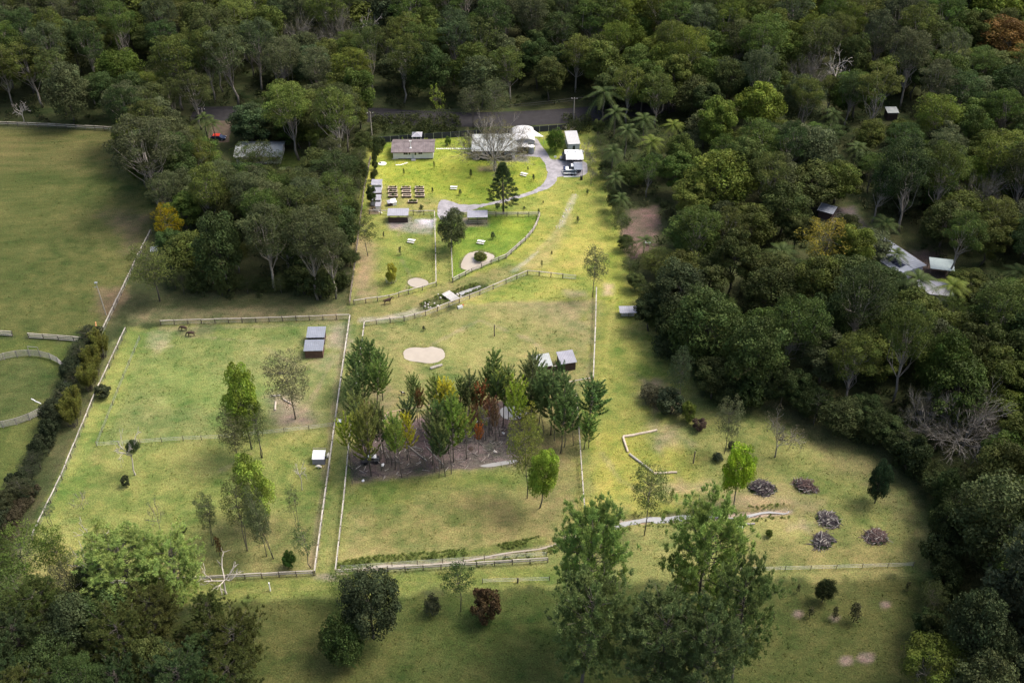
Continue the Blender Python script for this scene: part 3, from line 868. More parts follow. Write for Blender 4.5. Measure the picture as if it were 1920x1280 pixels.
def mk_broad(H, Wd, n=52, per=180, base=.22, L=.56, lw=.32, trunk_r=.28):
    g, t = Geo(), Geo()
    rx, rz = Wd / 2 * .86, H * (1 - base) / 2 * .92
    cz = H - rz * 1.06
    tp = bend((0, 0, -.2), (random.uniform(-.4, .4), random.uniform(-.4, .4), cz), 5, 0, .02)
    t.tube(tp, np.linspace(trunk_r, trunk_r * .5, 5), 7)
    for c in envelope(n, cz, rx, rz, -.8, .5):
        if random.random() < .6:
            t.tube(bend(tp[random.randint(2, 4)], c, 3, -.04, .05), np.linspace(trunk_r * .3, .03, 3), 4, caps=False)
        clump(g, c, Wd * random.uniform(.10, .17), int(per * random.uniform(.75, 1.2)), L, lw, .8, .5, random.uniform(.64, 1.34))
    return t, g

def mk_airy(H, Wd, n=44, per=70, base=.3, L=.3, lw=.13, trunk_r=.11, stems=1):
    g, t = Geo(), Geo()
    rx, rz = Wd / 2 * .9, H * (1 - base) / 2 * .92
    cz = H - rz * 1.05
    tps = []
    for k in range(stems):
        o = np.array([random.uniform(-.25, .25), random.uniform(-.25, .25), 0]) * (stems > 1)
        tps.append(bend(o + (0, 0, -.1), o * 4 + (random.uniform(-.4, .4), random.uniform(-.4, .4), cz + rz * .3), 6, 0, .03))
        t.tube(tps[-1], np.linspace(trunk_r, trunk_r * .3, 6), 6)
    for c in envelope(n, cz, rx, rz, -.9, .35):
        tp = random.choice(tps)
        k = min(range(2, 6), key=lambda i: abs(tp[i][2] - (c[2] - .25 * H * .3)))
        t.tube(bend(tp[k], c, 4, -.05, .06), np.linspace(trunk_r * .35, .015, 4), 4, caps=False)
        clump(g, c, Wd * random.uniform(.09, .16), int(per * random.uniform(.6, 1.3)), L, lw, .8, .35, random.uniform(.8, 1.22), .8)
    return t, g

def mk_pine(H, Wd, nb=46, tufts=48, base=.35, trunk_r=.3, L=.5, bw=.11):
    g, t = Geo(), Geo()
    tp = bend((0, 0, -.2), (random.uniform(-.5, .5), random.uniform(-.5, .5), H * .92), 7, 0, .012)
    t.tube(tp, np.linspace(trunk_r, .06, 7), 7)
    for i in range(nb):
        k = base + (1 - base) * (i + random.random()) / nb
        z = H * (k * .83)
        a = np.array([np.interp(z, tp[:, 2], tp[:, 0]), np.interp(z, tp[:, 2], tp[:, 1]), z])
        th = i * 2.4 + random.uniform(-.4, .4)
        u = (k - base) / (1 - base)
        ln = Wd / 2 * math.sqrt(max(.05, 1 - ((u - .45) / .63) ** 2)) * random.uniform(.62, 1.12)
        d = np.array([math.cos(th), math.sin(th), .18 + .55 * u])
        e = a + d * ln
        br = bend(a, e, 5, -.05, .04)
        t.tube(br, np.linspace(trunk_r * .26, .025, 5), 4, caps=False)
        m = int(tufts * random.uniform(.7, 1.25))
        s = rng.uniform(.45, 1.05, m)
        pts = np.stack([np.interp(s, np.linspace(0, 1, 5), br[:, j]) for j in range(3)], 1)
        off = unit(m, .5) * (rng.random(m) ** .6 * (.35 + .75 * s) * ln * .27)[:, None]
        off[:, 2] *= .75
        pts = pts + off
        nc = max(4, m // 7)
        cc = pts[rng.integers(0, m, nc)]
        pts = cc[rng.integers(0, nc, m)] + unit(m, .3) * (.42 * rng.random((m, 1)) ** .5)
        dr = unit(m, 1.1) * .7 + d * .5
        blades(g, pts, dr, 9, L, bw, .6, random.uniform(.8, 1.2))
    zt = unit(70, .6) * np.array([1.3, 1.3, .9]) * rng.random((70, 1)) ** .5 + tp[-1] - np.array([0, 0, .1])
    blades(g, zt, unit(70, 1.2), 9, L, bw, .6)
    return t, g

def mk_young_pine(H, Wd, whorls=10, per=5, base=.22, trunk_r=.11, L=.42, bw=.13, dense=1.05):
    g, t = Geo(), Geo()
    t.tube(bend((0, 0, -.15), (random.uniform(-.2, .2), random.uniform(-.2, .2), H * .97), 6, 0, .008), np.linspace(trunk_r, .03, 6), 6)
    for i in range(whorls):
        k = base + (1 - base) * (i / (whorls - .2))
        z = H * k * .96
        ln = Wd / 2 * (1.06 - (k - base * .6) ** 1.6) * random.uniform(.8, 1.1)
        for j in range(per):
            th = j / per * 2 * math.pi + i * .9 + random.uniform(-.3, .3)
            l = ln * random.uniform(.75, 1.12)
            u = np.linspace(0, 1, 5)
            d = np.array([math.cos(th), math.sin(th)])
            br = np.column_stack([np.outer(u * l, d), z + l * (.05 * u + .85 * u ** 2)])
            t.tube(br, np.linspace(.045, .015, 5), 3, caps=False)
            m = max(4, int(l / .15 * dense))
            s = np.linspace(.28, 1, m)
            pts = np.stack([np.interp(s, u, br[:, q]) for q in range(3)], 1)
            dr = np.stack([np.full(m, d[0]) * .5, np.full(m, d[1]) * .5, .5 + .5 * s], 1)
            for e_, w_ in ((slice(0, m // 2), .85), (slice(m // 2, m), 1.25)):
                blades(g, pts[e_], dr[e_], 9, L, bw, .62, w_ * random.uniform(.82, 1.18))
    zz = np.linspace(H * .8, H * .98, 8)
    blades(g, np.column_stack([zz * 0, zz * 0, zz]), np.tile([0, 0, 1.0], (8, 1)), 12, L, bw, .6)
    return t, g

def mk_bunya(H, Wd):
    g, t = Geo(), Geo()
    t.tube([(0, 0, -.2), (0, 0, H * .5), (0, 0, H * .97)], [.34, .24, .05], 8)
    for i in range(19):
        k = .24 + .76 * i / 18
        z = H * k
        ln = Wd / 2 * (1 - max(0, (k - .34) / .66) ** 1.25 * .84) * (.8 if k < .3 else 1)
        for j in range(8):
            if random.random() < .12:
                continue
            th = j / 8 * 2 * math.pi + i * .47 + random.uniform(-.2, .2)
            l = ln * random.uniform(.78, 1.08)
            u = np.linspace(0, 1, 5)
            br = np.column_stack([u * l * math.cos(th), u * l * math.sin(th), z + l * (.05 * u - .22 * u ** 2 + .16 * u ** 4)])
            t.tube(br, np.linspace(.06, .025, 5), 4, caps=False)
            for q in (.72, .9, 1.0) if k < .8 else (.35, .6, .85, 1.0):
                c = [np.interp(q, u, br[:, e]) for e in range(3)]
                clump(g, c, random.uniform(.36, .55), 46, .3, .12, .75, .1, random.uniform(.8, 1.2), .9)
    for q in range(10):
        clump(g, (random.uniform(-.5, .5), random.uniform(-.5, .5), H * random.uniform(.9, 1.0)), .5, 50, .3, .12, .9, .4)
    return t, g

def grow(t, a, d, L, r, depth, ends, split=(3, 4), spread=.55, up=.15, shrink=.68):
    b = a + d * L
    pts = bend(a, b, 4, 0, .05)
    t.tube(pts, np.linspace(r, r * .6, 4), 5 if r > .05 else 3, caps=False)
    if depth == 0:
        ends.append(b)
        return
    for _ in range(random.randint(*split)):
        k = random.uniform(.45, 1.0)
        nd = d + rng.normal(size=3) * spread + np.array([0, 0, up])
        nd /= np.linalg.norm(nd)
        grow(t, a + (b - a) * k, nd, L * shrink * random.uniform(.75, 1.15), max(r * .52, .034), depth - 1, ends, split, spread, up, shrink)

def mk_bare(H, Wd, limbs=11, depth=3, leafy=26, trunk=.2, rt=.42, up=.1, spread=.5):
    g, t = Geo(), Geo()
    t.tube(bend((0, 0, -.2), (0, 0, H * trunk), 4, 0, .02), np.linspace(rt, rt * .75, 4), 8)
    ends = []
    for i in range(limbs):
        th = i / limbs * 2 * math.pi + random.uniform(-.3, .3)
        el = random.uniform(.25, 1.35)
        d = np.array([math.cos(th) * math.cos(el) * Wd / H * 1.3, math.sin(th) * math.cos(el) * Wd / H * 1.3, math.sin(el)])
        d /= np.linalg.norm(d)
        grow(t, np.array([0, 0, H * trunk * random.uniform(.7, 1.0)]), d, H * .33 * random.uniform(.75, 1.1), rt * .33, depth, ends, (3, 4), spread, up)
    ends = np.array(ends)
    if leafy:
        sel = ends[rng.random(len(ends)) < leafy / 100]
        for c in sel:
            clump(g, c, .6, 16, .26, .1, 1, .2, random.uniform(.8, 1.2), 1)
    return t, g

def mk_dead(H, Wd, limbs=5, depth=2, rt=.16):
    t = Geo()
    ends = []
    grow(t, np.array([0, 0, -.1]), np.array([.1, .05, 1.0]), H * .38, rt, 0, ends)
    for i in range(limbs):
        th = i / limbs * 2 * math.pi + random.uniform(-.4, .4)
        d = np.array([math.cos(th) * Wd / H, math.sin(th) * Wd / H, random.uniform(.4, 1.0)])
        d /= np.linalg.norm(d)
        grow(t, np.array([.038 * H, .019 * H, H * .37]) * random.uniform(.75, 1), d, H * .3 * random.uniform(.8, 1.2), rt * .55, depth, ends, (2, 3), .6, .05, .7)
    return t, None

def mk_palm(H, Wd, fronds=17, rt=.16):
    g, t = Geo(), Geo()
    hub = np.array([random.uniform(-.3, .3), random.uniform(-.3, .3), H * .72])
    t.tube(bend((0, 0, -.1), hub, 5, 0, .01), np.linspace(rt, rt * .7, 5), 7)
    for i in range(fronds):
        th = i * 2.4
        e = 1.25 - 1.35 * (i / fronds)
        l = Wd / 2 * random.uniform(.9, 1.15)
        u = np.linspace(0, 1, 7)
        hx = np.cos(e) * u + .25 * u ** 2
        hz = np.sin(e) * u - .85 * u ** 2 * (.6 + .4 * math.cos(e))
        d = np.array([math.cos(th), math.sin(th)])
        sp = np.column_stack([np.outer(hx * l, d), hz * l]) + hub
        side = np.array([-d[1], d[0], 0])
        m = 16
        for s in np.linspace(.12, 1, m):
            c = np.array([np.interp(s, u, sp[:, q]) for q in range(3)])
            tg = np.array([np.interp(min(1, s + .05), u, sp[:, q]) - np.interp(max(0, s - .05), u, sp[:, q]) for q in range(3)])
            tg /= np.linalg.norm(tg) + 1e-9
            ll = l * .30 * math.sin(math.pi * (.12 + .8 * s)) + .1
            for sg in (-1, 1):
                tip = c + (side * sg * .8 + tg * .6 + np.array([0, 0, -.25])) * ll
                g.add([c - tg * .10, c + tg * .10, tip], np.array([(0, 1, 2)]), tone=random.uniform(.8, 1.2))
    return t, g

def mk_shrub(H, Wd, n=26, per=110, L=.3, lw=.17):
    g, t = Geo(), Geo()
    for k in range(4):
        t.tube(bend((0, 0, -.05), (random.uniform(-.3, .3) * Wd, random.uniform(-.3, .3) * Wd, H * .6), 4, 0, .05), np.linspace(.06, .02, 4), 5)
    for c in envelope(n, H * .5, Wd * .40, H * .42, -.9, .35):
        clump(g, c, Wd * random.uniform(.11, .18), int(per * random.uniform(.7, 1.2)), L, lw, .85, .4, random.uniform(.8, 1.2))
    return t, g

def mk_sapling(H, Wd, n=9):
    g, t = Geo(), Geo()
    t.tube(bend((0, 0, -.05), (random.uniform(-.05, .05), 0, H * .9), 4, 0, .02), np.linspace(.05, .02, 4), 5)
    for k in range(n):
        z = H * (.3 + .68 * k / n)
        r = Wd / 2 * (1 - .5 * k / n)
        clump(g, (random.uniform(-.3, .3) * r, random.uniform(-.3, .3) * r, z), r * .85, 34, .24, .13, 1, .3, random.uniform(.8, 1.2))
    return t, g

def mk_bamboo(H, Wd):
    g, t = Geo(), Geo()
    for k in range(22):
        th, rr = random.uniform(0, 6.28), random.uniform(0, .22) * Wd
        a = np.array([math.cos(th) * rr, math.sin(th) * rr, 0])
        b = np.array([math.cos(th) * Wd * random.uniform(.2, .5), math.sin(th) * Wd * random.uniform(.2, .5), H * random.uniform(.7, 1)])
        p_ = bend(a, b, 5, .06, .02)
        t.tube(p_, np.linspace(.05, .015, 5), 4, caps=False)
        for s in np.linspace(.35, 1, 8):
            c = [np.interp(s, np.linspace(0, 1, 5), p_[:, q]) for q in range(3)]
            clump(g, c, .45, 24, .42, .11, .9, .3, random.uniform(.8, 1.25), .8)
    return t, g

KIND = {}
def register(kind, H, Wd, builds, leaf='leaf', bark='bark'):
    L = []
    for b in builds:
        t, g = b()
        L.append((t.mesh(kind + '_trunk', MAT[bark], True), g.mesh(kind + '_crown', MAT[leaf], False, True) if g is not None and g.n else None))
    KIND[kind] = (H, Wd, L)

register('gum', 24, 11, [lambda: mk_gum(24, 11), lambda: mk_gum(24, 11, 30, 200, .36), lambda: mk_gum(24, 11, 40, 170, .5), lambda: mk_gum(24, 11, 26, 230, .45), lambda: mk_gum(24, 11, 44, 170, .3), lambda: mk_gum(24, 12, 22, 260, .52)], 'leaf', 'pale_bark')
register('broad', 16, 12, [lambda: mk_broad(16, 12), lambda: mk_broad(16, 12, 46, 200, .15), lambda: mk_broad(16, 12, 60, 160, .25), lambda: mk_broad(16, 12, 40, 230, .2), lambda: mk_broad(16, 11, 34, 270, .3), lambda: mk_broad(17, 13, 70, 150, .12)])
register('round', 10, 10, [lambda: mk_broad(10, 10, 70, 150, .06, .42, .24), lambda: mk_broad(10, 10, 60, 170, .04, .42, .26)])
register('airy', 10, 7, [lambda: mk_airy(10, 7), lambda: mk_airy(10, 7, 52, 66, .22), lambda: mk_airy(10, 7, 38, 80, .35, stems=2)])
register('thin', 9, 4, [lambda: mk_airy(9, 4, 30, 34, .25, .28, .11, .08), lambda: mk_airy(9, 4, 24, 30, .3, .28, .11, .08, 2)])
register('pine', 20, 13, [lambda: mk_pine(20, 13, 72, 104, .34), lambda: mk_pine(20, 13, 80, 96, .28)], 'needle')
register('young_pine', 10, 5, [lambda: mk_young_pine(10, 5), lambda: mk_young_pine(10, 5, 8, 5, .38), lambda: mk_young_pine(10, 5, 9, 5, .28), lambda: mk_young_pine(10, 5, 6, 5, .54), lambda: mk_young_pine(10, 6, 9, 5, .22), lambda: mk_young_pine(10, 4.6, 8, 6, .42), lambda: mk_young_pine(10, 5.5, 7, 6, .3)], 'needle')
register('bunya', 16, 10, [lambda: mk_bunya(16, 10)], 'needle')
register('bare', 20, 15, [lambda: mk_bare(20, 15, 22, 3, 75, .2, .42, .12, .42)], 'leaf', 'twig')
register('bare_small', 8, 6, [lambda: mk_bare(8, 6, 7, 2, 45, .25, .12), lambda: mk_bare(8, 6, 6, 2, 15, .3, .1)], 'leaf', 'twig')
register('dead', 7, 7, [lambda: mk_dead(7, 7), lambda: mk_dead(7, 7, 7, 3, .2)], 'leaf', 'dead_wood')
register('palm', 10, 7, [lambda: mk_palm(10, 7), lambda: mk_palm(10, 7, 14)])
register('shrub', 3, 3.4, [lambda: mk_shrub(3, 3.4), lambda: mk_shrub(3, 3.4, 20, 130), lambda: mk_shrub(3, 3.4, 34, 90, .24, .12)])
register('sapling', 3, 1.3, [lambda: mk_sapling(3, 1.3), lambda: mk_sapling(3, 1.3, 7)])
register('bamboo', 5, 4.5, [lambda: mk_bamboo(5, 4.5)])

def plant(name, kind, loc, H, Wd, tint, label, cat, group=None, var=None, rz=None, crown='crown'):
    H0, W0, L = KIND[kind]
    tm, cm = L[random.randrange(len(L)) if var is None else var % len(L)]
    o = thing(name, label, cat, loc, random.uniform(0, 6.28) if rz is None else rz, group)
    e_ = random.uniform(-.10, .10)
    o.scale = (Wd / W0 * (1 + e_), Wd / W0 * (1 - e_), H / H0)
    lean = .05 if kind in ('gum', 'airy', 'young_pine', 'thin', 'broad') else .015
    o.rotation_euler = (random.gauss(0, lean), random.gauss(0, lean), o.rotation_euler[2])
    t_ = obj('trunk' if kind not in ('shrub', 'bamboo') else 'stem', tm, o)
    if cm:
        c_ = obj(crown, cm, o)
        c_.color = (*tint, 1)
    return o

def plant_px(name, kind, bx, by, top, wpx, tint, label, cat='tree', group=None, **kw):
    b = G(bx, by)
    h = HT(b, top)
    z = DEP((b.x, b.y, h * .6))
    return plant(name, kind, b, h, wpx * z / FPX, tint, label, cat, group, **kw)

# ================================================================== FENCES
def post_mesh(h, r, name='post', sides=6):
    return Geo().tube([(0, 0, -.3), (0, 0, h * .5), (0, 0, h)], r, sides).mesh(name, MAT['post'])
POST = {'rail': post_mesh(1.35, .10), 'wire': post_mesh(1.25, .055), 'steel': post_mesh(1.5, .06)}

def fence(label, pts, style='rail', step=3.0, rail='rail', group=None, rail_w=.11, mids=0, name='paddock_fence', h=1.25, closed=False):
    """post and rail fence along picture points; each post and each rail length is a part"""
    P_ = [G(*p) for p in pts]
    f = thing(name, label, 'fence', P_[0], 0, group)
    o = P_[0]
    wires = Geo()
    first = True
    for a, b in zip(P_[:-1], P_[1:]):
        d = b - a
        n = max(1, round(d.length / step))
        yaw = math.atan2(d.y, d.x)
        nv = Vector((-d.y, d.x, 0)).normalized()
        for i in range(0 if first else 1, n + 1):
            q = obj('post', POST['rail' if style == 'rail' else 'wire'], f, a + d * (i / n) - o, random.uniform(0, 3))
            s = random.uniform(.95, 1.05)
            q.scale = (s, s, random.uniform(.9, 1.12) * h / 1.25)
            q.rotation_euler = (random.uniform(-.03, .03), random.uniform(-.03, .03), q.rotation_euler[2])
        first = False
        for lv in range(1 + mids):
            z = h * (1 - .42 * lv)
            if style == 'rail':
                for i in range(n):
                    u0, u1 = a - o + d * (i / n), a - o + d * ((i + 1) / n)
                    g = Geo()
                    L = (u1 - u0).length
                    g.box(-L / 2 + .01, L / 2 - .01, -rail_w, rail_w, z - .04, z + .06)
                    r = part('rail', g, MAT[rail], f)
                    r.location = (u0 + u1) / 2 + Vector((0, 0, random.uniform(-.06, .05)))
                    r.rotation_euler = (0, random.uniform(-.025, .025), yaw + random.uniform(-.006, .006))
        for z in ((.95, .6, .25) if style == 'rail' else (1.1, .75, .4)):
            wires.tube([a - o + Vector((0, 0, z * h / 1.25)), b - o + Vector((0, 0, z * h / 1.25))], .014 if style == 'rail' else .02, 3, caps=False)
    part('wire', wires, MAT['wire'], f, kind='stuff')
    return f

GR = 'timber post and rail paddock fences'
fence('long pale rail fence along the western hedge', [(237, 622), (180, 745), (117, 899), (62, 1012)], rail_w=.10, group=GR)
fence('thin wire fence inside the hedge side, turning across the lower paddock', [(263, 636), (222, 735), (182, 837), (344, 826), (412, 823), (533, 811), (626, 800)], 'wire', 4, group='wire fences')
fence('rail fence along the top of the horse paddock below the trees', [(302, 609), (480, 604), (656, 598)], rail='rail_grey', rail_w=.12, group=GR)
fence('long pale rail fence running past the double shelter and the green bin', [(657, 599), (640, 716), (615, 900), (591, 1078)], rail_w=.12, group=GR)
fence('pale rail fence on the pine side of the grass lane', [(684, 611), (670, 720), (655, 840), (645, 945), (630, 1077)], rail_w=.10, group=GR)
fence('curving rail fence along the top of the pond paddock', [(684, 611), (706, 608), (758, 602), (798, 592), (842, 575), (900, 553), (949, 532), (989, 515), (1055, 522)], rail='rail_grey', rail_w=.12, group=GR)
fence('straight pale rail fence between pond paddock and right lane', [(1118, 546), (1116, 620), (1112, 716)], rail_w=.12, group=GR)
fence('short pale rail fence joining the lane fence to the pines', [(1111, 716), (1076, 722), (1040, 731)], rail_w=.10, group=GR)
fence('pale rail fence from the pines down to the creek', [(1081, 746), (1084, 795), (1092, 910), (1097, 975)], rail_w=.10, group=GR)
fence('weathered rail fence among the young pines', [(706, 806), (728, 781), (784, 771), (850, 760)], rail='timber', rail_w=.10, group=GR)
fence('grey rail fence along the creek at the bottom of the pine paddock', [(630, 1077), (760, 1070), (1027, 1054)], rail='rail_grey', rail_w=.10, mids=1, group=GR)
fence('thin wire fence on the far bank above the creek rail fence', [(640, 1068), (830, 1055), (1025, 1042)], 'wire', 4, group='wire fences')
fence('grey rail fence with dark infill beside the white dead tree', [(165, 1099), (223, 1097), (395, 1088), (588, 1078)], rail='rail_grey', rail_w=.11, mids=1, group=GR)
fence('wire fence of leaning stakes along the bottom boundary', [(1375, 1072), (1520, 1068), (1712, 1062)], 'wire', 4.2, group='wire fences')
fence('short wire fence near the bottom boundary with one thick post', [(905, 1093), (970, 1091), (1030, 1089)], 'wire', 4, group='wire fences')
fence('grey rail fence above the goat paddock, behind the dark horse shelter', [(693, 402), (755, 403), (815, 403)], rail='rail_grey', group=GR)
fence('pale rail fence on the west side of the grass walkway', [(815, 403), (817, 470), (818, 537)], rail_w=.10, group=GR)
fence('grey rail fence along the bottom of the goat paddock where the dark horse stands', [(818, 537), (766, 552), (730, 562), (664, 571)], rail='rail_grey', rail_w=.12, group=GR)
fence('pale rail fence on the duck pond side of the grass walkway', [(845, 420), (847, 478), (849, 530)], rail_w=.10, group=GR)
fence('grey rail fence across the top of the duck pond paddock', [(864, 406), (930, 406), (1012, 406)], rail='rail_grey', mids=1, group=GR)
fence('curved grey rail fence sweeping round the duck pond paddock', [(1012, 406), (1007, 422), (999, 437), (985, 453), (968, 468), (949, 485), (921, 496), (885, 511), (849, 530)], rail='rail_grey', rail_w=.12, mids=1, step=2.4, group=GR)
fence('dark post fence under the trees beside the goat paddock', [(656, 572), (668, 480), (683, 360), (695, 300)], rail='post', rail_w=.08, step=2.6, mids=1, group=GR)
fence('grey post and rail fence up the edge of the big pasture', [(192, 628), (228, 553), (258, 490), (284, 438)], rail='rail_grey', rail_w=.12, group=GR)
fence('short weathered rail fence left of the pasture gateway', [(-60, 624), (24, 630)], rail='rail_grey', mids=2, group=GR)
fence('weathered three rail fence from the gateway to the llama', [(54, 633), (110, 637), (168, 642)], rail='rail_grey', mids=2, group=GR)
fence('distant two rail fence along the far edge of the big pasture', [(-40, 234), (90, 239), (232, 247)], rail='rail_grey', rail_w=.14, mids=1, group=GR)

def gate(label, a, b, h=1.2, group='farm gates'):
    o, yaw, L = base_line(a, b)
    r = thing('farm_gate', label, 'gate', o, yaw, group)
    g = Geo()
    for z in (.2, h):
        g.box(0, L, -.04, .04, z - .04, z + .04)
    for x in (0, L - .08):
        g.box(x, x + .08, -.05, .05, .242, h - .042)
    part('frame', g, MAT['steel'], r)
    for z in (.45, .7, .95):
        part('bar', Geo().tube([(.08, 0, z), (L - .08, 0, z)], .025, 5), MAT['steel'], r)
    return r
gate('galvanised gate at the end of the curving pond paddock fence', (1056, 522), (1080, 524))
gate('galvanised gate in the duck pond fence corner beside the round tree', (846, 416), (863, 407))

# dark sheet fence along the road, with a timber gate
def sheet_fence(label, a, b, group):
    o, yaw, L = base_line(a, b)
    f = thing('sheet_fence', label, 'fence', o, yaw, group)
    n = max(1, round(L / 2.4))
    s = L / n
    g = Geo().box(.05, s - .05, -.025, .025, .08, 1.8)
    g.ribs((.05, -.026, .08), (s - .05, -.026, .08), (s - .05, -.026, 1.8), (.05, -.026, 1.8), 8, .03, .0)
    pm = g.mesh('panel', MAT['navy'])
    qm = Geo().box(-.045, .045, -.045, .045, 0, 1.86).mesh('post', MAT['steel'])
    cm = Geo().box(.05, s - .05, -.04, .04, 1.803, 1.85).mesh('cap_rail', MAT['navy'])
    for i in range(n):
        obj('panel', pm, f, (i * s, 0, 0))
        obj('cap_rail', cm, f, (i * s, 0, 0))
    for i in range(n + 1):
        obj('post', qm, f, (i * s, 0, 0))
    return f
GS = 'dark sheet fences along the road'
sheet_fence('dark navy sheet fence behind the brown roofed cottage', (700, 269), (893, 255), GS)
sheet_fence('dark navy sheet fence behind the bare tree, ending at the timber gate', (893.5, 255), (966, 251), GS)
sheet_fence('dark navy sheet fence from the timber gate to the round green tree', (995, 249), (1062, 244), GS)
o, yaw, L = base_line((967, 250.8), (994.5, 249.2))
r = thing('timber_gate', 'warm timber paling gate in the dark road fence', 'gate', o, yaw)
n = 22
bm = Geo().box(0, L / n - .02, -.02, .02, .05, 1.9).mesh('board', MAT['timber'])
for i in range(n):
    q = obj('board', bm, r, (i * L / n, 0, random.uniform(-.04, .04)))
for z in (.4, 1.1, 1.6):
    part('rail', Geo().box(0, L, .022, .07, z, z + .1), MAT['timber'], r)
for x in (0, L / 2, L):
    part('post', Geo().box(x - .06, x + .06, -.15, -.022, 0, 2.0), MAT['timber'], r)

# ================================================================== ROUND PEN
c = G(20, 733)
RAD = 11.3
pen = thing('round_pen', 'round steel rail horse training pen in the neighbouring field', 'horse pen', c)
n = 28
g = Geo()
s = 2 * RAD * math.sin(math.pi / n)
for k in range(6):
    z = .3 + k * .29
    g.tube([(-s / 2 + .03, 0, z), (s / 2 - .03, 0, z)], .052, 5)
for x in (-s / 2 + .03, s / 2 - .03):
    g.tube([(x, 0, 0), (x, 0, 1.82)], .05, 5)
pm = g.mesh('panel', MAT['pen'])
for i in range(n):
    a = (i + .5) / n * 2 * math.pi
    obj('panel', pm, pen, (math.cos(a) * RAD, math.sin(a) * RAD, 0), a + math.pi / 2)
# entrance arch
a = 1.45
g = Geo()
for da in (-.1, .1):
    x, y = math.cos(a + da) * (RAD + .12), math.sin(a + da) * (RAD + .12)
    g.tube([(x, y, 0), (x, y, 2.7)], .05, 5)
g.tube([(math.cos(a - .1) * (RAD + .12), math.sin(a - .1) * (RAD + .12), 2.7), (math.cos(a + .1) * (RAD + .12), math.sin(a + .1) * (RAD + .12), 2.7)], .05, 5)
part('gate_arch', g, MAT['pen'], pen)

# ================================================================== BUILDINGS
def window(parent, x0, x1, y, z0, z1, split=1):
    f = Geo()
    e = .06
    f.box(x0 - e, x1 + e, y - .05, y - .005, z1, z1 + e).box(x0 - e, x1 + e, y - .05, y - .005, z0 - e, z0)
    f.box(x0 - e, x0, y - .05, y - .005, z0 + .001, z1 - .001).box(x1, x1 + e, y - .05, y - .005, z0 + .001, z1 - .001)
    w_ = part('window', f, MAT['white'], parent)
    for k in range(split):
        a, b = x0 + (x1 - x0) * k / split, x0 + (x1 - x0) * (k + 1) / split
        part('pane', Geo().box(a + .015, b - .015, y - .03, y - .006, z0 + .002, z1 - .002), MAT['glass'], w_)
    return w_

def door(parent, x0, x1, y, z1, mat='wall_grey'):
    d = part('door', Geo().box(x0, x1, y - .045, y - .004, .02, z1), MAT[mat], parent)
    part('handle', Geo().box(x1 - .16, x1 - .08, y - .09, y - .046, 1.0, 1.06), MAT['steel'], d)
    return d

def gable_house(root, L, D, h, rise, ov, roofm, wallm, ribs=0):
    g = Geo()
    g.box(0, L, 0, D, .25, h)
    part('wall', g, MAT[wallm], root)
    part('stump_skirt', Geo().box(.1, L - .1, .1, D - .1, -.1, .245), MAT['dark'], root)
    for x in (0.0, L):
        s = .12 if x == 0 else -.12
        gg = Geo().add([(x, -.02, h + .003), (x, D + .02, h + .003), (x, D / 2, h + rise - .06), (x + s, -.02, h + .003), (x + s, D + .02, h + .003), (x + s, D / 2, h + rise - .06)],
                       [[0, 1, 2], [5, 4, 3], [0, 3, 4, 1], [1, 4, 5, 2], [2, 5, 3, 0]])
        part('gable', gg, MAT[wallm], root)
    k = rise / (D / 2)
    z0 = h - ov * k + .06
    rf = Geo()
    rf.slab((-ov, -ov, z0), (L + ov, -ov, z0), (L + ov, D / 2 - .01, h + rise + .06), (-ov, D / 2 - .01, h + rise + .06), .07)
    if ribs:
        rf.ribs((-ov, -ov, z0), (L + ov, -ov, z0), (L + ov, D / 2 - .01, h + rise + .06), (-ov, D / 2 - .01, h + rise + .06), ribs)
    r1 = part('roof', rf, MAT[roofm], root)
    rb = Geo().slab((L + ov, D + ov, z0), (-ov, D + ov, z0), (-ov, D / 2 + .01, h + rise + .06), (L + ov, D / 2 + .01, h + rise + .06), .07)
    if ribs:
        rb.ribs((L + ov, D + ov, z0), (-ov, D + ov, z0), (-ov, D / 2 + .01, h + rise + .06), (L + ov, D / 2 + .01, h + rise + .06), ribs)
    part('roof', rb, MAT[roofm], root)
    part('ridge_cap', Geo().box(-ov - .02, L + ov + .02, D / 2 - .16, D / 2 + .16, h + rise + .055, h + rise + .12), MAT[roofm], r1)
    part('gutter', Geo().box(-ov, L + ov, -ov - .12, -ov - .005, z0 - .12, z0 - .005), MAT['wall_dark'], root)
    return r1, z0, k

# cottage
o, yaw, L = base_line((737.5, 299), (812.5, 298.4))
r = thing('cottage', 'white weatherboard cottage with dull brown roof and white vent pipe', 'house', o, yaw)
r1, z0, k = gable_house(r, L, 6.6, 2.5, 1.05, .45, 'roof_brown', 'wall_white', 18)
g = Geo()
for z in np.arange(.4, 2.4, .2):
    g.box(.02, L - .02, -.018, -.002, z, z + .03)
part('weatherboards', g, MAT['wall_white'], r)
part('corner_board', Geo().box(4.9, 7.0, -.05, -.02, .25, 2.4), MAT['wall_white'], r)
window(r, 2.9, 4.1, -.02, 1.45, 2.25, 2)
window(r, 4.35, 4.8, -.02, 1.45, 2.25)
window(r, 7.0, 8.1, -.02, 1.55, 2.25, 2)
door(r, 5.15, 5.75, -.055, 2.2)
window(r, 5.95, 6.45, -.055, 1.3, 2.2)
vp = part('vent_pipe', Geo().tube([(4.9, 1.2, 2.8), (4.9, 1.25, 4.9)], .09, 8), MAT['white'], r)
part('flashing', Geo().prism([(4.6, .85), (5.2, .85), (5.1, 1.5), (4.7, 1.5)], 2.86, 3.0), MAT['white'], vp)
part('cowl', Geo().tube([(4.55, 1.25, 4.92), (5.25, 1.25, 4.92)], .13, 8), MAT['white'], vp)
part('downpipe', Geo().tube([(.15, -.35, .1), (.15, -.35, 2.35)], .05, 6), MAT['white'], r)
part('step', Geo().box(5.0, 6.2, -1.0, -.06, 0, .22), MAT['concrete'], r)

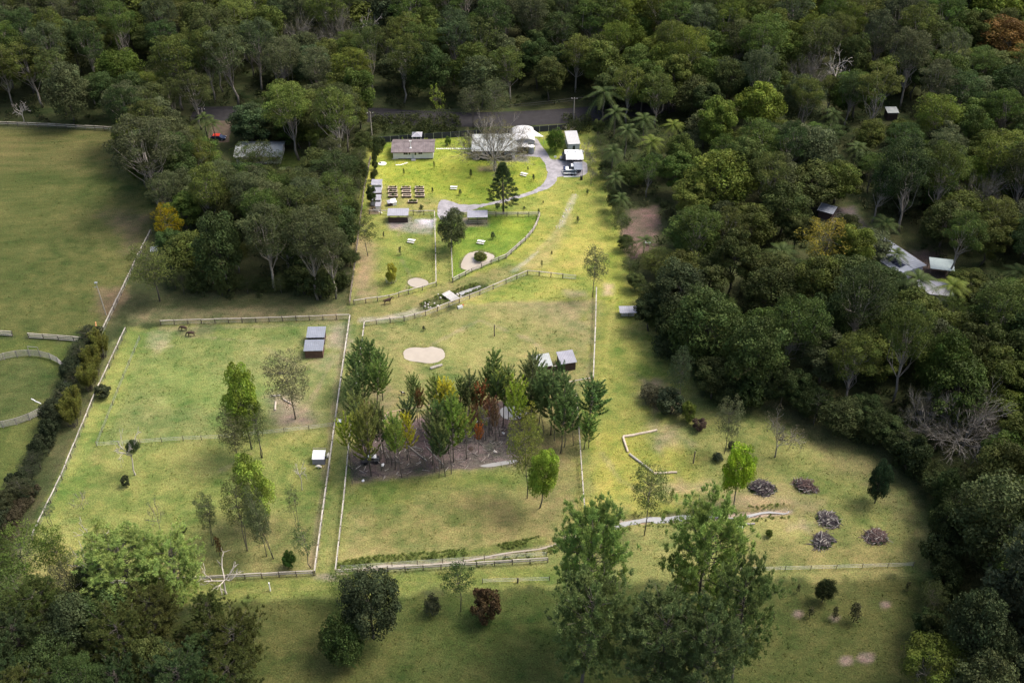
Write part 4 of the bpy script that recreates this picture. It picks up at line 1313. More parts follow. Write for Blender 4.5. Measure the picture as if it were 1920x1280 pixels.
# gazebo behind it
b = G(782, 268)
r = thing('garden_gazebo', 'small grey hip roofed gazebo behind the brown roofed cottage', 'gazebo', b)
for sx in (-1, 1):
    for sy in (0, 2):
        part('post', Geo().box(sx * 1.15 - .05, sx * 1.15 + .05, sy + .1, sy + .2, 0, 2.0), MAT['white'], r)
g = Geo().add([(-1.45, -.2, 1.98), (1.45, -.2, 1.98), (1.45, 2.5, 1.98), (-1.45, 2.5, 1.98), (0, 1.15, 2.75)], [[0, 1, 4], [1, 2, 4], [2, 3, 4], [3, 0, 4], [3, 2, 1, 0]])
part('roof', g, MAT['roof_grey'], r)
g = Geo()
for x, y in ((-1.45, -.2), (1.45, -.2), (1.45, 2.5), (-1.45, 2.5)):
    g.tube([(x, y, 1.99), (0, 1.15, 2.78)], .06, 4)
part('hip_cap', g, MAT['white'], r)

# main house
o, yaw, L = base_line((888, 297), (966, 296))
r = thing('main_house', 'long low house with pale roof behind the bare tree', 'house', o, yaw)
gable_house(r, L, 9.0, 2.5, 1.1, .5, 'roof_pale', 'wall_white', 20)
for x in np.linspace(.1, L - .2, 6):
    part('verandah_post', Geo().box(x, x + .11, -.42, -.31, 0, 2.35), MAT['white'], r)
part('verandah_floor', Geo().box(-.2, L, -.6, -.03, 0, .2), MAT['concrete'], r)
for x in (.9, 3.1, 5.4, 9.0):
    window(r, x, x + 1.3, 0, .9, 2.1, 2)
door(r, 7.6, 8.5, 0, 2.2, 'wall_dark')

# big shed with a curved roof, lean-to, tank and shade sail
o, yaw, L = base_line((964, 287), (1002, 286))
r = thing('barrel_roof_shed', 'big shed with white curved roof beside the gravel drive', 'shed', o, yaw)
part('wall', Geo().box(0, L, .9, 8.2, 0, 2.9), MAT['roof_pale'], r)
n = 14
pts = [(L / 2 - math.cos(i / n * math.pi) * (L / 2 + .3), 2.92 + math.sin(i / n * math.pi) * 1.15) for i in range(n + 1)]
g = Geo()
for i in range(n):
    (x0, z0), (x1, z1) = pts[i], pts[i + 1]
    g.slab((x0, .6, z0), (x1, .6, z1), (x1, 8.5, z1), (x0, 8.5, z0), .06)
part('roof', g, MAT['roof_white'], r)
g = Geo().add([(x, .93, z - .08) for x, z in pts] + [(x, 1.0, z - .08) for x, z in pts], [list(range(n + 1))[::-1], list(range(n + 1, 2 * n + 2))])
part('gable', g, MAT['roof_grey'], r)
part('lean_to_roof', Geo().slab((-.1, -1.0, 2.35), (3.9, -1.0, 2.35), (3.9, .88, 2.75), (-.1, .88, 2.75), .08), MAT['roof_white'], r)
part('lean_to_wall', Geo().box(0, 2.6, .72, .86, 0, 2.5), MAT['wall_rust'], r)
for x in (0, 1.3, 2.6, 3.75):
    part('post', Geo().box(x, x + .1, -.9, -.8, 0, 2.3), MAT['wall_dark'], r)
door(r, 2.75, 3.6, .88, 2.1, 'dark')
part('shelf', Geo().box(.2, 2.4, .3, .7, .0, .9), MAT['wall_rust'], r)
part('notice', Geo().box(1.45, 1.7, .66, .715, 1.3, 2.1), MAT['white'], r)
b = G(996, 290)
r = thing('water_tank', 'blue grey corrugated water tank with white lid beside the curved roof shed', 'water tank', b)
g = Geo()
zz = np.linspace(0, 2.15, 24)
g.tube([(0, .85, z) for z in zz], .84 + .025 * np.cos(np.arange(24) * math.pi), 20)
part('body', g, MAT['roof_blue'], r, True)
part('lid', Geo().tube([(0, .85, 2.16), (0, .85, 2.25), (0, .85, 2.5)], [.9, .88, .15], 20), MAT['white'], r)
b = G(1002, 268)
r = thing('shade_sail', 'white shade sail stretched beside the curved roof shed', 'shade sail', b)
A, B_, Cc = Vector((-1.2, -1.2, 2.75)), Vector((2.6, -1.0, 2.5)), Vector((-.9, 3.0, 2.95))
v, f = [], []
m = 7
idx = {}
for i in range(m + 1):
    for j in range(m + 1 - i):
        p_ = A + (B_ - A) * (i / m) + (Cc - A) * (j / m)
        p_ += Vector((0, 0, -.55 * (i / m) * (j / m) * (1 - i / m - j / m) * 9 / 3))
        idx[i, j] = len(v)
        v.append(p_)
for i in range(m):
    for j in range(m - i):
        f.append([idx[i, j], idx[i + 1, j], idx[i, j + 1]])
        if i + j < m - 1:
            f.append([idx[i + 1, j], idx[i + 1, j + 1], idx[i, j + 1]])
part('cloth', Geo().add(v, f), MAT['white'], r, True)
for q in (A, B_, Cc):
    part('post', Geo().tube([(q.x, q.y, 0), (q.x, q.y, q.z + .1)], .06, 6), MAT['steel'], r)

# pale cabin
o, yaw, L = base_line((1065, 286), (1086.5, 286))
r = thing('granny_flat', 'pale grey cabin with white flat roof behind the caravan', 'cabin', o, yaw + R(5))
part('wall', Geo().box(0, L, 0, 7.2, .15, 2.6), MAT['wall_grey'], r)
part('roof', Geo().slab((-.15, -.2, 2.68), (L + .15, -.2, 2.68), (L + .15, 7.4, 2.78), (-.15, 7.4, 2.78), .1).ribs((-.15, -.2, 2.68), (L + .15, -.2, 2.68), (L + .15, 7.4, 2.78), (-.15, 7.4, 2.78), 8), MAT['roof_white'], r)
part('base', Geo().box(.1, L - .1, .1, 7.1, 0, .148), MAT['dark'], r)
window(r, L * .38, L * .62, 0, .5, 2.1, 2)
g = Geo()
for y in (1.2, 3.4, 5.4):
    g.box(-.03, -.003, y, y + 1.1, 1.1, 2.0)
part('side_window', g, MAT['glass'], r, kind='stuff')

# caravan with awning
o, yaw, L = base_line((1057.5, 304), (1093.5, 304))
r = thing('caravan', 'dark caravan with white roof and white awning on the gravel', 'caravan', o, yaw)
g = Geo()
prof = [(0, .45), (-.55, .9), (-.5, 1.6), (.25, 2.45), (L - .3, 2.45), (L, 2.1), (L, .45)]
g.add([(x, .1, z) for x, z in prof] + [(x, 2.3, z) for x, z in prof], [list(range(7))[::-1], list(range(7, 14))] + [[i, (i + 1) % 7, 7 + (i + 1) % 7, 7 + i] for i in range(7)])
part('body', g, MAT['cardark'], r)
part('roof', Geo().box(.15, L - .25, .05, 2.35, 2.455, 2.55), MAT['white'], r)
for x in (.7, 2.8, 4.9):
    part('roof_hatch', Geo().box(x, x + .6, .9, 1.5, 2.555, 2.68), MAT['steel'], r)
part('awning', Geo().slab((.45, -2.1, 1.98), (L - .1, -2.1, 1.98), (L - .1, .04, 2.4), (.45, .04, 2.4), .03), MAT['white'], r)
for x in (.55, L - .2):
    part('awning_pole', Geo().tube([(x, -2.05, 0), (x, -2.05, 1.95)], .03, 5), MAT['steel'], r)
for x in (2.4, 3.2):
    w_ = part('wheel', Geo().tube([(x, .12, .36), (x, .34, .36)], .36, 14), MAT['rubber'], r)
    part('rim', Geo().tube([(x, .10, .36), (x, .13, .36)], .2, 10), MAT['steel'], w_)
part('drawbar', Geo().tube([(-.4, 1.2, .5), (-1.7, 1.2, .5)], .06, 5), MAT['dark'], r)
part('gas_bottle_box', Geo().box(-1.1, -.56, .7, 1.7, .55, 1.0), MAT['steel'], r)
part('window', Geo().box(1.0, 1.9, .07, .098, 1.3, 1.9), MAT['glass'], r)
part('door', Geo().box(3.6, 4.3, .06, .098, .5, 2.2), MAT['wall_grey'], r)

# four wheel drive
def vehicle(name, label, cat, loc, yaw, L, prof, Wd, paint, roofrack=True):
    r = thing(name, label, cat, loc, yaw)
    n = len(prof)
    g = Geo().add([(x, -Wd / 2, z) for x, z in prof] + [(x, Wd / 2, z) for x, z in prof], [list(range(n))[::-1], list(range(n, 2 * n))] + [[i, (i + 1) % n, n + (i + 1) % n, n + i] for i in range(n)])
    part('body', g, MAT[paint], r)
    for x in (.95, L - .95):
        for sy in (-1, 1):
            w_ = part('wheel', Geo().tube([(x, sy * (Wd / 2 - .16), .38), (x, sy * (Wd / 2 + .06), .38)], .38, 14), MAT['rubber'], r)
            part('rim', Geo().tube([(x, sy * (Wd / 2 + .062), .38), (x, sy * (Wd / 2 + .09), .38)], .22, 10), MAT['steel'], w_)
    for sy in (-1, 1):
        part('headlight', Geo().box(-.03, .03, sy * .62 - .15, sy * .62 + .15, .75, .92), MAT['white'], r)
    return r
L = 4.8
r = vehicle('parked_off_roader', 'dark navy off road wagon with white roof rack parked behind the trailer', 'car', G(1056, 321.5), 0, L,
            [(0, .4), (0, 1.0), (.15, 1.1), (1.35, 1.2), (1.95, 1.82), (L - .25, 1.85), (L, 1.2), (L, .4)], 1.9, 'carblue')
part('windscreen', Geo().slab((1.40, -.8, 1.26), (1.40, .8, 1.26), (1.92, .72, 1.81), (1.92, -.72, 1.81), -.015), MAT['glass'], r)
for sy in (-1, 1):
    part('side_window', Geo().box(1.9, 3.9, sy * .955 - .006, sy * .955 + .006, 1.25, 1.70), MAT['glass'], r)
part('roof_rack', Geo().box(2.1, 4.4, -.75, .75, 1.9, 1.98), MAT['white'], r)
# box trailer with white lid
o, yaw, L = base_line((1061, 326), (1079, 326))
r = thing('box_trailer', 'grey green box trailer with a white lid in front of the off road wagon', 'trailer', o, yaw)
part('tub', Geo().box(0, L, 0, 1.6, .55, 1.15), MAT['teal'], r)
part('lid', Geo().slab((-.06, -.06, 1.2), (L + .06, -.06, 1.2), (L + .06, 1.66, 1.32), (-.06, 1.66, 1.32), .045), MAT['white'], r)
for sy in (-.22, 1.62):
    part('wheel', Geo().tube([(L / 2, sy, .33), (L / 2, sy + .2, .33)], .33, 12), MAT['rubber'], r)
part('drawbar', Geo().tube([(0, .8, .5), (-1.1, .8, .45)], .05, 5), MAT['dark'], r)
# low flatbed trailer
o, yaw, L = base_line((1056, 329.5), (1082, 329.5))
r = thing('flatbed_trailer', 'low trailer with white side rails nearest the lawn edge', 'trailer', o, yaw)
for y in (0, 1.25):
    part('side_rail', Geo().box(0, L, y, y + .16, .55, .78), MAT['white'], r)
part('deck', Geo().box(.05, L - .05, .165, 1.245, .5, .58), MAT['dark'], r)
part('crossbar', Geo().box(L - .6, L - .35, .17, 1.24, .585, .7), MAT['white'], r)
for y in (-.25, 1.43):
    part('wheel', Geo().tube([(L * .6, y, .33), (L * .6, y + .2, .33)], .33, 12), MAT['rubber'], r)
part('winch_post', Geo().tube([(-.3, .7, .5), (-.3, .7, 1.2)], .12, 8), MAT['wall_white'], r)
o, yaw, L = base_line((1057, 332.5), (1087, 332))
tag(obj('kerb_log', Geo().box(0, L, 0, .22, 0, .2).mesh('kerb_log', MAT['white']), None, o, yaw), 'white kerb sleeper along the edge of the parking apron', 'kerb')
# skillion carport
o, yaw, L = base_line((1076, 331), (1092, 331))
r = thing('small_carport', 'small white edged carport with grey roof right of the trailers', 'carport', o, yaw)
part('roof', Geo().slab((0, -.2, 2.2), (L, -.2, 2.2), (L, 3.4, 2.35), (0, 3.4, 2.35), .07), MAT['roof_blue'], r)
part('fascia', Geo().box(-.05, L + .05, 3.41, 3.5, 2.1, 2.42), MAT['white'], r)
for x in (.05, L - .15):
    for y in (0, 3.2):
        part('post', Geo().box(x, x + .1, y, y + .1, 0, 2.12), MAT['navy'], r)
tag(obj('wheelie_bin', Geo().prism([(-.3, -.3), (.3, -.3), (.3, .3), (-.3, .3)], 0, .95).box(-.33, .33, -.36, .34, .953, 1.03).mesh('wheelie_bin', MAT['dark']), None, G(1090, 337)), 'dark wheelie bin at the corner of the parking apron', 'bin')
b = G(1041, 300)
r = thing('sign_board', 'small blank white board on a post beside the drive', 'sign', b)
part('board', Geo().box(-.32, .32, -.03, .03, .75, 1.25), MAT['white'], r)
part('post', Geo().box(-.04, .04, .032, .1, 0, 1.2), MAT['dark'], r)

# three grey sheds along the west fence
for i, (a, b_, lab) in enumerate([((697, 357), (716.5, 357), 'rearmost grey roofed shed of the three along the west fence'), ((696, 372.5), (715.5, 372.5), 'middle grey roofed shed of the three along the west fence'), ((695, 386), (714.5, 386), 'grey roofed shed next to the wire cage, front one of three')]):
    o, yaw, L = base_line(a, b_)
    r = thing('garden_shed', lab, 'shed', o, yaw, 'grey sheds along the west fence')
    part('wall', Geo().box(.08, L - .08, .1, 1.95, 0, 1.75), MAT['wall_grey' if i != 1 else 'wall_dark'], r)
    part('roof', Geo().slab((-.05, -.12, 1.82), (L + .05, -.12, 1.82), (L + .05, 2.12, 2.15), (-.05, 2.12, 2.15), .06).ribs((-.05, -.12, 1.82), (L + .05, -.12, 1.82), (L + .05, 2.12, 2.15), (-.05, 2.12, 2.15), 7), MAT['roof_grey'], r)
    part('fascia', Geo().box(-.05, L + .05, -.17, -.125, 1.62, 1.82), MAT['white' if i == 0 else 'wall_dark'], r)
b = G(709, 396)
r = thing('wire_cage', 'small wire cage with white door below the grey sheds', 'cage', b)
g = Geo()
for x in (-.6, .6):
    for y in (0, 1.6):
        g.box(x - .04, x + .04, y - .04, y + .04, 0, 1.5)
part('frame', g, MAT['white'], r)
part('roof', Geo().slab((-.7, -.1, 1.56), (.7, -.1, 1.56), (.7, 1.7, 1.7), (-.7, 1.7, 1.7), .05), MAT['roof_grey'], r)
part('door', Geo().box(-.5, .5, -.09, -.05, .1, 1.45), MAT['wall_white'], r)
b = G(700, 392)
tag(obj('leaning_plank', Geo().box(-.09, .09, 0, 3.2, 0, .08).mesh('leaning_plank', MAT['white']), None, b, R(-128)), 'white plank lying on dark mulch beside the wire cage', 'plank')

# raised garden beds
def bed(label, px, py, w=2.35, d=1.05, h=.55, plants=0, tint=(.07, .11, .02)):
    b = G(px, py)
    r = thing('raised_garden_bed', label, 'garden bed', b, 0, 'raised timber garden beds')
    e = .07
    part('board', Geo().box(-w / 2, w / 2, 0, e, 0, h), MAT['bed_side'], r)
    part('board', Geo().box(-w / 2, w / 2, d - e, d, 0, h), MAT['bed_side'], r)
    part('board', Geo().box(-w / 2, -w / 2 + e, e + .002, d - e - .002, 0, h), MAT['bed_side'], r)
    part('board', Geo().box(w / 2 - e, w / 2, e + .002, d - e - .002, 0, h), MAT['bed_side'], r)
    g = Geo()
    for y0, y1 in ((-.06, .16), (d - .16, d + .06)):
        g.box(-w / 2 - .06, w / 2 + .06, y0, y1, h + .003, h + .05)
    for x0, x1 in ((-w / 2 - .06, -w / 2 + .16), (w / 2 - .16, w / 2 + .06)):
        g.box(x0, x1, .163, d - .163, h + .003, h + .05)
    part('capping', g, MAT['bed_timber'], r, kind='stuff')
    part('soil', Geo().box(-w / 2 + e + .002, w / 2 - e - .002, e + .002, d - e - .002, .05, h - .1), MAT['soil'], r)
    if plants:
        g = Geo()
        for k in range(plants):
            clump(g, (random.uniform(-w * .42, w * .42), random.uniform(.2, d - .2), h + .12), random.uniform(.16, .34), 26, .22, .12, .9, .5, random.uniform(.8, 1.2))
        q = obj('vegetables', g.mesh('vegetables', MAT['leaf'], False, True), r)
        q['kind'] = 'stuff'
        q.color = (*tint, 1)
    return r
cols = [(737, 'west'), (762.5, 'middle'), (787.5, 'east')]
rows = [(356.5, 'back'), (363.5, 'centre'), (371.2, 'front')]
pl = {(0, 0): (2, 'bed of thin seedlings'), (0, 1): (5, 'bed of straggly green plants'), (0, 2): (3, 'nearly bare bed'), (1, 0): (3, 'bed with yellow flowers'), (1, 1): (0, 'bare soil bed'), (1, 2): (1, 'bare bed with deep soil'), (2, 0): (4, 'bed of low greens'), (2, 1): (2, 'bed with one yellow plant'), (2, 2): (3, 'bed with a leafy corner plant')}
for i, (x, cn) in enumerate(cols):
    for j, (y, rn) in enumerate(rows):
        n, lab = pl[i, j]
        bed(f'{lab}, {rn} row of the {cn} column of raised beds', x - .6 * (2 - j), y, plants=n, tint=(.20, .22, .02) if 'yellow' in lab else (.07, .11, .02))
bed('single raised bed overflowing with green leaves, set apart by the coop', 774, 382, plants=14)
# chicken coop
b = G(736, 386)
r = thing('chicken_coop', 'small dark chicken coop with white sloping roof beside the garden beds', 'coop', b, R(22))
part('hutch', Geo().box(-1.1, .1, 0, 1.1, .1, .95), MAT['wall_dark'], r)
part('run_frame', Geo().box(.1, 1.1, .0, .06, 0, .9).box(.1, 1.1, 1.04, 1.1, 0, .9).box(1.04, 1.1, .065, 1.035, 0, .9), MAT['wall_white'], r)
part('roof', Geo().slab((-.3, -.15, .98), (1.2, -.15, .98), (1.2, 1.25, 1.35), (-.3, 1.25, 1.35), .05), MAT['white'], r)
part('hutch_roof', Geo().slab((-1.2, -.1, 1.0), (-.32, -.1, 1.0), (-.32, 1.2, 1.25), (-1.2, 1.2, 1.25), .05), MAT['roof_grey'], r)
# white tank lid
b = G(717, 307)
r = thing('septic_lid', 'white oval concrete slab with a dark cover on the lawn', 'concrete slab', b)
part('slab', Geo().prism([(1.15 * math.cos(a), 1.0 * math.sin(a)) for a in np.linspace(0, 2 * math.pi, 24, False)], -.02, .08), MAT['whitepad'], r)
part('cover', Geo().prism([(-.62 + .3 * math.cos(a), .25 + .3 * math.sin(a)) for a in np.linspace(0, 2 * math.pi, 12, False)], .083, .13), MAT['dark'], r)
# stepping stones
for i in range(18):
    b = G(819 + i * 3.75, 279.5 - .02 * i)
    q = obj('stepping_stone', Geo().prism([(.2 * math.cos(a) * random.uniform(.85, 1.15), .28 * math.sin(a) * random.uniform(.85, 1.15)) for a in np.linspace(0, 2 * math.pi, 9, False)], -.02, .14).mesh('stepping_stone', MAT['white']), None, b)
    tag(q, 'white stepping stone in the dotted row between cottage and main house', 'stone', 'white stones between the two houses')
for i, (x, y) in enumerate([(744, 309.5), (748, 309.3), (752, 309), (756, 307.8), (760, 306.5), (763, 305.5)]):
    q = obj('paving_slab', Geo().box(-.28, .28, -.2, .2, -.02, .05).mesh('paving_slab', MAT['whitepad']), None, G(x, y), random.uniform(-.3, .3))
    tag(q, 'pale paving slab in the short path in front of the cottage', 'paving slab', 'paving slabs in front of the cottage')
b = G(741.5, 311)
r = thing('clothes_line', 'thin clothes line pole on the lawn before the cottage', 'clothes line', b)
part('pole', Geo().tube([(0, 0, 0), (0, 0, 2.1)], .05, 6), MAT['steel'], r)
part('arm', Geo().box(-.9, .9, -.03, .03, 2.1, 2.16), MAT['steel'], r)

# picnic tables
pt = thing('picnic_table', 'pale timber picnic table beside the gravel turning area', 'picnic table', G(851, 354), R(-4), 'picnic tables')
for k in range(4):
    part('top_board', Geo().box(-1.05, 1.05, -.36 + k * .185, -.36 + k * .185 + .17, .72, .77), MAT['wall_white'], pt)
for y in (-.85, .62):
    part('bench', Geo().box(-1.05, 1.05, y, y + .27, .42, .47), MAT['wall_white'], pt)
for x in (-.75, .75):
    g = Geo().box(x - .04, x + .04, -.84, .84, .34, .415).box(x - .04, x + .04, -.4, .4, .64, .715)
    g.tube([(x + .06, -.25, .7), (x + .06, -.75, 0)], .05, 4).tube([(x + .06, .25, .7), (x + .06, .75, 0)], .05, 4)
    part('trestle', g, MAT['rail_grey'], pt)
dup(pt, G(982.5, 329), R(-24), 'pale picnic table under the bare tree, in the bend of the drive')
dup(pt, G(771.5, 454), R(-14), 'pale picnic table in the goat paddock')
dup(pt, G(902, 456), R(-16), 'pale picnic table on the vivid green grass by the duck pond')
for o_ in [o_ for o_ in S.objects if o_.get('category') == 'picnic table']:
    o_.scale = (.88, .88, .88)

# horse shelters
def shelter(label, a, b, D, hf, hb, wall_front=0, roof='roof_grey', wall='wall_dark', back=True, side=True, gap=.45, front_gap=False, group='horse shelters', name='horse_shelter', rails=0, ribs=10):
    o, yaw, L = base_line(a, b)
    r = thing(name, label, 'shelter', o, yaw, group)
    for x in (.05, L / 2 - .06, L - .17):
        for y in (.05, D - .17):
            part('post', Geo().box(x, x + .12, y, y + .12, 0, (hf if y < 1 else hb) - .08), MAT['post'], r)
    q = [(-.2, -.25, hf), (L + .2, -.25, hf), (L + .2, D + .25, hb), (-.2, D + .25, hb)]
    part('roof', Geo().slab(*q, .06).ribs(*q, ribs), MAT[roof], r)
    def boards(n0, n1, fixed, axis_, z1, nm):
        n = max(1, round(z1 / .3))
        for k in range(n):
            za, zb = .02 + k * z1 / n, (k + 1) * z1 / n
            g = Geo().box(n0, n1, fixed, fixed + .04, za, zb) if axis_ == 'x' else Geo().box(fixed, fixed + .04, n0, n1, za, zb)
            part('wall_board', g, MAT[wall], r)
    if wall_front:
        boards(0, L, 0, 'x', wall_front, 'front')
    if back:
        boards(0, L, D - .04, 'x', hb - .2, 'back')
    if side:
        boards(.05, D - .05, .0, 'y', min(hf, hb) - .25, 's')
        boards(.05, D - .05, L - .04, 'y', min(hf, hb) - .25, 's')
    for k in range(rails):
        part('rail', Geo().box(0, L, -.03, .03, .5 + k * .5, .62 + k * .5), MAT['rail_grey'], r)
    return r
shelter('horse shelter with grey roof and solid dark front above the goat paddock', (728.5, 417.5), (765, 417.3), 2.6, 2.25, 2.5, 1.5, side=False, back=False)
shelter('open sided horse shelter with grey roof at the top of the duck paddock', (878, 421), (913, 420.5), 2.5, 2.25, 2.5, 0, back=False, side=False, rails=2)
shelter('rear shelter of the blue grey roofed pair in the left paddock', (578, 647), (609, 646.5), 3.0, 2.3, 2.6, 0, roof='roof_blue')
shelter('front shelter of the blue grey roofed pair, closed dark front wall', (573, 671.5), (606, 670.8), 3.0, 2.2, 2.5, 2.1, roof='roof_blue', wall='wall_rust')
shelter('grey roofed shelter bay nearest the lane fence, beside the pines', (1052, 697), (1079, 693), 3.4, 2.3, 2.6, 2.2)
shelter('pale roofed shelter bay half hidden by the pines', (1004, 703.5), (1034, 699.5), 3.4, 2.3, 2.6, 2.2, roof='roof_pale')
o, yaw, L = base_line((1034.5, 699.4), (1051.5, 697.2))
r = thing('shelter_link_wall', 'dark board wall joining the two shelter bays beside the pines', 'wall', o, yaw)
for k in range(6):
    part('board', Geo().box(0, L, 0, .05, .02 + k * .3, .3 + k * .3), MAT['wall_dark'], r)
part('capping_rail', Geo().box(0, L, -.06, .12, 1.803, 1.88), MAT['rail'], r)
shelter('small low open shelter with grey roof under the forest edge', (1163, 595.5), (1194, 595), 2.0, 1.5, 1.6, 0, side=False, back=False, ribs=8)
o, yaw, L = base_line((1164, 596), (1193, 595.5))
r = thing('hay_stack', 'pale hay bales under the small low open shelter', 'hay bales', o, yaw)
for x in np.arange(.2, L - 1.0, 1.0):
    part('bale', Geo().box(x, x + .92, .6, 1.3, 0, .5), MAT['stone'], r)

# solar pump panel in the western trees
b = G(291, 477)
r = thing('solar_panel', 'tilted solar panel on a stand at the edge of the pasture', 'solar panel', b, R(10))
part('panel', Geo().slab((-.9, -.5, 1.25), (.9, -.5, 1.25), (.9, .7, 1.9), (-.9, .7, 1.9), .05), MAT['steel'], r)
part('stand', Geo().tube([(0, .1, 0), (0, .1, 1.5)], .06, 6), MAT['dark'], r)

# footbridge
A, B_, Cc, D_ = G(828, 553), G(842, 546.5), G(862, 560.5), G(847, 568)
r = thing('foot_bridge', 'grey plank footbridge across the little creek', 'bridge', A)
ln = ((D_ - A) + (Cc - B_)) / 2
wd = ((B_ - A) + (Cc - D_)) / 2
n = 12
for i in range(n):
    p0 = ln * (i / n)
    e = ln * ((i + .88) / n)
    jit = wd.normalized() * random.uniform(-.06, .06)
    q = [p0 + jit, e + jit, e + wd + jit, p0 + wd + jit]
    z = .28 + .10 * math.sin((i + .5) / n * math.pi)
    part('plank', Geo().slab(*[(v.x, v.y, z) for v in q], .06), MAT['concrete'], r)
for s in (.12, .88):
    p0 = wd * s
    part('beam', Geo().tube([(p0.x, p0.y, .12), (p0.x + ln.x, p0.y + ln.y, .12)], .09, 5), MAT['post'], r)

def rocks(label, spots, smin, smax, group):
    for (x, y) in spots:
        g = Geo()
        n = 7
        a = np.linspace(0, 2 * math.pi, n, False)
        s = random.uniform(smin, smax)
        rr = s * rng.uniform(.7, 1.2, n)
        v = [(rr[i] * math.cos(a[i]), rr[i] * .8 * math.sin(a[i]), -.1) for i in range(n)] + [(rr[i] * .7 * math.cos(a[i]), rr[i] * .55 * math.sin(a[i]), s * random.uniform(.45, .7)) for i in range(n)]
        f = [list(range(n, 2 * n))] + [[i, (i + 1) % n, n + (i + 1) % n, n + i] for i in range(n)]
        q = obj('creek_stone', g.add(v, f).mesh('creek_stone', MAT['stone']), None, G(x, y), random.uniform(0, 6))
        tag(q, label, 'stone', group)
rocks('pale stone on the creek bank beside the footbridge', [(800 + random.uniform(-8, 30), 574 + random.uniform(-8, 4)) for _ in range(12)] + [(822, 552), (826, 558), (835, 566), (858, 552), (864, 556), (842, 570)], .18, .42, 'stones along the little creek')
rocks('small pale stone in the washed out wheel track', [(1077 - 6 * k + random.uniform(-4, 4), 368 + 12 * k + random.uniform(-4, 4)) for k in range(6) for _ in range(4)], .12, .26, 'stones in the washed out track')

# water trough with ball valve
b = G(863, 577)
r = thing('water_trough', 'white water trough with a red float against the curving fence', 'trough', b, R(25))
g = Geo().box(-.55, .55, -.3, -.25, 0, .5).box(-.55, .55, .25, .3, 0, .5).box(-.55, -.5, -.249, .249, 0, .5).box(.5, .55, -.249, .249, 0, .5)
part('tub', g, MAT['white'], r)
part('water', Geo().box(-.499, .499, -.249, .249, .0, .4), MAT['creek_water'], r)
part('float', Geo().tube([(.7, .3, .35), (.95, .35, .4)], .14, 8), MAT['red'], r)

# stock crate with white cover
o, yaw, L = base_line((586.5, 871), (609.5, 871))
r = thing('stock_crate', 'pale canvas covered animal crate on posts beside the lane fence', 'crate', o, yaw)
for x in (.03, L - .11):
    for y in (.03, 2.2):
        part('post', Geo().box(x, x + .08, y, y + .08, 0, 2.1 if y > 1 else 1.5), MAT['rail_grey'], r)
g = Geo()
for i in range(6):
    y0, y1 = i * .36, (i + 1) * .36
    zf = lambda y: 1.45 + .42 * math.sin(min(1, y / 2.2) * math.pi * .62)
    g.slab((-.03, y0, zf(y0)), (L + .03, y0, zf(y0)), (L + .03, y1, zf(y1)), (-.03, y1, zf(y1)), .03)
part('cover', g, MAT['tarp'], r)
for k in range(4):
    part('slat', Geo().box(0, L, -.03, .0, .12 + k * .32, .34 + k * .32), MAT['roof_grey'], r)
part('back_rail', Geo().box(-.1, L + .1, 2.3, 2.36, 2.1, 2.18), MAT['rail_grey'], r)
part('floor', Geo().box(0, L, 0, 2.2, .02, .1), MAT['dark'], r)
# green bin by the lane
b = G(638, 796)
r = thing('feed_bin', 'green plastic feed bin standing in the grass lane', 'bin', b)
part('tub', Geo().prism([(-.38, -.38), (.38, -.38), (.38, .38), (-.38, .38)], 0, 1.05), MAT['green'], r)
part('lid', Geo().box(-.43, .43, -.43, .43, 1.053, 1.15), MAT['white'], r)
# dark posts
for (x, y, t, lab) in [(927, 630, 609, 'thick dark timber post standing alone in the pond paddock'), (1300, 868, 846, 'dark timber post standing alone near the log zigzag'), (971, 1092, 1083, 'short thick post by the bottom wire fence'), (507, 1107, 1092, 'pale marker post below the dead white tree')]:
    b = G(x, y)
    h = HT(b, t)
    q = obj('timber_post', Geo().tube([(0, 0, -.2), (0, 0, h * .5), (.03, 0, h)], [.13, .12, .12], 8).mesh('timber_post', MAT['post' if y != 1107 else 'white']), None, b)
    tag(q, lab, 'post')

# logs
def log(label, a, b, rad, mat='log', cat='log', group='logs lying in the paddocks'):
    o, yaw, L = base_line(a, b)
    q = obj('log', Geo().tube(bend((0, 0, rad * .8), (L, 0, rad * .8), 5, 0, .01), [rad, rad * 1.02, rad * .95, rad * .95, rad * .85], 8).mesh('log', MAT[mat], False), None, o, yaw)
    tag(q, label, cat, group)
log('grey log lying on the grass beside the big clay pond', (807, 692), (829, 685), .3, 'greylog')
log('pale log pointing up the paddock under the spreading tree', (516, 770), (517, 753), .2)
log('dark slender log at the back of the bare patch under the tree', (508, 743), (526, 742), .16, 'greylog')
log('pale log lying diagonally beside the spreading tree trunk', (528, 747), (546, 757), .18)
log('longest pale log, top arm of the log zigzag', (1168, 819), (1232, 807), .24)
log('pale log joined to the long one, running downhill', (1168, 820), (1177, 848), .24)
log('dark topped log slanting behind the feathery tree', (1180, 852), (1224, 886), .24, 'greylog')
log('pale log at the low end of the log zigzag', (1226, 888), (1269, 886), .22)
log('short grey pipe like log beside the white rubbish near the creek', (1396, 983), (1415, 982), .2, 'greylog')
log('thin pale pole lying inside the round pen', (59, 748), (77, 757), .10, 'white')
log('fallen pine trunk across the dirt of the pine yard', (762, 834), (800, 864), .14, 'greylog')
log('second fallen pine trunk crossing the first one', (800, 838), (832, 872), .12, 'greylog')
log('fallen thin trunk among the pines, nearly level', (745, 833), (790, 842), .12, 'greylog')

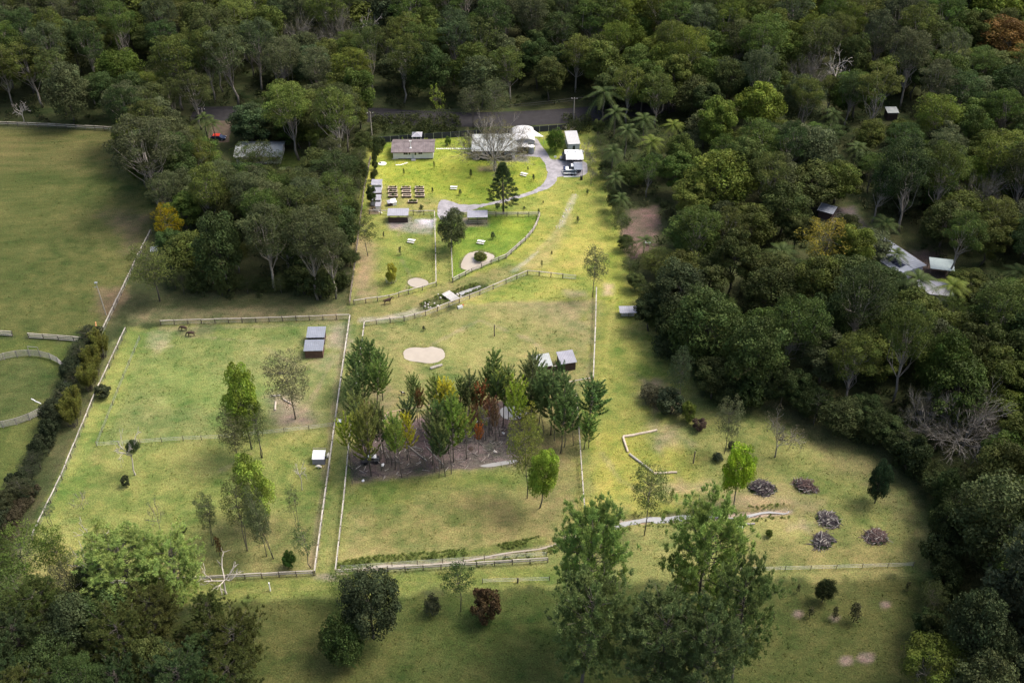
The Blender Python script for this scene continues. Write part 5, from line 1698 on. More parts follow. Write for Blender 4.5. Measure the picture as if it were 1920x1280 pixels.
# brush piles
def brush_pile(label, px, py, wpx, hm, mat, n=420):
    b = G(px, py)
    rad = wpx / 2 * DEP(b) / FPX * .86
    hm *= 1.35
    g = Geo()
    for i in range(n):
        th = random.uniform(0, 2 * math.pi)
        rr = rad * random.random() ** .55 * (1 + .22 * math.sin(2 * th + wpx) + .12 * math.sin(5 * th + px))
        hz = hm * (1 - (rr / rad) ** 1.6) * random.uniform(.25, 1.05)
        c = np.array([rr * math.cos(th), rr * .85 * math.sin(th), max(.06, hz)])
        d = np.array([math.cos(th + 1.6 + random.gauss(0, .7)), math.sin(th + 1.6 + random.gauss(0, .7)), random.gauss(0, .2) - .1])
        l = random.uniform(.8, 2.6)
        a, e = c - d * l / 2, c + d * l / 2
        a[2], e[2] = max(.02, a[2]), max(.02, e[2])
        g.tube(bend(a, e, 3, 0, .06), np.array([1, .8, .4]) * random.uniform(.035, .10), 4, caps=False, mi=int(random.random() < .22))
    # packed heart of twigs
    m = 16
    v = [(0, 0, hm * .5)] + [(rad * .6 * math.cos(i / m * 2 * math.pi) * random.uniform(.85, 1.1), rad * .5 * math.sin(i / m * 2 * math.pi) * random.uniform(.85, 1.1), hm * .25) for i in range(m)] + [(rad * .7 * math.cos(i / m * 2 * math.pi), rad * .6 * math.sin(i / m * 2 * math.pi), -.05) for i in range(m)]
    f = [[0, 1 + i, 1 + (i + 1) % m] for i in range(m)] + [[1 + i, 1 + m + i, 1 + m + (i + 1) % m, 1 + (i + 1) % m] for i in range(m)]
    r = thing('brush_pile', label, 'brush pile', b, 0, 'heaps of cut branches')
    part('branches', g, [MAT[mat], MAT['greylog']], r, kind='stuff')
    r.scale = (random.uniform(.92, 1.08), random.uniform(.76, .95), random.uniform(.8, 1.2))
    r.rotation_euler = (0, 0, random.uniform(-.5, .5))
    part('heart', Geo().add(v, f), MAT['soil'], r)
    gl = Geo()
    for i in range(40):
        th = random.uniform(math.pi * .9, 2.15 * math.pi)
        clump(gl, (rad * 1.02 * math.cos(th), rad * .9 * math.sin(th), .12), random.uniform(.2, .45), 16, .3, .09, .8, .8, random.uniform(.8, 1.2))
    q = obj('weeds', gl.mesh('weeds', MAT['leaf'], False, True), r)
    q['kind'] = 'stuff'
    q.color = (.05, .085, .025, 1)
brush_pile('largest grey brush pile, right behind the lime green tree', 1429, 916, 54, 1.5, 'brush')
brush_pile('brush pile with reddish sticks, uphill of the others', 1509, 912, 46, 1.1, 'brush_red')
brush_pile('flattened grey brush pile overgrown at its edges', 1553, 974, 48, .9, 'brush')
brush_pile('small dark brush pile with green skirt nearest the bottom fence', 1542, 1015, 44, 1.0, 'brush')
brush_pile('reddish brush pile furthest towards the forest corner', 1642, 1007, 44, 1.0, 'brush_red')

# rubbish among the pines
b = G(697, 870)
r = thing('derelict_trailer', 'derelict dark trailer under a white tarpaulin among the pines', 'trailer', b, R(8))
part('deck', Geo().box(-1.9, 1.6, 0, 1.6, .5, .62), MAT['dark'], r)
g = Geo()
xs, ys = np.meshgrid(np.linspace(-.9, .9, 10), np.linspace(-.6, .6, 8))
zz = .9 * np.exp(-(xs ** 2 / .7 + ys ** 2 / .35)) + .25 * fbm((xs + 3).ravel(), (ys + 3).ravel(), .5, 9).reshape(xs.shape)
i_ = (np.arange(7)[:, None] * 10 + np.arange(9)[None]).ravel()
g.add(np.stack([xs.ravel() + .1, ys.ravel() + 1.2, zz.ravel() + .65], 1), np.stack([i_, i_ + 1, i_ + 11, i_ + 10], 1))
part('tarpaulin', g, MAT['tarp'], r, True)
for x in (-1.2, 1.0):
    w_ = part('wheel', Geo().tube([(x, -.1, .35), (x, .12, .35)], .35, 12), MAT['rubber'], r)
for x in (.55, .8, 1.05, 1.3):
    part('rack_bar', Geo().box(x, x + .06, -.03, .0, .65, 1.5), MAT['steel'], r)
part('rack_rail', Geo().box(.5, 1.4, -.04, .0, 1.503, 1.56), MAT['steel'], r)
def rubbish(label, x, y, s, mat, name='rubbish_sheet'):
    n = 9
    v = [(s * math.cos(a) * random.uniform(.6, 1.2), s * .7 * math.sin(a) * random.uniform(.6, 1.2), random.uniform(.02, .1)) for a in np.linspace(0, 2 * math.pi, n, False)] + [(0, 0, s * random.uniform(.3, .6))]
    q = obj(name, Geo().add(v, [[i, (i + 1) % n, n] for i in range(n)] + [list(range(n))[::-1]]).mesh(name, MAT[mat]), None, G(x, y), random.uniform(0, 6))
    tag(q, label, 'rubbish')
rubbish('white crumpled sheet on the dirt right of the derelict trailer', 717, 872, .6, 'white')
rubbish('small white scrap between the trailer and the pale sheet', 709, 866, .35, 'white')
rubbish('white stone like lump at the bottom edge of the pine yard', 681, 901, .4, 'white')
rubbish('pale lump of spoil on the dirt below the dead brown pines', 928, 846, .5, 'stone')
rubbish('white scrap lying in the burnt looking patch of dirt', 944, 812, .4, 'white')
rubbish('dark charred mound on the dirt behind the pines', 883, 842, .8, 'soil', 'charred_mound')
rubbish('white rubbish heap by the creek beside a grey log', 1390, 987, .6, 'white')
rubbish('pale twiggy wreck of a bush beside the creek', 1385, 978, .7, 'steel')
rubbish('white rubbish at the foot of the leafy tree by the pale pool', 893, 790, .5, 'white')

# poles and power lines
def pole(label, bx, by, top, arm=True, mat='rail_grey'):
    b = G(bx, by)
    h = HT(b, top)
    r = thing('power_pole', label, 'pole', b, 0, 'timber power poles')
    part('shaft', Geo().tube([(0, 0, -.3), (0, 0, h)], [.17, .12], 8), MAT[mat], r)
    if arm:
        part('crossarm', Geo().box(-.9, .9, -.06, .06, h - .5, h - .36), MAT['post'], r)
        for x in (-.75, .75):
            part('insulator', Geo().tube([(x, 0, h - .355), (x, 0, h - .15)], .07, 6), MAT['white'], r)
    return b + Vector((0, 0, h - .2))
t1 = pole('grey power pole left of the dark fence by the road', 697.5, 254, 210)
t2 = pole('power pole with crossarm above the driveway entrance', 1075.5, 226, 183)
t3 = pole('slim pole behind the clump of palms near the red car', 387, 250, 203)
b = G(199, 590)
h = HT(b, 531)
r = thing('light_pole', 'slim leaning pole with a lamp at the pasture corner', 'pole', b)
part('shaft', Geo().tube([(0, 0, -.3), (-.25, .1, h)], [.13, .09], 8), MAT['rail_grey'], r)
part('lamp', Geo().box(-.55, .05, -.12, .28, h, h + .18), MAT['steel'], r)
part('bracket', Geo().box(-.9, -.1, .06, .14, h - 1.2, h - 1.1), MAT['steel'], r)
def cable(label, a, b):
    o = a.copy()
    k = np.linspace(0, 1, 16)
    d = b - a
    pts = [(d.x * t, d.y * t, d.z * t - 4 * t * (1 - t) * d.length * .015) for t in k]
    q = obj('power_line', Geo().tube(pts, .035, 3).mesh('power_line', MAT['dark']), None, o)
    tag(q, label, 'cable', 'power lines along the road')
cable('sagging power line between the two road poles', t1, t2)
cable('second sagging power line between the two road poles', t1 + Vector((0, .5, -.9)), t2 + Vector((0, .5, -.9)))
cable('power line from the palm clump pole to the road pole', t3, t1)
cable('power line leaving the driveway pole into the forest', t2, G(1400, 190) + Vector((0, 0, 9)))

# neighbours' roofs between the trees
def plain_house(label, a, b, D, h, rise, roofm, wallm='wall_white', yaw_add=0, solar=False):
    o, yaw, L = base_line(a, b)
    r = thing('neighbour_house', label, 'house', o, yaw + yaw_add)
    gable_house(r, L, D, h, rise, .5, roofm, wallm, 12)
    for x in (1.2, L * .5, L - 2.4):
        window(r, x, x + 1.2, 0, .9, 2.0, 2)
    return r, L
r, L = plain_house('white roofed house mostly hidden by trees west of the cottage', (444, 309), (527, 308), 8, 2.6, .9, 'roof_pale')
# long house on the right, its length running away from the view
a, b_ = G(1727, 514), G(1653, 464)
d = (b_ - a)
r = thing('long_forest_house', 'long pale roofed house with solar panels half hidden by palms', 'house', a, math.atan2(d.y, d.x))
L = d.length
gable_house(r, L + 2, 7.4, 2.7, .35, .5, 'roof_blue', 'wall_grey', 22)
for i in range(5):
    x = 1.6 + i * .95
    part('solar_module', Geo().slab((x, 4.3, 3.14), (x + .86, 4.3, 3.14), (x + .86, 6.2, 2.97), (x, 6.2, 2.97), .04), MAT['solar'], r)
r = thing('forest_carport', 'dull green flat roof beside the long pale house in the forest', 'carport', G(1740, 520), R(-12))
part('roof', Geo().slab((0, 0, 2.6), (5.5, 0, 2.6), (5.5, 4.6, 2.75), (0, 4.6, 2.75), .1), MAT['teal'], r)
for x in (.1, 5.2):
    for y in (.1, 4.3):
        part('post', Geo().box(x, x + .12, y, y + .12, 0, 2.5), MAT['post'], r)
r = thing('pale_outbuilding', 'pale roof of an outbuilding behind the forest palms', 'outbuilding', G(1722, 566), R(-8))
part('wall', Geo().box(0, 7, 0, 4.6, 0, 2.5), MAT['wall_white'], r)
part('roof', Geo().slab((-.3, -.3, 2.6), (7.3, -.3, 2.6), (7.3, 5, 2.8), (-.3, 5, 2.8), .08), MAT['roof_grey'], r)
r = thing('forest_shed', 'small dark green roof with white edge at a driveway in the forest', 'shed', G(1533, 408), R(-30))
part('wall', Geo().box(0, 3.4, 0, 3, 0, 2.2), MAT['wall_dark'], r)
part('roof', Geo().slab((-.3, -.3, 2.3), (3.7, -.3, 2.3), (3.7, 3.3, 2.6), (-.3, 3.3, 2.6), .08), MAT['roof_blue'], r)
part('barge_board', Geo().slab((-.42, -.3, 2.36), (-.31, -.3, 2.36), (-.31, 3.3, 2.66), (-.42, 3.3, 2.66), .1), MAT['white'], r)
r = thing('white_forest_shed', 'small white roof glinting between trees on the upper right slope', 'shed', G(1662, 226), 0)
part('wall', Geo().box(0, 3, 0, 3, 0, 2.4), MAT['wall_dark'], r)
part('roof', Geo().slab((-.2, -.2, 2.5), (3.2, -.2, 2.5), (3.2, 3.2, 2.8), (-.2, 3.2, 2.8), .08), MAT['roof_pale'], r)
r = thing('yard_table', 'small white table on the bare dirt clearing beside the forest', 'table', G(1214, 459), R(-10))
part('top', Geo().box(-.7, .7, -.4, .4, .7, .76), MAT['white'], r)
for x in (-.6, .54):
    for y in (-.34, .28):
        part('leg', Geo().box(x, x + .06, y, y + .06, 0, .698), MAT['steel'], r)
r = vehicle('parked_red_car', 'red roofed dark car parked at the end of the dirt road', 'car', G(424, 262), R(180), 4.3,
            [(0, .35), (0, .8), (1.0, .95), (1.6, 1.45), (3.5, 1.48), (4.2, .95), (4.3, .4)], 1.75, 'carblue')
part('roof', Geo().box(1.6, 3.5, -.78, .78, 1.485, 1.56), MAT['red'], r)
part('side_window', Geo().box(1.5, 3.6, -.882, -.876, .98, 1.4), MAT['glass'], r)

# ================================================================== ANIMALS
def animal(name, label, cat, loc, yaw, nodes, edges, mat, scale=1.0, group=None):
    """one continuous body grown over a skeleton of joints"""
    me = bpy.data.meshes.new(name)
    me.from_pydata([n[:3] for n in nodes], edges, [])
    me.materials.append(MAT[mat])
    o = obj(name, me, None, loc, yaw)
    sk = o.modifiers.new('skin', 'SKIN')
    sk.use_smooth_shade = True
    for i, n in enumerate(nodes):
        me.skin_vertices[0].data[i].radius = (n[3], n[3])
        me.skin_vertices[0].data[i].use_root = i == 0
    sb = o.modifiers.new('subsurf', 'SUBSURF')
    sb.levels = sb.render_levels = 1
    o.scale = (scale,) * 3
    return tag(o, label, cat, group)
def quad(graze=True, fat=1.0, hk=1.0):
    nd = [(-.45, 0, 1.12, .27 * fat), (0, 0, 1.08, .28 * fat), (.45, 0, 1.12, .26 * fat)]
    ed = [(0, 1), (1, 2)]
    if graze:
        nd += [(.78, 0, 1.02, .16), (1.02, 0, .62, .12), (1.12, 0, .34, .12), (1.2, 0, .1, .075)]
    else:
        nd += [(.72, 0, 1.32, .17), (.92, 0, 1.6, .12), (1.08, 0, 1.64, .12), (1.32, 0, 1.45, .075)]
    ed += [(2, 3), (3, 4), (4, 5), (5, 6)]
    nd += [(-.78, 0, 1.08, .07), (-.88, 0, .55, .055)]
    ed += [(0, 7), (7, 8)]
    for sy in (-1, 1):
        i = len(nd)
        nd += [(-.52, sy * .17, .86, .13), (-.44, sy * .17, .68, .09), (-.64, sy * .17, .42, .055), (-.58, sy * .17, .04, .055)]
        ed += [(0, i), (i, i + 1), (i + 1, i + 2), (i + 2, i + 3)]
        i = len(nd)
        nd += [(.47, sy * .16, .82, .11), (.50, sy * .16, .45, .06), (.48, sy * .16, .04, .055)]
        ed += [(2, i), (i, i + 1), (i + 1, i + 2)]
    return nd, ed
animal('horse', 'dark bay horse grazing close to the paddock fence, further of two', 'horse', G(345, 619.5), R(170), *quad(), 'bay', 1.0, 'grazing horses')
animal('horse', 'dark bay horse grazing, the one nearer the open grass', 'horse', G(359, 630), R(185), *quad(), 'bay', 1.05, 'grazing horses')
animal('horse', 'dark horse standing at the rail fence by the goat paddock', 'horse', G(727, 570), R(10), *quad(False), 'bay', 1.15, 'grazing horses')
animal('goat', 'small black and white goat alone on the grass near the pines', 'goat', G(756, 740), R(170), *quad(False, 1.1), 'black', .62)
def sheep_nodes(up=False):
    nd = [(-.3, 0, .62, .30), (.05, 0, .62, .32), (.35, 0, .64, .27), (.62, 0, .70 if not up else 1.0, .14), (.82, 0, .62 if not up else 1.45, .11), (.9 if not up else 1.05, 0, .5 if not up else 1.42, .08)]
    ed = [(0, 1), (1, 2), (2, 3), (3, 4), (4, 5)]
    for x, b in ((-.3, 0), (.32, 2)):
        for sy in (-1, 1):
            i = len(nd)
            nd += [(x, sy * .15, .34, .07), (x, sy * .15, .03, .05)]
            ed += [(b, i), (i, i + 1)]
    return nd, ed
animal('llama', 'rusty orange llama with raised pale neck at the pasture corner', 'llama', G(181, 622), R(95), *sheep_nodes(True), 'tan', 1.25)
animal('sheep', 'cream sheep lying low beside the rusty llama', 'sheep', G(175, 630), R(170), *sheep_nodes(), 'fleece', 1.0)
animal('sheep', 'cream sheep at the side of the canvas covered crate, next to the fence', 'sheep', G(615, 857), R(80), *sheep_nodes(), 'fleece', .9)
animal('sheep', 'cream sheep in front of the canvas covered crate', 'sheep', G(600, 877), R(190), *sheep_nodes(), 'fleece', .95)
_g = bpy.data.objects['goat']
q = part('white_patch', Geo().tube([(-.12, 0, 1.09), (.02, 0, 1.08), (.16, 0, 1.09)], [.30, .335, .30], 12), MAT['fleece'], _g, True)

# ================================================================== PLANTED TREES ON THE PROPERTY
LIME, OLIVE, GREY, DEEP, PINE_T, MIDG = (.135, .170, .022), (.085, .095, .034), (.095, .105, .060), (.040, .068, .022), (.046, .085, .036), (.070, .100, .028)
YEL = (.30, .25, .02)
T = plant_px
T('paddock_tree', 'broad', 472, 842, 686, 68, (0.236, 0.312, 0.042), 'bright lime topped tree behind the two olive trees in the lower left paddock')
T('paddock_tree', 'airy', 490, 857, 757, 66, (0.111, 0.137, 0.047), 'olive green tree right under the bright lime topped tree', var=2)
T('paddock_tree', 'airy', 449, 876, 770, 66, (0.124, 0.130, 0.052), 'leaning olive tree with bare dark stem, left of its neighbour', var=1)
T('paddock_tree', 'airy', 554, 785, 668, 90, (0.150, 0.150, 0.072), 'wide grey green spreading tree below the blue roofed shelters')
T('leaning_tree', 'dead', 254, 890, 775, 70, DEEP, 'leaning half dead tree with pale bare branches and a leafy ball')
b = G(257, 842)
b = G(254, 890)
h = HT(b, 832)
t_ = plant('leaf_ball', 'round', b + Vector((.8, .3, h - 2.3)), 2.5, 2.7, (.045, .065, .022), 'dark leafy ball growing on the leaning half dead tree', 'plant')
T('paddock_tree', 'broad', 503, 985, 862, 72, (0.217, 0.283, 0.045), 'rounded lime green tree at the back of the lower left clump')
T('paddock_tree', 'airy', 464, 1030, 905, 70, (0.117, 0.130, 0.042), 'olive tree with thin dark trunk in the lower left clump')
T('paddock_tree', 'airy', 500, 1043, 925, 62, (0.114, 0.137, 0.058), 'grey green tree on the right of the lower left clump', var=1)
T('paddock_tree', 'airy', 512, 1046, 945, 50, (0.107, 0.130, 0.055), 'low grey green tree tucked against the lower left clump', var=2)
T('paddock_tree', 'airy', 398, 1022, 935, 52, (0.104, 0.124, 0.052), 'slight olive tree on the left of the lower left clump', var=2)
T('small_tree', 'sapling', 413, 1043, 1005, 17, (.12, .075, .03), 'small rusty brown ball headed tree under the lower left clump')
T('young_tree', 'thin', 583, 1064, 984, 46, (0.078, 0.120, 0.039), 'dark green bushy tree against the lane fence near the bottom')
T('shrub', 'shrub', 543, 1064, 1035, 28, (0.062, 0.119, 0.025), 'dense dark green shrub near the bottom of the lower left paddock', 'shrub')
T('bare_tree', 'bare_small', 303, 999, 915, 30, GREY, 'thin leaning tree with bare dark trunk in the lower left paddock', var=1)
T('bare_tree', 'dead', 567, 918, 835, 40, GREY, 'ghostly pale bare sapling near the canvas covered crate', var=0)
T('young_tree', 'thin', 560, 992, 915, 30, (0.137, 0.150, 0.065), 'thin sparse sapling tree beside the lane fence', var=1)
T('shrub', 'shrub', 237, 912, 893, 18, (0.056, 0.069, 0.035), 'small dark shrub below the leaning half dead tree', 'shrub')
T('shrub', 'shrub', 346, 998, 984, 12, (0.062, 0.075, 0.031), 'tiny dark shrub on the open grass of the lower left paddock', 'shrub')
T('bare_tree', 'bare_small', 157, 955, 915, 34, GREY, 'twiggy pale bush on the left side of the lower left paddock', 'shrub', var=1)
T('young_tree', 'thin', 98, 985, 940, 30, (0.078, 0.117, 0.046), 'soft green young tree by the western fence')
T('shrub', 'shrub', 196, 745, 722, 30, (0.062, 0.075, 0.037), 'scrubby dark bush between the hedge and the wire fence', 'shrub')
T('shrub', 'bare_small', 128, 1062, 1030, 28, GREY, 'bare twiggy shrub in the bottom left corner', 'shrub')
# bottom left boundary trees
T('tree', 'airy', 140, 1110, 990, 60, (0.122, 0.166, 0.031), 'yellow green tree behind the grey dead branches')
T('tree', 'airy', 205, 1085, 985, 60, (0.137, 0.179, 0.031), 'small yellow green crown above the grey dead branches')
T('dead_tree', 'dead', 205, 1105, 985, 105, GREY, 'grey dead tree with dense silvery branches beside the bottom pine', var=1)
T('dead_tree', 'dead', 424, 1112, 1040, 110, GREY, 'white dead tree with crooked antler like branches at the bottom fence', var=0, rz=.7)
T('pine_tree', 'pine', 258, 1140, 1010, 150, (0.298, 0.377, 0.103), 'big light green pine left of the white dead tree', var=0)
T('pine_tree', 'pine', 345, 1128, 1012, 125, (0.308, 0.394, 0.108), 'big light green pine nearest the white dead tree', var=1)
T('tree', 'airy', 60, 1115, 1003, 110, (0.108, 0.151, 0.031), 'dense yellow green tree at the bottom left boundary corner')
T('tree', 'airy', 20, 1140, 1030, 90, (0.086, 0.122, 0.031), 'dark yellow green tree in the extreme bottom left corner of the block')
T('tree', 'airy', 140, 1140, 1065, 75, (0.088, 0.094, 0.044), 'brownish olive tree under the yellow green corner trees')
T('tree', 'airy', 60, 1165, 1080, 100, (0.115, 0.166, 0.043), 'bright leafy tree along the bottom left boundary')
T('tree', 'broad', 190, 1130, 1062, 70, (0.064, 0.089, 0.031), 'low dark tree by the rail fence behind the pines')
# yard of young pines: base x, base y, top y, width, shade, variant
PINES = [
    (690, 715, 622, 42, (0.137, 0.204, 0.060), 0), (703, 735, 640, 44, (0.131, 0.199, 0.056), 1), (716, 750, 655, 46, (0.150, 0.224, 0.060), 2), (676, 745, 655, 40, (0.137, 0.204, 0.063), 0),
    (709, 768, 668, 52, (0.178, 0.252, 0.060), 1), (683, 775, 690, 44, (0.150, 0.211, 0.066), 2), (665, 790, 712, 44, (0.150, 0.199, 0.070), 0), (673, 832, 742, 46, (0.211, 0.244, 0.076), 1),
    (660, 880, 785, 40, (0.325, 0.373, 0.043), 3), (692, 880, 768, 50, (0.269, 0.285, 0.056), 0), (697, 892, 765, 40, (0.211, 0.224, 0.063), 3), (728, 868, 758, 40, (0.187, 0.204, 0.072), 3),
    (741, 880, 788, 46, (0.173, 0.261, 0.053), 1), (763, 862, 780, 40, (0.448, 0.422, 0.036), 2), (752, 895, 800, 38, (0.205, 0.261, 0.053), 3), (786, 795, 705, 38, (0.164, 0.218, 0.063), 1),
    (823, 810, 705, 46, (0.211, 0.261, 0.060), 0), (845, 815, 712, 40, (0.515, 0.459, 0.046), 1), (808, 872, 762, 46, (0.173, 0.194, 0.076), 3), (830, 878, 758, 48, (0.118, 0.188, 0.053), 0),
    (853, 866, 738, 50, (0.211, 0.297, 0.056), 2), (838, 892, 790, 40, (0.187, 0.224, 0.072), 3), (872, 860, 770, 40, (0.241, 0.278, 0.056), 3), (879, 795, 705, 40, (0.145, 0.178, 0.066), 1),
    (897, 800, 720, 36, (0.164, 0.164, 0.056), 3), (912, 760, 660, 46, (0.150, 0.212, 0.056), 0), (935, 770, 678, 44, (0.164, 0.218, 0.063), 1), (955, 785, 682, 42, (0.150, 0.204, 0.066), 2),
    (944, 800, 705, 44, (0.228, 0.268, 0.056), 3), (962, 840, 728, 46, (0.293, 0.373, 0.043), 3), (990, 760, 668, 40, (0.164, 0.188, 0.076), 1), (1003, 745, 658, 42, (0.155, 0.199, 0.066), 2),
    (992, 800, 712, 44, (0.178, 0.224, 0.083), 0), (1010, 810, 705, 50, (0.155, 0.218, 0.072), 1), (1030, 815, 698, 54, (0.158, 0.218, 0.076), 2), (1052, 820, 698, 52, (0.150, 0.211, 0.070), 0),
    (1050, 850, 740, 46, (0.137, 0.204, 0.060), 1), (1066, 800, 715, 40, (0.150, 0.211, 0.066), 2), (1104, 805, 712, 56, (0.122, 0.199, 0.060), 1), (1115, 790, 722, 40, (0.131, 0.199, 0.060), 0),
    (1098, 842, 774, 38, (0.164, 0.261, 0.060), 3), (1106, 840, 782, 30, (0.158, 0.244, 0.060), 2), (1040, 792, 690, 40, (.075, .125, .042), 2), (1075, 835, 735, 40, (.070, .120, .040), 1), (1000, 790, 700, 38, (.090, .130, .048), 0), (975, 812, 722, 36, (.115, .160, .036), 2), (925, 790, 695, 38, (.070, .110, .036), 3), (860, 800, 715, 38, (.095, .140, .036), 2), (840, 850, 752, 40, (.080, .125, .038), 1), (820, 895, 805, 36, (.075, .115, .042), 3), (775, 838, 752, 36, (.080, .120, .048), 3), (716, 860, 762, 40, (.085, .125, .046), 1), (680, 850, 765, 40, (.080, .115, .048), 0), (1020, 780, 690, 44, (0.150, 0.211, 0.072), 0), (865, 830, 735, 40, (0.173, 0.235, 0.060), 1),
]
for i, (bx, by, ty, wd, tint, var) in enumerate(PINES):
    br, bl = sum(tint), tint[0] / tint[1]
    tone = 'yellow green' if bl > .95 else 'bright green' if br > .55 else 'dark green' if br < .435 else 'mid green'
    side = ('in the dense stand left of the clay pond' if by < 790 and bx < 730 else 'at the lane side of the pine yard' if bx < 700 else 'over the fallen trunks in the pine yard' if bx < 800 else 'in the middle of the pine yard' if bx < 905 else 'near the pale pool of the pine yard' if bx < 985 else 'below the dark shelter bays' if bx < 1080 else 'outside the yard fence by the right lane')
    form = {0: 'full', 1: 'bushy', 2: 'pointed', 3: 'bare legged'}[var]
    T('young_pine', 'young_pine', bx + random.uniform(-3, 3), by, ty - random.uniform(-6, 6), wd * random.uniform(.98, 1.28), tint, f'{tone} {form} young pine {side}', 'pine tree', 'young pines of the yard', var=var if random.random() < .5 else {0: 4, 1: 5, 2: 6, 3: 3}[var])
T('dead_pine', 'young_pine', 890, 824, 758, 24, (.20, .11, .05), 'rust brown dead pine leaning by the bare stems', 'pine tree', var=1)
T('dead_pine', 'young_pine', 928, 818, 750, 22, (.26, .17, .10), 'pale rusty dead pine right of the pinkish one', 'pine tree', var=2)
T('dead_pine', 'young_pine', 901, 800, 724, 38, (.30, .105, .045), 'dead rust red pine in the middle of the yard', 'pine tree', var=3)
T('dead_pine', 'young_pine', 916, 812, 748, 32, (.36, .17, .10), 'faded pinkish brown dead pine next to the rust red one', 'pine tree', var=3)
T('dead_pine', 'young_pine', 820, 862, 778, 16, (.22, .075, .035), 'narrow rust brown dead pine between two green ones', 'pine tree', var=3)
T('dead_pine', 'young_pine', 897, 850, 800, 22, (.38, .13, .03), 'small orange dying pine at the edge of the bare dirt', 'pine tree', var=3)
T('dead_pine', 'young_pine', 787, 800, 730, 24, (.20, .10, .04), 'brown centred thin dead pine left of the yellow topped pine', 'pine tree', var=3)
T('dead_pine', 'young_pine', 690, 845, 755, 30, (.19, .105, .035), 'browning pine above the derelict trailer', 'pine tree', var=3)
T('young_tree', 'thin', 990, 832, 752, 40, (0.260, 0.267, 0.039), 'yellow leaved thin tree above the olive tree at the yard edge')
T('young_tree', 'thin', 968, 826, 770, 26, (0.195, 0.182, 0.046), 'thin dull yellow tree beside the pale pool')
T('young_tree', 'thin', 908, 826, 752, 24, (0.195, 0.221, 0.036), 'thin yellow green tree in front of the rust red pine')
T('yard_tree', 'airy', 988, 934, 790, 76, (0.195, 0.215, 0.044), 'tall yellow olive tree at the lower edge of the pine yard')
T('yard_tree', 'broad', 1012, 952, 838, 64, (0.255, 0.339, 0.045), 'bright lime tree with dark forked stem below the pine yard', var=2)
setting('shallow_pool', fan(W(smooth_poly([(935, 768), (950, 760), (985, 762), (990, 775), (970, 788), (942, 785)])), .015), MAT['creek_water'])
# right paddock trees
T('feathery_tree', 'airy', 1208, 1003, 872, 84, (0.160, 0.191, 0.056), 'feathery olive tree standing at the creek pool', var=0)
T('lime_tree', 'broad', 1374, 955, 846, 64, (0.236, 0.339, 0.026), 'lime green tree with slim curved trunk by the brush piles', var=0)
T('slender_tree', 'airy', 1358, 850, 750, 54, (0.137, 0.150, 0.072), 'pale feathery slender tree on the shaded right slope', var=1)
T('slender_tree', 'bare_small', 1453, 857, 765, 74, (0.124, 0.111, 0.072), 'nearly bare brown tree in the forest shade', var=0)
T('slender_tree', 'airy', 1272, 770, 658, 46, (0.072, 0.098, 0.047), 'dark slender tree at the forest edge above the fallen scrub')
T('column_shrub', 'round', 1640, 943, 868, 44, (.034, .060, .026), 'tall dark column shaped shrub near the forest corner')
T('shrub', 'shrub', 1225, 752, 725, 56, (0.090, 0.090, 0.050), 'low grey brown scrub on the bare mound by the forest', 'shrub')
T('shrub', 'shrub', 1255, 775, 735, 60, (0.062, 0.081, 0.040), 'dark scrubby bush beside the grey brown scrub', 'shrub')
T('shrub', 'shrub', 1290, 790, 752, 30, (0.138, 0.175, 0.037), 'small yellow green bush below the scrub mound', 'shrub')
T('shrub', 'shrub', 1310, 805, 785, 30, (0.106, 0.075, 0.056), 'reddish brown low heap of scrub near the pale feathery tree', 'shrub')
T('young_tree', 'sapling', 1259, 938, 915, 13, (0.143, 0.169, 0.039), 'small yellow sapling beside the feathery olive tree')
T('young_tree', 'thin', 1337, 938, 910, 18, (0.130, 0.111, 0.065), 'thin brown sapling left of the lime green tree')
T('shrub', 'shrub', 1441, 1006, 992, 14, (0.125, 0.163, 0.037), 'tiny pale green shrub between lime tree and brush piles', 'shrub')
T('shrub', 'shrub', 1345, 862, 850, 24, (0.050, 0.069, 0.037), 'dark fallen branch clump at the foot of the pale feathery tree', 'shrub')
T('shrub', 'shrub', 1370, 842, 828, 14, (0.075, 0.081, 0.050), 'small dark bush behind the pale feathery tree', 'shrub')
# bottom middle and right
T('pine_tree', 'pine', 1108, 1200, 957, 146, (0.244, 0.339, 0.088), 'big pine standing over the bottom creek', var=0)
T('pine_tree', 'pine', 1090, 1285, 1085, 154, (0.168, 0.218, 0.073), 'dark lower pine below the big creek pine', var=1)
T('pine_tree', 'pine', 1225, 1330, 1120, 172, (0.140, 0.183, 0.066), 'shadowy pine at the bottom edge between the two big pines', var=0)
T('pine_tree', 'pine', 1300, 1175, 945, 163, (0.263, 0.351, 0.088), 'big spreading pine with dark forked trunk on the right', var=1)
T('pine_tree', 'pine', 1372, 1290, 1060, 129, (0.160, 0.213, 0.066), 'dark pine with drooping limbs under the big spreading pine', var=0)
T('pine_tree', 'pine', 1300, 1370, 1150, 146, (0.125, 0.167, 0.062), 'dim pine at the very bottom under the spreading pine', var=1)
T('shrub', 'broad', 700, 1195, 1080, 120, (0.043, 0.056, 0.025), 'big dark bushy tree in the field below the boundary')
T('shrub', 'airy', 655, 1130, 1075, 80, (0.106, 0.144, 0.033), 'soft yellow green bush on the boundary by the dark bushy tree', 'shrub')
T('round_bush', 'round', 645, 1238, 1165, 90, (0.050, 0.077, 0.020), 'large round dark green bush at the bottom of the field', 'bush')
T('round_bush', 'shrub', 910, 1160, 1108, 62, (0.094, 0.062, 0.030), 'rounded red brown bush on the field below the boundary', 'bush')
T('small_tree', 'airy', 864, 1146, 1066, 62, (.055, .095, .026), 'leafy green small tree beside the red brown bush')
T('shrub', 'shrub', 811, 1152, 1118, 34, (0.075, 0.083, 0.043), 'grey green low bush left of the leafy small tree', 'shrub')
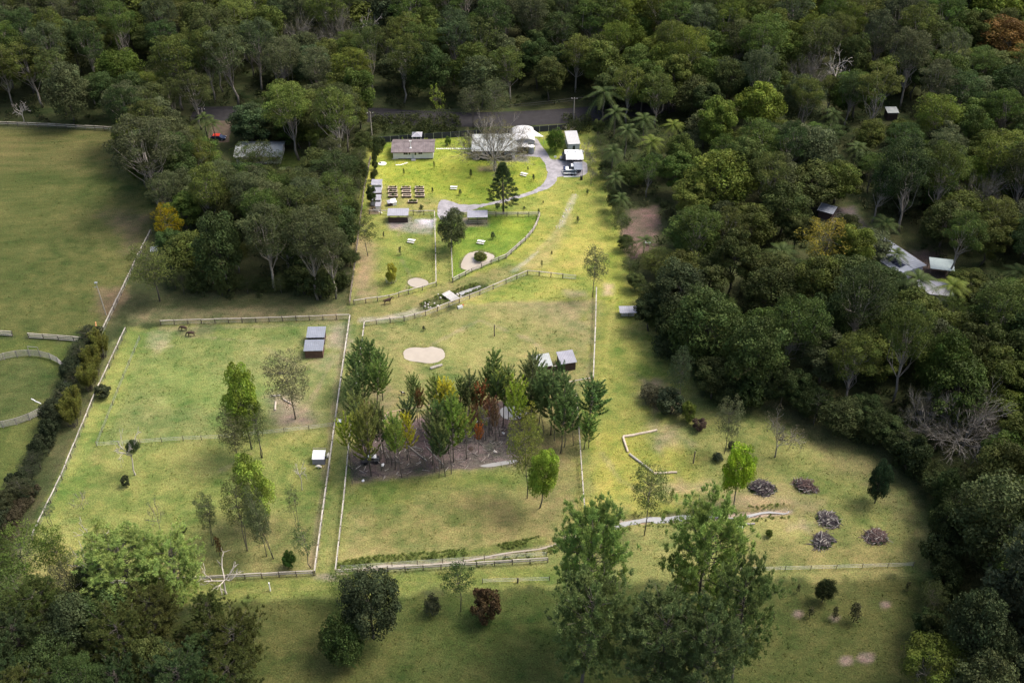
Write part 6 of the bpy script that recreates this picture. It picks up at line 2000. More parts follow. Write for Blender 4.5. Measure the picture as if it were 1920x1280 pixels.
T('shrub', 'round', 1541, 1128, 1086, 36, (0.037, 0.048, 0.018), 'dark bush on the lower right field just below the boundary', 'bush')
for (x, y, tp, wd, lab) in [(1494, 1112, 1094, 10, 'spindly sapling left of the dark boundary bush'), (1448, 1160, 1145, 12, 'low pale sapling nearest the pine on the lower right field'), (1517, 1158, 1136, 18, 'leafy sapling below the dark boundary bush'), (1563, 1162, 1138, 17, 'thin leafy sapling in a bare ring on the lower right field'), (1600, 1165, 1132, 30, 'broad brownish sapling, biggest on the lower right field'), (1700, 1108, 1090, 14, 'sapling near the right forest edge below the boundary')]:
    T('field_sapling', 'sapling', x, y, tp, wd, (.060, .062, .026), lab, 'sapling', 'saplings on the lower right field')

# upper block
T('bare_tree', 'bare', 927, 319, 207, 104, (.15, .135, .065), 'huge grey bare tree in front of the long low house')
T('bunya_pine', 'bunya', 944, 401, 308, 62, (0.052, 0.081, 0.029), 'dome topped bunya pine with open whorled branches by the drive')
T('round_tree', 'broad', 845, 472, 402, 52, (0.098, 0.117, 0.047), 'round olive tree between the walkway fences by the duck pond')
T('spreading_tree', 'airy', 1111, 556, 466, 60, (0.137, 0.146, 0.062), 'olive tree at the corner of the pond paddock and the right lane', var=0)
T('round_tree', 'round', 1041, 284, 243, 37, (0.072, 0.124, 0.018), 'glossy round green tree beside the pale cabin')
T('shrub', 'shrub', 840, 273, 256, 13, (0.106, 0.163, 0.031), 'round green shrub behind the white stones', 'shrub')
T('young_tree', 'sapling', 755, 268, 257, 6, (0.143, 0.208, 0.033), 'slim lime sapling beside the dark fence and gazebo')
T('shrub', 'shrub', 799, 264, 259, 10, (0.213, 0.250, 0.025), 'yellow green shrub right of the gazebo', 'shrub')
T('young_tree', 'sapling', 873, 265, 249, 10, (0.117, 0.156, 0.052), 'pale sapling in front of the dark fence')
T('young_tree', 'sapling', 871, 278, 265, 5, (0.130, 0.156, 0.052), 'thin young tree by the white stones')
T('shrub', 'shrub', 889, 297, 280, 14, (0.022, 0.033, 0.018), 'dark hedge shrub at the west end of the long house', 'shrub')
for i, x in enumerate((900, 909, 918, 936, 948, 957)):
    T('garden_shrub', 'shrub', x, 299.5, 289 + (i % 2) * 2, 10, (.030, .040, .024), 'low dark garden shrub along the verandah of the long house', 'shrub', 'shrubs along the verandah')
for (x, y, tp, wd, tint, lab) in [
    (757, 329, 315, 6, (.10, .14, .03), 'slim sapling on the lawn left, below the cottage'),
    (814, 316, 302, 6, (.12, .14, .03), 'yellowish sapling off the cottage corner'),
    (883, 333, 318, 8, (.03, .042, .022), 'dark narrow conifer on the lawn left of the bunya'),
    (1000, 340, 326, 8, (.035, .045, .022), 'dark narrow conifer in the bend of the drive'),
    (990, 320, 312, 5, (.06, .08, .03), 'tiny sapling near the curved roof shed'),
    (811, 363, 351, 6, (.05, .07, .03), 'dark sapling beside the raised garden beds'),
    (863, 366, 355, 9, (.06, .085, .035), 'leafy sapling below the picnic table by the gravel'),
    (790, 397, 384, 12, (.08, .10, .035), 'bushy sapling above the dark horse shelter'),
    (1083, 418, 405, 9, (.05, .07, .03), 'dark sapling in the right lane beside the washed out track'),
    (1101, 364, 355, 7, (.07, .10, .03), 'slim sapling near the forest on the upper right lawn'),
    (983, 392, 387, 6, (.05, .06, .03), 'low sapling right of the bunya trunk'),
    (1010, 404, 391, 6, (.07, .09, .03), 'sapling at the corner of the duck paddock fence'),
    (1018, 382, 376, 5, (.09, .10, .03), 'tiny yellowish sapling on the grass below the drive'),
    (924, 448, 435, 13, (.045, .07, .028), 'dark leafy sapling on the vivid green grass'),
    (720, 446, 434, 6, (.05, .055, .03), 'dark sapling in the goat paddock below the horse shelter'),
    (751, 478, 462, 9, (.06, .085, .035), 'young tree in a wire guard in the goat paddock'),
    (1016, 500, 488, 6, (.09, .10, .03), 'small sapling beside the right track bend'),
    (1034, 478, 470, 5, (.10, .10, .03), 'tiny dry sapling in the upper right lane'),
    (795, 620, 611, 8, (.05, .06, .032), 'small stump sprout below the curving fence'),
]:
    T('sapling', 'sapling', x, y, tp, wd, tint, lab, 'sapling', 'saplings on the upper lawns')
T('yellow_tree', 'shrub', 735, 531, 495, 24, (.34, .33, .05), 'bright yellow ornamental bush in the goat paddock', 'shrub')
r = thing('tree_guard', 'ring of grey stakes and wire round the yellow bush', 'tree guard', G(733, 527))
for k in range(8):
    a = k / 8 * 2 * math.pi
    part('stake', Geo().tube([(1.25 * math.cos(a), 1.25 * math.sin(a), 0), (1.25 * math.cos(a), 1.25 * math.sin(a), .9)], .035, 5), MAT['rail'], r)
for z in (.4, .8):
    part('ring', Geo().tube([(1.25 * math.cos(a), 1.25 * math.sin(a), z) for a in np.linspace(0, 2 * math.pi, 20)], .02, 3), MAT['wire'], r)
T('shrub', 'shrub', 901, 486, 474, 26, (0.094, 0.106, 0.027), 'low shrubs covering the little island of the duck pond', 'shrub')
for i, (x, y) in enumerate([(705, 330), (704, 318), (703, 306), (700, 345), (699, 338), (706, 296), (712, 285), (716, 275), (705, 280)]):
    T('fence_shrub', 'shrub', x, y, y - 13 - (i % 3) * 5, 11 + (i > 5) * 8, (.055, .075, .025), 'narrow dark shrub in the row along the west lawn fence', 'shrub', 'shrubs along the west lawn fence')
T('boundary_tree', 'airy', 690, 480, 405, 46, (.085, .105, .032), 'leafy tree leaning over the west side of the goat paddock')
T('boundary_tree', 'broad', 698, 395, 350, 24, (.065, .095, .028), 'small leafy tree overhanging the grey sheds')
T('twiggy_bush', 'bare_small', 1064, 256, 235, 40, (.11, .08, .05), 'brown twiggy thicket behind the pale cabin', 'bush', var=1)
for (x, y, tp, wd) in [(1098, 300, 252, 26), (1102, 322, 268, 26), (1108, 345, 300, 24)]:
    T('bare_tree', 'bare_small', x, y, tp, wd, (.10, .10, .06), 'grey leafless tree beside the parking apron', 'tree', 'leafless trees beside the parking apron')
T('road_tree', 'thin', 824, 246, 153, 28, (0.213, 0.263, 0.037), 'tall thin lime topped tree by the road behind the cottage')
T('road_tree', 'airy', 887, 240, 165, 54, (0.088, 0.098, 0.045), 'pale stemmed tree by the road left of the bare tree', var=2)
T('road_tree', 'airy', 925, 236, 152, 62, (0.090, 0.107, 0.045), 'rounded pale stemmed tree by the road behind the bare tree', var=0)

# edges of the upper block overhung by scrub
for i, (x, y) in enumerate([(1118, 262), (1122, 285), (1124, 308), (1128, 330), (1134, 352), (1138, 374), (1146, 396), (1152, 420), (1158, 445), (1166, 470), (1174, 495), (1182, 520), (1190, 545), (1200, 570), (1212, 600), (1228, 622), (1250, 645)]):
    T('edge_tree', 'airy' if i % 3 else 'broad', x + random.uniform(-2, 8), y, y - random.uniform(24, 46), random.uniform(26, 40), random.choice([(.060, .080, .022), (.075, .095, .028), (.045, .062, .020)]), 'small scrubby tree along the forest edge of the right lane', 'tree', 'scrub trees along the right lane')
for i, (x, y) in enumerate([(690, 292), (686, 318), (683, 345), (678, 372), (672, 420), (668, 450), (664, 500), (658, 535)]):
    T('edge_tree', 'airy' if i % 2 else 'broad', x - 6, y, y - random.uniform(26, 46), random.uniform(24, 38), random.choice([(.055, .072, .022), (.070, .088, .026)]), 'small scrubby tree against the west boundary of the house block', 'tree', 'scrub trees along the west boundary')
# bare stems and litter of the pine yard
for i, (x, y) in enumerate([(893, 815), (899, 822), (905, 806), (911, 826), (918, 818), (924, 812), (930, 826), (886, 808), (937, 818), (700, 862), (720, 850), (735, 872), (770, 868), (796, 880), (815, 884), (846, 888), (715, 882), (1018, 818), (1040, 826), (1058, 838)]):
    b = G(x, y)
    h = random.uniform(4.5, 7.5)
    g = Geo().tube(bend((0, 0, -.1), (random.uniform(-.3, .3), random.uniform(-.2, .2), h), 5, 0, .015), np.linspace(.10, .03, 5), 5)
    for k in range(9):
        z = h * random.uniform(.35, .98)
        th = random.uniform(0, 6.28)
        l = random.uniform(.25, .7)
        g.tube([(0, 0, z), (l * math.cos(th), l * math.sin(th), z + l * .3)], .02, 3, caps=False)
    q = obj('bare_pine_stem', g.mesh('bare_pine_stem', MAT['bark']), None, b)
    tag(q, 'bare thin pine stem standing in the dirt of the pine yard', 'tree stem', 'bare stems in the pine yard')
g = Geo()
YARD = [tuple(G(*p)) for p in [(656, 900), (760, 890), (860, 877), (965, 864), (980, 820), (930, 780), (870, 790), (800, 800), (710, 820), (660, 850)]]
ya = np.array(YARD)[:, :2]
cand = np.column_stack([rng.uniform(ya[:, 0].min(), ya[:, 0].max(), 1500), rng.uniform(ya[:, 1].min(), ya[:, 1].max(), 1500)])
for p_ in cand[inside(cand, YARD)][:560]:
    th, l = random.uniform(0, 6.28), random.uniform(.3, 1.6)
    e_ = np.array([math.cos(th), math.sin(th)]) * l
    g.tube([(p_[0], p_[1], .04), (p_[0] + e_[0], p_[1] + e_[1], random.uniform(.04, .3))], random.uniform(.025, .06), 3, caps=False, mi=random.choice([0, 0, 0, 1]))
q = obj('branch_litter', g.mesh('branch_litter', [MAT['brush'], MAT['dead_wood']]))
q['kind'] = 'stuff'
q['label'] = 'fallen sticks littering the pine yard'

# hedge and bamboo along the western boundary
N_H = 0
hl = [(186, 640), (150, 720), (104, 830), (58, 920), (14, 985), (-20, 1060)]
for i in range(40):
    k = i / 39 * (len(hl) - 1)
    j = min(int(k), len(hl) - 2)
    x, y = [hl[j][q] + (hl[j + 1][q] - hl[j][q]) * (k - j) for q in (0, 1)]
    T('hedge_shrub', random.choice(['shrub', 'broad', 'airy', 'shrub']), x - random.uniform(0, 18) - 2, y + random.uniform(0, 10), y - random.uniform(12, 40), random.uniform(30, 54), random.choice([(.040, .050, .024), (.050, .062, .026), (.034, .046, .022), (.060, .066, .030)]), 'dark hedge shrub in the row between the two fields', 'shrub', 'dark hedge shrubs between the fields')
    if i > 24:
        T('hedge_shrub', 'shrub', x + 14, y - 6, y - random.uniform(18, 30), random.uniform(26, 36), (0.069, 0.060, 0.035), 'brownish scrub beside the dark hedge near the bottom', 'shrub', 'brown scrub beside the hedge')
for (x, y, lab) in [(196, 668, 'bamboo clump at the top of the hedge by the llama'), (182, 700, 'second bamboo clump down the hedge'), (170, 730, 'bamboo clump halfway down the hedge row'), (148, 778, 'yellow green bamboo clump opposite the round pen'), (140, 800, 'lowest yellow green bamboo clump of the hedge')]:
    T('bamboo_clump', 'bamboo', x, y, y - 44, 44, (.125, .130, .026), lab, 'bamboo', 'bamboo clumps in the hedge')

# ================================================================== THE FOREST
def poly_xy(pts):
    return [G(*p)[:2] for p in pts]
NO = [poly_xy(q) for q in (
    [(380, 266), (395, 214), (436, 214), (440, 268)], [(436, 292), (560, 280), (580, 318), (445, 320)],
    [(690, 250), (700, 206), (1110, 203), (1120, 240)], [(1176, 470), (1178, 392), (1240, 382), (1246, 430), (1216, 480), (1190, 500)],
    [(1640, 455), (1700, 445), (1830, 580), (1740, 590), (1650, 545)], [(1520, 400), (1535, 385), (1610, 385), (1640, 440), (1560, 425)],
    [(1650, 240), (1690, 238), (1690, 205), (1650, 205)], [(700, 240), (1115, 205), (1120, 225), (700, 262)])]
REG = {
    'in the far forest beyond the road': poly_xy([(-330, 228), (228, 234), (378, 208), (384, 200), (700, 202), (838, 208), (960, 200), (1110, 200), (1130, -20), (-560, -20)]),
    'in the forest strip beside the big pasture': poly_xy([(246, 262), (330, 222), (385, 222), (384, 275), (445, 322), (570, 322), (575, 268), (686, 262), (672, 380), (650, 556), (400, 566), (318, 540), (300, 430), (290, 400)]),
    'between the road and the cottage fence': poly_xy([(450, 282), (470, 232), (560, 226), (692, 226), (692, 258), (585, 264), (560, 282)]),
    'in the forest on the right slope': poly_xy([(1120, 200), (1122, 245), (1142, 330), (1172, 440), (1200, 548), (1222, 600), (1280, 655), (1345, 745), (1480, 775), (1690, 880), (1770, 985), (1760, 1080), (1735, 1170), (1720, 1290), (1720, 1400), (2150, 1400), (2300, -20), (1130, -20)]),
    'in the trees of the bottom left corner': poly_xy([(-120, 1150), (60, 1150), (420, 1150), (470, 1290), (380, 1480), (-180, 1480)]),
}
PLACED = [np.array(o.location[:2]) for o in S.objects if o.type == 'EMPTY' and o.get('category') in ('tree', 'pine tree')]
TINTS = {  # foliage kept dark: part of the outer darkening is put into these tints
    'dark olive': (0.071, 0.085, 0.024), 'grey green': (0.084, 0.100, 0.042), 'deep green': (0.048, 0.073, 0.021), 'olive green': (0.093, 0.113, 0.024),
    'yellowish green': (0.109, 0.135, 0.021), 'dull brown green': (0.082, 0.082, 0.031), 'blue green': (0.060, 0.085, 0.034), 'mid green': (0.073, 0.107, 0.022),
}
# keep open what the picture shows between and above the trees: (x0, y0, x1, y1, row where it stands)
VIS = [(371, 1042, 478, 1114, 1112), (150, 985, 250, 1075, 1105), (237, 1012, 420, 1105, 1140), (1655, 450, 1730, 506, 520), (1737, 498, 1775, 512, 520), (1705, 524, 1735, 545, 560), (1182, 392, 1240, 470, 390), (392, 216, 432, 262, 262), (444, 287, 462, 299, 300), (510, 297, 528, 305, 300), (532, 290, 562, 314, 300),
       (845, 205, 1095, 235, 215), (1528, 388, 1560, 406, 395), (1660, 214, 1672, 226, 222), (684, 400, 720, 560, 300), (684, 262, 720, 400, 262)]
# trees one can tell apart come first
def F(name, kind, bx, by, top, wpx, tint, label, cat='tree', group=None, **kw):
    o = T(name, kind, bx, by, top, wpx, tint, label, cat, group, **kw)
    VIS.append((bx - wpx * .38, top - 4, bx + wpx * .38, top + (by - top) * (.55 if cat != 'palm' else .6), by))
    PLACED.append(np.array(o.location[:2]))
    return o
F('gum_tree', 'gum', 304, 405, 215, 130, (0.070, 0.078, 0.034), 'tall gum with forked pale trunk at the pasture edge', var=1)
F('gum_tree', 'gum', 560, 300, 152, 100, (0.119, 0.157, 0.031), 'tall bright green gum left of the cottage, behind the lawn', var=0)
F('gum_tree', 'gum', 645, 320, 165, 85, (0.109, 0.140, 0.031), 'tall green gum beside the cottage boundary corner', var=3)
F('gum_tree', 'gum', 447, 200, 45, 95, (0.081, 0.101, 0.039), 'tall gum with pale forked trunk standing at the road', var=1)
F('yellow_flowering_tree', 'airy', 325, 478, 388, 54, (.26, .20, .008), 'yellow flowering tree at the edge of the big pasture', var=0)
F('small_tree', 'airy', 300, 565, 465, 95, (.115, .135, .036), 'flat topped yellow green small tree by the pasture corner', var=1)
F('gum_tree', 'gum', 596, 562, 400, 95, (0.078, 0.090, 0.036), 'gum with long pale trunk beside the property boundary', var=2)
F('gum_tree', 'gum', 630, 560, 408, 80, (0.078, 0.090, 0.036), 'gum with pale trunk nearest the boundary corner', var=0)
F('gum_tree', 'gum', 515, 545, 385, 110, (0.067, 0.081, 0.031), 'broad gum in front of the forest strip', var=3)
F('forest_tree', 'broad', 430, 545, 400, 95, (0.062, 0.087, 0.028), 'dense green tree at the front of the forest strip', var=1)
F('forest_tree', 'round', 235, 180, 92, 92, (0.087, 0.123, 0.022), 'rounded light green tree above the big pasture')
F('forest_tree', 'broad', 1405, 270, 165, 95, (0.147, 0.182, 0.025), 'bright yellow green crown above the forest palms')
F('forest_tree', 'broad', 1340, 300, 190, 90, (0.119, 0.157, 0.025), 'wide yellow green tree near the palm grove')
F('forest_tree', 'broad', 1340, 400, 300, 120, (0.129, 0.157, 0.025), 'large yellow green tree above the bare dirt clearing')
F('forest_tree', 'broad', 1300, 420, 345, 90, (0.123, 0.143, 0.028), 'lower yellow green tree beside the bare dirt clearing')
F('forest_tree', 'airy', 1545, 505, 418, 110, (0.189, 0.154, 0.022), 'orange flowered tree beside the long pale roofed house', var=0)
F('forest_tree', 'broad', 1590, 520, 430, 90, (0.123, 0.151, 0.025), 'yellow green tree right below the orange flowered tree')
F('forest_tree', 'broad', 1870, 130, 40, 110, (0.161, 0.091, 0.025), 'rusty orange crown in the upper right forest')
F('forest_tree', 'broad', 1850, 60, -30, 100, (0.154, 0.196, 0.028), 'bright green crown in the top right corner')
F('forest_tree', 'broad', 1320, 690, 560, 130, (0.067, 0.095, 0.025), 'dense deep green tree at the forest edge behind the lane')
F('forest_tree', 'broad', 1400, 740, 600, 120, (0.073, 0.101, 0.028), 'full green tree overhanging the shaded right slope')
F('forest_tree', 'broad', 1275, 610, 500, 110, (0.048, 0.062, 0.025), 'dark tree over the small low shelter')
F('bare_tree', 'bare', 1800, 850, 720, 130, (.06, .055, .04), 'grey leafless tree with wide silver branches in the right forest')
F('forest_tree', 'broad', 1850, 1075, 905, 190, (0.070, 0.087, 0.031), 'big dark tree standing at the right corner of the block', var=0)
F('forest_tree', 'broad', 1870, 1240, 1010, 200, (0.050, 0.062, 0.031), 'huge grey green tree filling the lower right corner', var=1)
F('forest_tree', 'broad', 1790, 1270, 1120, 130, (0.048, 0.063, 0.025), 'dark bushy tree at the bottom right field edge', var=2)
for (x, y, tp, wd, lab) in [(1130, 238, 148, 70, 'tall palm at the head of the palm clump by the driveway'), (1150, 262, 190, 52, 'palm just below the tallest one by the driveway'), (1205, 275, 205, 52, 'palm leaning to the right of the driveway clump'), (1170, 300, 225, 50, 'palm in the middle of the forest palm grove'), (1215, 320, 245, 54, 'yellowish palm on the right of the palm grove'), (1145, 335, 265, 44, 'palm beside the parking apron trees'), (1260, 275, 220, 46, 'lone palm among the yellow green crowns'), (1150, 375, 318, 42, 'palm over the upper right lawn'), (1160, 410, 358, 40, 'lower palm overhanging the right lane'), (1205, 480, 440, 44, 'dark palm beside the dirt clearing'), (1460, 505, 455, 70, 'silvery palm in the middle of the right forest'), (1650, 455, 405, 60, 'large fronded palm behind the orange flowered tree'), (1705, 600, 500, 80, 'tall palm in front of the long pale roofed house'), (1770, 590, 515, 70, 'yellow green palm beside the dull green carport'), (1672, 510, 465, 44, 'small palm leaning over the solar panels'), (1555, 260, 195, 50, 'palm with one pale upright frond in the upper right forest'), (1600, 305, 262, 44, 'low palm in the gap of the upper right forest'), (390, 262, 205, 44, 'palm behind the parked red car'), (405, 268, 218, 40, 'slim palm nearest the dirt road'), (480, 212, 185, 44, 'small palm across the road from the dirt road'), (430, 470, 420, 44, 'drooping palm inside the forest strip'), (1890, 555, 490, 60, 'feathery palm at the right edge of the forest')]:
    F('palm_tree', 'palm', x, y, tp, wd, (.058, .080, .022) if 'yellow' not in lab else (.11, .135, .022), lab, 'palm', 'palms in the forest')

for (x, y, tp, wd, kd, tn, lab) in [(462, 338, 270, 54, 'airy', (.075, .100, .024), 'leafy tree hiding the west end of the white roofed house'), (496, 336, 268, 56, 'airy', (.080, .098, .030), 'loose tree in front of the middle of the white roofed house'), (470, 318, 293, 34, 'airy', (.085, .100, .034), 'small loose tree before the white roofed house'), (522, 328, 284, 36, 'airy', (.066, .090, .022), 'rounded tree at the east end of the white roofed house')]:
    F('small_tree', kd, x, y, tp, wd, tn, lab)
for (x, y, tp, wd, kd, lab) in [(570, 118, 10, 60, 'bare', 'bare limbed pale tree high in the forest above the bright gum'), (640, 110, -10, 54, 'bare', 'second bare limbed pale tree deep in the far forest'), (695, 95, -20, 50, 'dead', 'leafless pale stem in the far forest above the cottage'), (1500, 190, 85, 70, 'bare', 'pale limbed leafless tree in the upper right forest'), (1560, 180, 80, 60, 'dead', 'dead pale trunk beside the leafless tree in the upper right forest'), (1830, 420, 300, 70, 'bare', 'tall grey leafless tree on the dark right slope'), (45, 228, 182, 34, 'dead', 'small dead white tree behind the far pasture fence'), (1720, 820, 720, 80, 'bare', 'silver twiggy tree beside the wide leafless one')]:
    F('bare_forest_tree', kd, x, y, tp, wd, (.085, .085, .045), lab)
for i in range(20):
    x = 335 + i * 16 + random.uniform(-6, 6)
    F('margin_shrub', random.choice(['shrub', 'airy', 'broad', 'shrub']), x, 548 + random.uniform(-10, 14), 548 - random.uniform(14, 46), random.uniform(26, 50), random.choice([(.058, .078, .024), (.048, .064, .020), (.072, .090, .028)]), 'scrubby bush under the gums along the lane below the forest strip', 'shrub', 'scrub under the gums of the forest strip')
# low leafy margin of the forest along the right paddock
mg = [(1206, 606), (1236, 640), (1272, 676), (1306, 716), (1340, 752), (1400, 768), (1470, 772), (1530, 800), (1590, 832), (1650, 866), (1705, 900), (1745, 950), (1768, 1000), (1765, 1050), (1748, 1110), (1728, 1170), (1716, 1230)]
for i in range(38):
    k = i / 37 * (len(mg) - 1)
    j = min(int(k), len(mg) - 2)
    x, y = [mg[j][q] + (mg[j + 1][q] - mg[j][q]) * (k - j) for q in (0, 1)]
    x, y = x + random.uniform(-4, 22), y - random.uniform(-6, 14)
    if 1590 < x < 1690:
        x, y = x + 22, y - 12
    kd = random.choice(['broad', 'round', 'broad', 'airy', 'shrub'])
    F('margin_tree', kd, x, y, y - random.uniform(34, 80), random.uniform(52, 84), random.choice([(.046, .062, .020), (.036, .050, .018), (.058, .072, .024), (.040, .060, .018)]), 'leafy low tree on the forest margin beside the right paddock', 'tree', 'low trees on the forest margin')

def hash_pts(region, poly, want_d, lim):
    poly = np.array(poly)
    out = []
    lo, hi = poly.min(0), poly.max(0)
    n = int((hi - lo).prod() / want_d ** 2 * 9)
    cand = np.column_stack([rng.uniform(lo[0], hi[0], n), rng.uniform(lo[1], hi[1], n)])
    cand = cand[inside(cand, poly)]
    for q in NO:
        cand = cand[~inside(cand, q)]
    # keep what the view can show, with a margin
    t = -(CAMH) / (-(1.0))
    dz = cand[:, 1] * CP + CAMH * SP
    px = 960 + FPX * cand[:, 0] / dz
    py = 640 + FPX * (cand[:, 1] * -SP + CAMH * CP) / dz
    cand = cand[(px > -150) & (px < 2080) & (py < 1480) & (cand[:, 1] < 455)]
    pts = [p for p in PLACED]
    cell = {}
    for p in pts:
        cell.setdefault((int(p[0] // 10), int(p[1] // 10)), []).append(p)
    for p in cand:
        k = (int(p[0] // 10), int(p[1] // 10))
        d = want_d * random.uniform(.85, 1.15)
        ok = True
        for i in (-1, 0, 1):
            for j in (-1, 0, 1):
                for r_ in cell.get((k[0] + i, k[1] + j), ()):
                    if (r_[0] - p[0]) ** 2 + (r_[1] - p[1]) ** 2 < d * d:
                        ok = False
                        break
        if ok:
            cell.setdefault(k, []).append(p)
            out.append(p)
    return out

LOT = []
for reg, poly in REG.items():
    dd = 7.6 if 'far' in reg else 7.0 if 'slope' in reg else 5.4 if 'strip' in reg else 5.6
    for p in hash_pts(reg, poly, dd, 0):
        LOT.append((reg, p))
# nearest first: the first 280 of each kind are trees of their own, the rest one far wood
def dist(p):
    return p[1] * CP + CAMH * SP
LOT.sort(key=lambda q: dist(q[1]))
MARKS = [(120, 190, 'behind the far fence of the big pasture'), (235, 170, 'near the rounded light green tree'), (330, 190, 'between pasture corner and dirt road'), (447, 190, 'around the pale forked gum at the road'),
         (600, 170, 'across the road behind the bright gum'), (760, 170, 'across the road behind the cottage'), (920, 170, 'across the road behind the bare tree'), (1060, 170, 'across the road by the driveway'),
         (1180, 200, 'above the driveway palms'), (1180, 310, 'among the driveway palms'), (1400, 250, 'around the bright yellow green crown'), (1560, 240, 'around the palm with one upright frond'), (1670, 210, 'near the glinting white roof'),
         (1860, 120, 'near the rusty orange crown'), (1330, 380, 'above the bare dirt clearing'), (1240, 520, 'below the bare dirt clearing'), (1460, 480, 'around the silvery palm'), (1550, 400, 'by the small dark green roof'), (1560, 500, 'near the orange flowered tree'),
         (1720, 520, 'around the long pale roofed house'), (1870, 540, 'near the feathery palm at the edge'), (1860, 350, 'on the dark slope above the forest carport'), (1320, 660, 'over the edge of the right lane'), (1480, 720, 'above the shaded right paddock'),
         (1650, 700, 'between palm house and paddock corner'), (1800, 820, 'near the silver leafless tree'), (1850, 1000, 'around the big corner tree'), (1840, 1220, 'in the lower right corner'), (1900, 680, 'below the pale outbuilding at the edge'),
         (300, 300, 'at the pasture edge by the forked gum'), (350, 470, 'near the yellow flowering tree'), (430, 380, 'around the drooping palm'), (520, 450, 'inside the forest strip behind the broad gum'), (610, 480, 'near the long pale trunks at the boundary'), (600, 350, 'beside the raised beds across the boundary'),
         (480, 300, 'around the hidden white roofed house'), (560, 250, 'beside the bright green gum'), (650, 245, 'behind the cottage corner'), (100, 1200, 'in the bottom corner below the block'), (300, 1190, 'below the white dead tree'), (380, 1260, 'at the very bottom by the field'), (40, 1380, 'at the very bottom corner'),
         (60, 60, 'in the far upper left forest'), (300, 60, 'high in the far left forest'), (560, 60, 'in the far forest above the bright gum'), (820, 50, 'in the far forest above the cottage'), (1080, 50, 'in the far forest above the driveway'), (1330, 80, 'in the far forest above the palms'), (1600, 60, 'in the far upper right forest'), (1700, 330, 'between glinting roof and palm house')]
count = {'gum': 0, 'broad': 0, 'pine': 0}
FAR = []
for reg, p in LOT:
    n_ = vnoise(p[0:1], p[1:2], 34, 91)[0]
    pg = .62 if 'far' in reg else .5 if 'strip' in reg else .34 if 'slope' in reg else .15
    kind = 'gum' if random.random() < pg else 'broad'
    if 'bottom' in reg:
        w_ = ['deep green', 'dark olive', 'dark olive', 'blue green']
    elif 'slope' in reg:
        w_ = ['dark olive', 'deep green', 'olive green', 'mid green', 'grey green', 'olive green', 'mid green'] + (['yellowish green'] * 2 if n_ > .6 else [])
    elif 'strip' in reg:
        w_ = ['dark olive', 'olive green', 'grey green', 'mid green', 'deep green']
    else:
        w_ = ['dark olive', 'olive green', 'grey green', 'mid green', 'blue green', 'olive green', 'deep green'] + (['yellowish green'] if n_ > .62 else [])
    tn = random.choice(w_)
    k_ = random.uniform(.85, 1.18) * (.80 if 'slope' in reg and p[1] < 235 else 1.12 if 'bottom' in reg else 1)  # extra darkening in the tint low on the right slope
    tint = tuple(c * k_ * random.uniform(.94, 1.06) for c in TINTS[tn])
    if 'bottom' in reg and random.random() < .6:
        kind = 'pine'
    if kind == 'pine':
        H, Wd = random.uniform(16, 21), random.uniform(11, 14)
    elif kind == 'gum':
        H, Wd = random.uniform(17, 26), random.uniform(9.5, 14)
    else:
        H, Wd = random.uniform(10, 18), random.uniform(10, 15)
    if 'strip' in reg:
        H *= .86
        Wd *= .9
    if 'bottom' in reg:
        H *= .72
        Wd *= .72
    loc = Vector((p[0], p[1], 0))
    z_ = dist(p)
    bx_, by_ = 960 + FPX * p[0] / z_, 640 + FPX * (p[1] * -SP + CAMH * CP) / z_
    hw_ = Wd / 2 * FPX / z_ * .9
    skip = False
    for (x0, y0, x1, y1, yb) in VIS:
        if by_ > yb and bx_ + hw_ > x0 and bx_ - hw_ < x1:
            hmax = HT(loc, y1 + 2)
            if y1 + 2 > by_ - 6:
                skip = skip or (y0 < by_)
            elif hmax < H:
                f_ = hmax / H
                if hmax < 5:
                    skip = True
                H = hmax
                Wd *= max(.7, f_)
    if skip:
        continue
    if count[kind] < 285:
        count[kind] += 1
        size = 'tall' if H > 20 else 'broad' if Wd > 11 else 'short' if H < 12 else 'middling'
        nm, word = {'gum': ('gum_tree', 'gum tree'), 'broad': ('forest_tree', 'bushy tree'), 'pine': ('shaded_pine', 'pine')}[kind]
        best = min(MARKS, key=lambda m_: (m_[0] - bx_) ** 2 + 2.2 * (m_[1] - by_) ** 2)
        plant(nm, kind, loc, H, Wd, tint, f'{size} {tn} {word} {best[2]}', 'tree', f'{word}s {reg}')
    else:
        FAR.append((kind, p, H, Wd, tint))
print('forest', count, 'far', len(FAR))

# the furthest trees as one wood
if FAR:
    g = Geo()
    for kind, p, H, Wd, tint in FAR:
        H0, W0, L = KIND[kind]
        tm, cm = random.choice(L)
        nv = len(cm.vertices)
        co = np.empty(nv * 3, np.float32)
        cm.vertices.foreach_get('co', co)
        co = co.reshape(-1, 4, 3)
        tn = np.empty(nv * 4, np.float32)
        cm.color_attributes['tone'].data.foreach_get('color', tn)
        tn = tn.reshape(-1, 4, 4)[:, 0, :3]
        sel = rng.random(len(co)) < .17
        co, tn = co[sel].astype(float), tn[sel]
        ctr = co.mean(1, keepdims=True)
        co = (ctr + (co - ctr) * 2.1) * np.array([Wd / W0, Wd / W0, H / H0])
        a = random.uniform(0, 6.28)
        x = co[..., 0] * math.cos(a) - co[..., 1] * math.sin(a) + p[0]
        y = co[..., 0] * math.sin(a) + co[..., 1] * math.cos(a) + p[1]
        v = np.stack([x, y, co[..., 2]], -1).reshape(-1, 3)
        k = len(co)
        g.add(v, np.arange(k)[:, None] * 4 + np.arange(4)[None], tone=np.repeat(tn * np.array(tint), 4, 0))
    q = obj('far_wood', g.mesh('far_wood', MAT['leaf'], False, True))
    q['kind'] = 'stuff'
    q['label'] = 'continuous wood of distant trees along the top of the view'
    q.color = (1, 1, 1, 1)

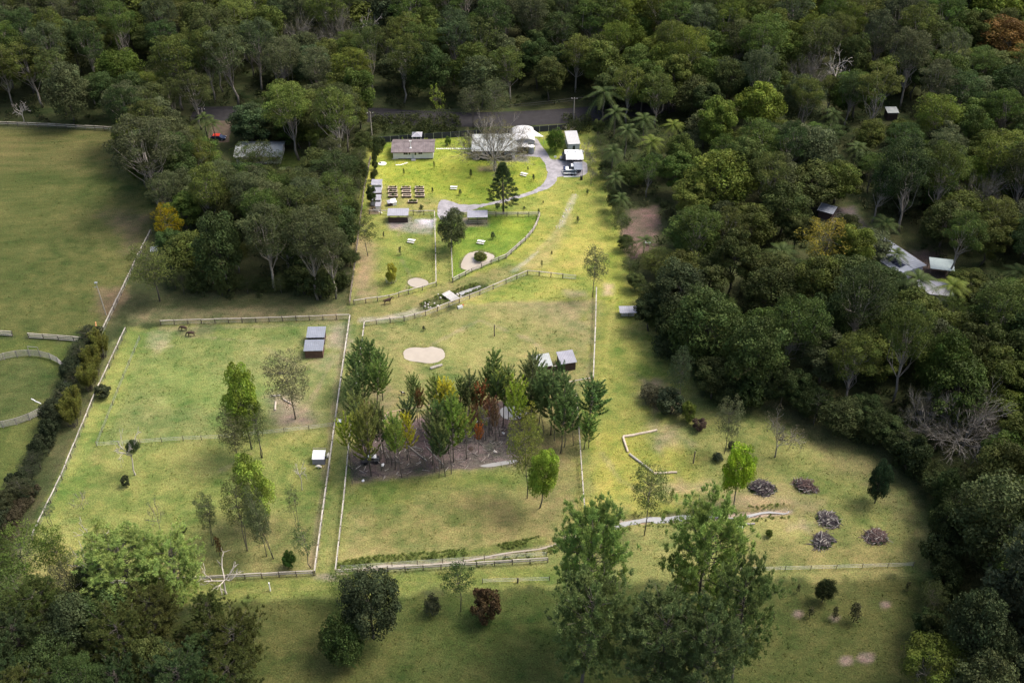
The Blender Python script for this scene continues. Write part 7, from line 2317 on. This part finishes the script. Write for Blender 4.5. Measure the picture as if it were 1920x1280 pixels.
# undergrowth below the trees
g = Geo()
for reg, poly in REG.items():
    poly = np.array(poly)
    lo, hi = poly.min(0), poly.max(0)
    n = int((hi - lo).prod() / 15)
    cand = np.column_stack([rng.uniform(lo[0], hi[0], n), rng.uniform(lo[1], hi[1], n)])
    cand = cand[inside(cand, poly)]
    for z in NO:
        cand = cand[~inside(cand, z)]
    dz = cand[:, 1] * CP + CAMH * SP
    px = 960 + FPX * cand[:, 0] / dz
    cand = cand[(px > -80) & (px < 2000) & (cand[:, 1] < 400)]
    for p in cand:
        r_ = random.uniform(.8, 2.0)
        clump(g, (p[0], p[1], r_ * .55), r_, 26, .8, .42, .7, .5, 1.0)
        cnt = 26 * 4
        g.tone[-1] = g.tone[-1] * np.array(random.choice([(.050, .068, .024), (.064, .080, .028), (.042, .056, .022), (.072, .076, .034)]))
# strip of scrub between the road and the dark fence
for k in range(150):
    q = G(random.uniform(700, 1060), 0)
    x_ = random.uniform(698, 860) if k < 120 else random.uniform(1060, 1110)
    q = G(x_, random.uniform(222, 252))
    r_ = random.uniform(.7, 1.6) * (1.5 if x_ < 845 and k % 3 == 0 else 1)
    clump(g, (q.x, q.y, r_ * .7), r_, 60, .5, .28, .95, .5)
    g.tone[-1] = g.tone[-1] * np.array(random.choice([(.050, .066, .020), (.065, .080, .024), (.038, .050, .018)]))
q = obj('undergrowth', g.mesh('undergrowth', MAT['leaf'], False, True))
q['kind'] = 'stuff'
q['label'] = 'low scrub covering the forest floor'

# grass tufts, denser and taller where the sward is rank
def tufts(n, poly, size, seed, up=.9):
    poly = np.array(poly)[:, :2]
    lo, hi = poly.min(0), poly.max(0)
    cand = np.column_stack([rng.uniform(lo[0], hi[0], n), rng.uniform(lo[1], hi[1], n)])
    cand = cand[inside(cand, poly)]
    dn = fbm(cand[:, 0], cand[:, 1], 5, seed)
    cand = cand[rng.random(len(cand)) < ss((dn - .35) / .3)]
    return cand
g = Geo()
dr = [tuple(G(*p)) for p in DRIVE]
for poly, n in ((PROPERTY, 36000), (LAYERS[0][0], 4000), (LAYERS[6][0], 4000)):
    c_ = tufts(n, poly, .3, 63)
    c_ = c_[sdf(c_, dr) < .35]
    for pw in PONDW.values():
        c_ = c_[sdf(c_, pw) < 0.1]
    col = paint(c_)
    lum = col.sum(1)
    ok = col[:, 1] > col[:, 0] * .98
    c_, col = c_[ok], col[ok]
    m = len(c_)
    tone = col * rng.uniform(1.0, 1.6, m)[:, None] * np.array([1.0, 1.03, .85])
    kb = 4
    h = .22 * rng.uniform(.6, 1.5, m)
    P3 = np.repeat(np.column_stack([c_, relief(c_)]), kb, 0) + np.column_stack([rng.normal(size=(m * kb, 2)) * .12, np.zeros(m * kb)])
    D = unit(m * kb, 1.0)
    D[:, 2] = abs(D[:, 2])
    s = np.cross(D, unit(m * kb))
    s /= np.linalg.norm(s, axis=1, keepdims=True)
    hh = np.repeat(h, kb)[:, None]
    v = np.stack([P3 - s * .07, P3 + s * .07, P3 + D * hh], 1).reshape(-1, 3)
    g.add(v, np.arange(m * kb)[:, None] * 3 + np.arange(3)[None], tone=np.repeat(tone, kb * 3, 0))
q = obj('grass', g.mesh('grass', MAT['leaf'], False, True))
q['kind'] = 'stuff'
q['label'] = 'tussocky grass tufts over the paddocks'
# rank growth along the creeks and pond rims
g = Geo()
for pts, n, off, sz in ((CREEK_LOW, 900, 1.2, .38), (CREEK_UP, 240, .9, .4), (CREEK, 170, 1.0, .35)):
    for _ in range(n):
        k = random.uniform(0, len(pts) - 1.001)
        j = int(k)
        a, b = np.array(pts[j][:2]), np.array(pts[j + 1][:2])
        d = (b - a) / np.linalg.norm(b - a)
        nn = np.array([-d[1], d[0]])
        p_ = a + (b - a) * (k - j) + nn * random.choice([1, 1, 1, -1] if pts is CREEK_LOW else [1, -1]) * random.uniform(off * .7, off * 1.9)
        if fbm(p_[0:1], p_[1:2], 4, 71, 2)[0] < .34:
            continue
        clump(g, (p_[0], p_[1], .12), random.uniform(.14, .30), 14, sz, .11, .55, .9, random.uniform(.75, 1.25))
q = obj('bank_plants', g.mesh('bank_plants', MAT['leaf'], False, True))
q['kind'] = 'stuff'
q['label'] = 'rank green plants along the creek banks'
q.color = (.15, .185, .045, 1)
bpy.data.objects['undergrowth'].color = (1, 1, 1, 1)
print('objects', len(S.objects))

# ------------------------------------------------------------------ alike things get told apart by their order across the view
ORD = ['leftmost', 'second', 'third', 'fourth', 'fifth', 'sixth', 'seventh', 'eighth', 'ninth', 'tenth', 'eleventh', 'twelfth', 'thirteenth', 'fourteenth', 'fifteenth', 'sixteenth', 'seventeenth', 'eighteenth', 'nineteenth', 'twentieth']
NUM = ['none', 'one', 'two', 'three', 'four', 'five', 'six', 'seven', 'eight', 'nine', 'ten', 'eleven', 'twelve', 'thirteen', 'fourteen', 'fifteen', 'sixteen', 'seventeen', 'eighteen', 'nineteen', 'twenty']
same = {}
for o_ in S.objects:
    if o_.parent is None and o_.get('label'):
        same.setdefault(o_['label'], []).append(o_)
for lab, L_ in same.items():
    if 1 < len(L_) <= 60:
        L_.sort(key=lambda q_: q_.location.x / (q_.location.y * CP + CAMH * SP))
        n_ = len(L_)
        for i_, q_ in enumerate(L_):
            if n_ > 20:
                tail = ORD[i_] + ' from the left' if i_ and i_ < 20 else 'leftmost' if i_ == 0 else ('rightmost' if i_ == n_ - 1 else ORD[n_ - 1 - i_] + ' from the right' if n_ - 1 - i_ < 20 else '')
            else:
                tail = (ORD[0] if i_ == 0 else 'rightmost' if i_ == n_ - 1 else ORD[i_] + ' from left') + ' of ' + NUM[n_]
            if tail:
                full = lab + ', ' + tail
                for cut in (' the', ' a', ' hidden', ' thin', ' big', ' far'):
                    if len(full.split()) > 16:
                        full = ' '.join((' ' + lab).replace(cut + ' ', ' ').split()) + ', ' + tail
                        lab_ = ' '.join((' ' + lab).replace(cut + ' ', ' ').split())
                if len(full.split()) > 16:
                    full = ' '.join((' ' + lab).replace(' the ', ' ').replace(' small ', ' ').split()) + ', ' + tail.replace(' from left', '')
                q_['label'] = full
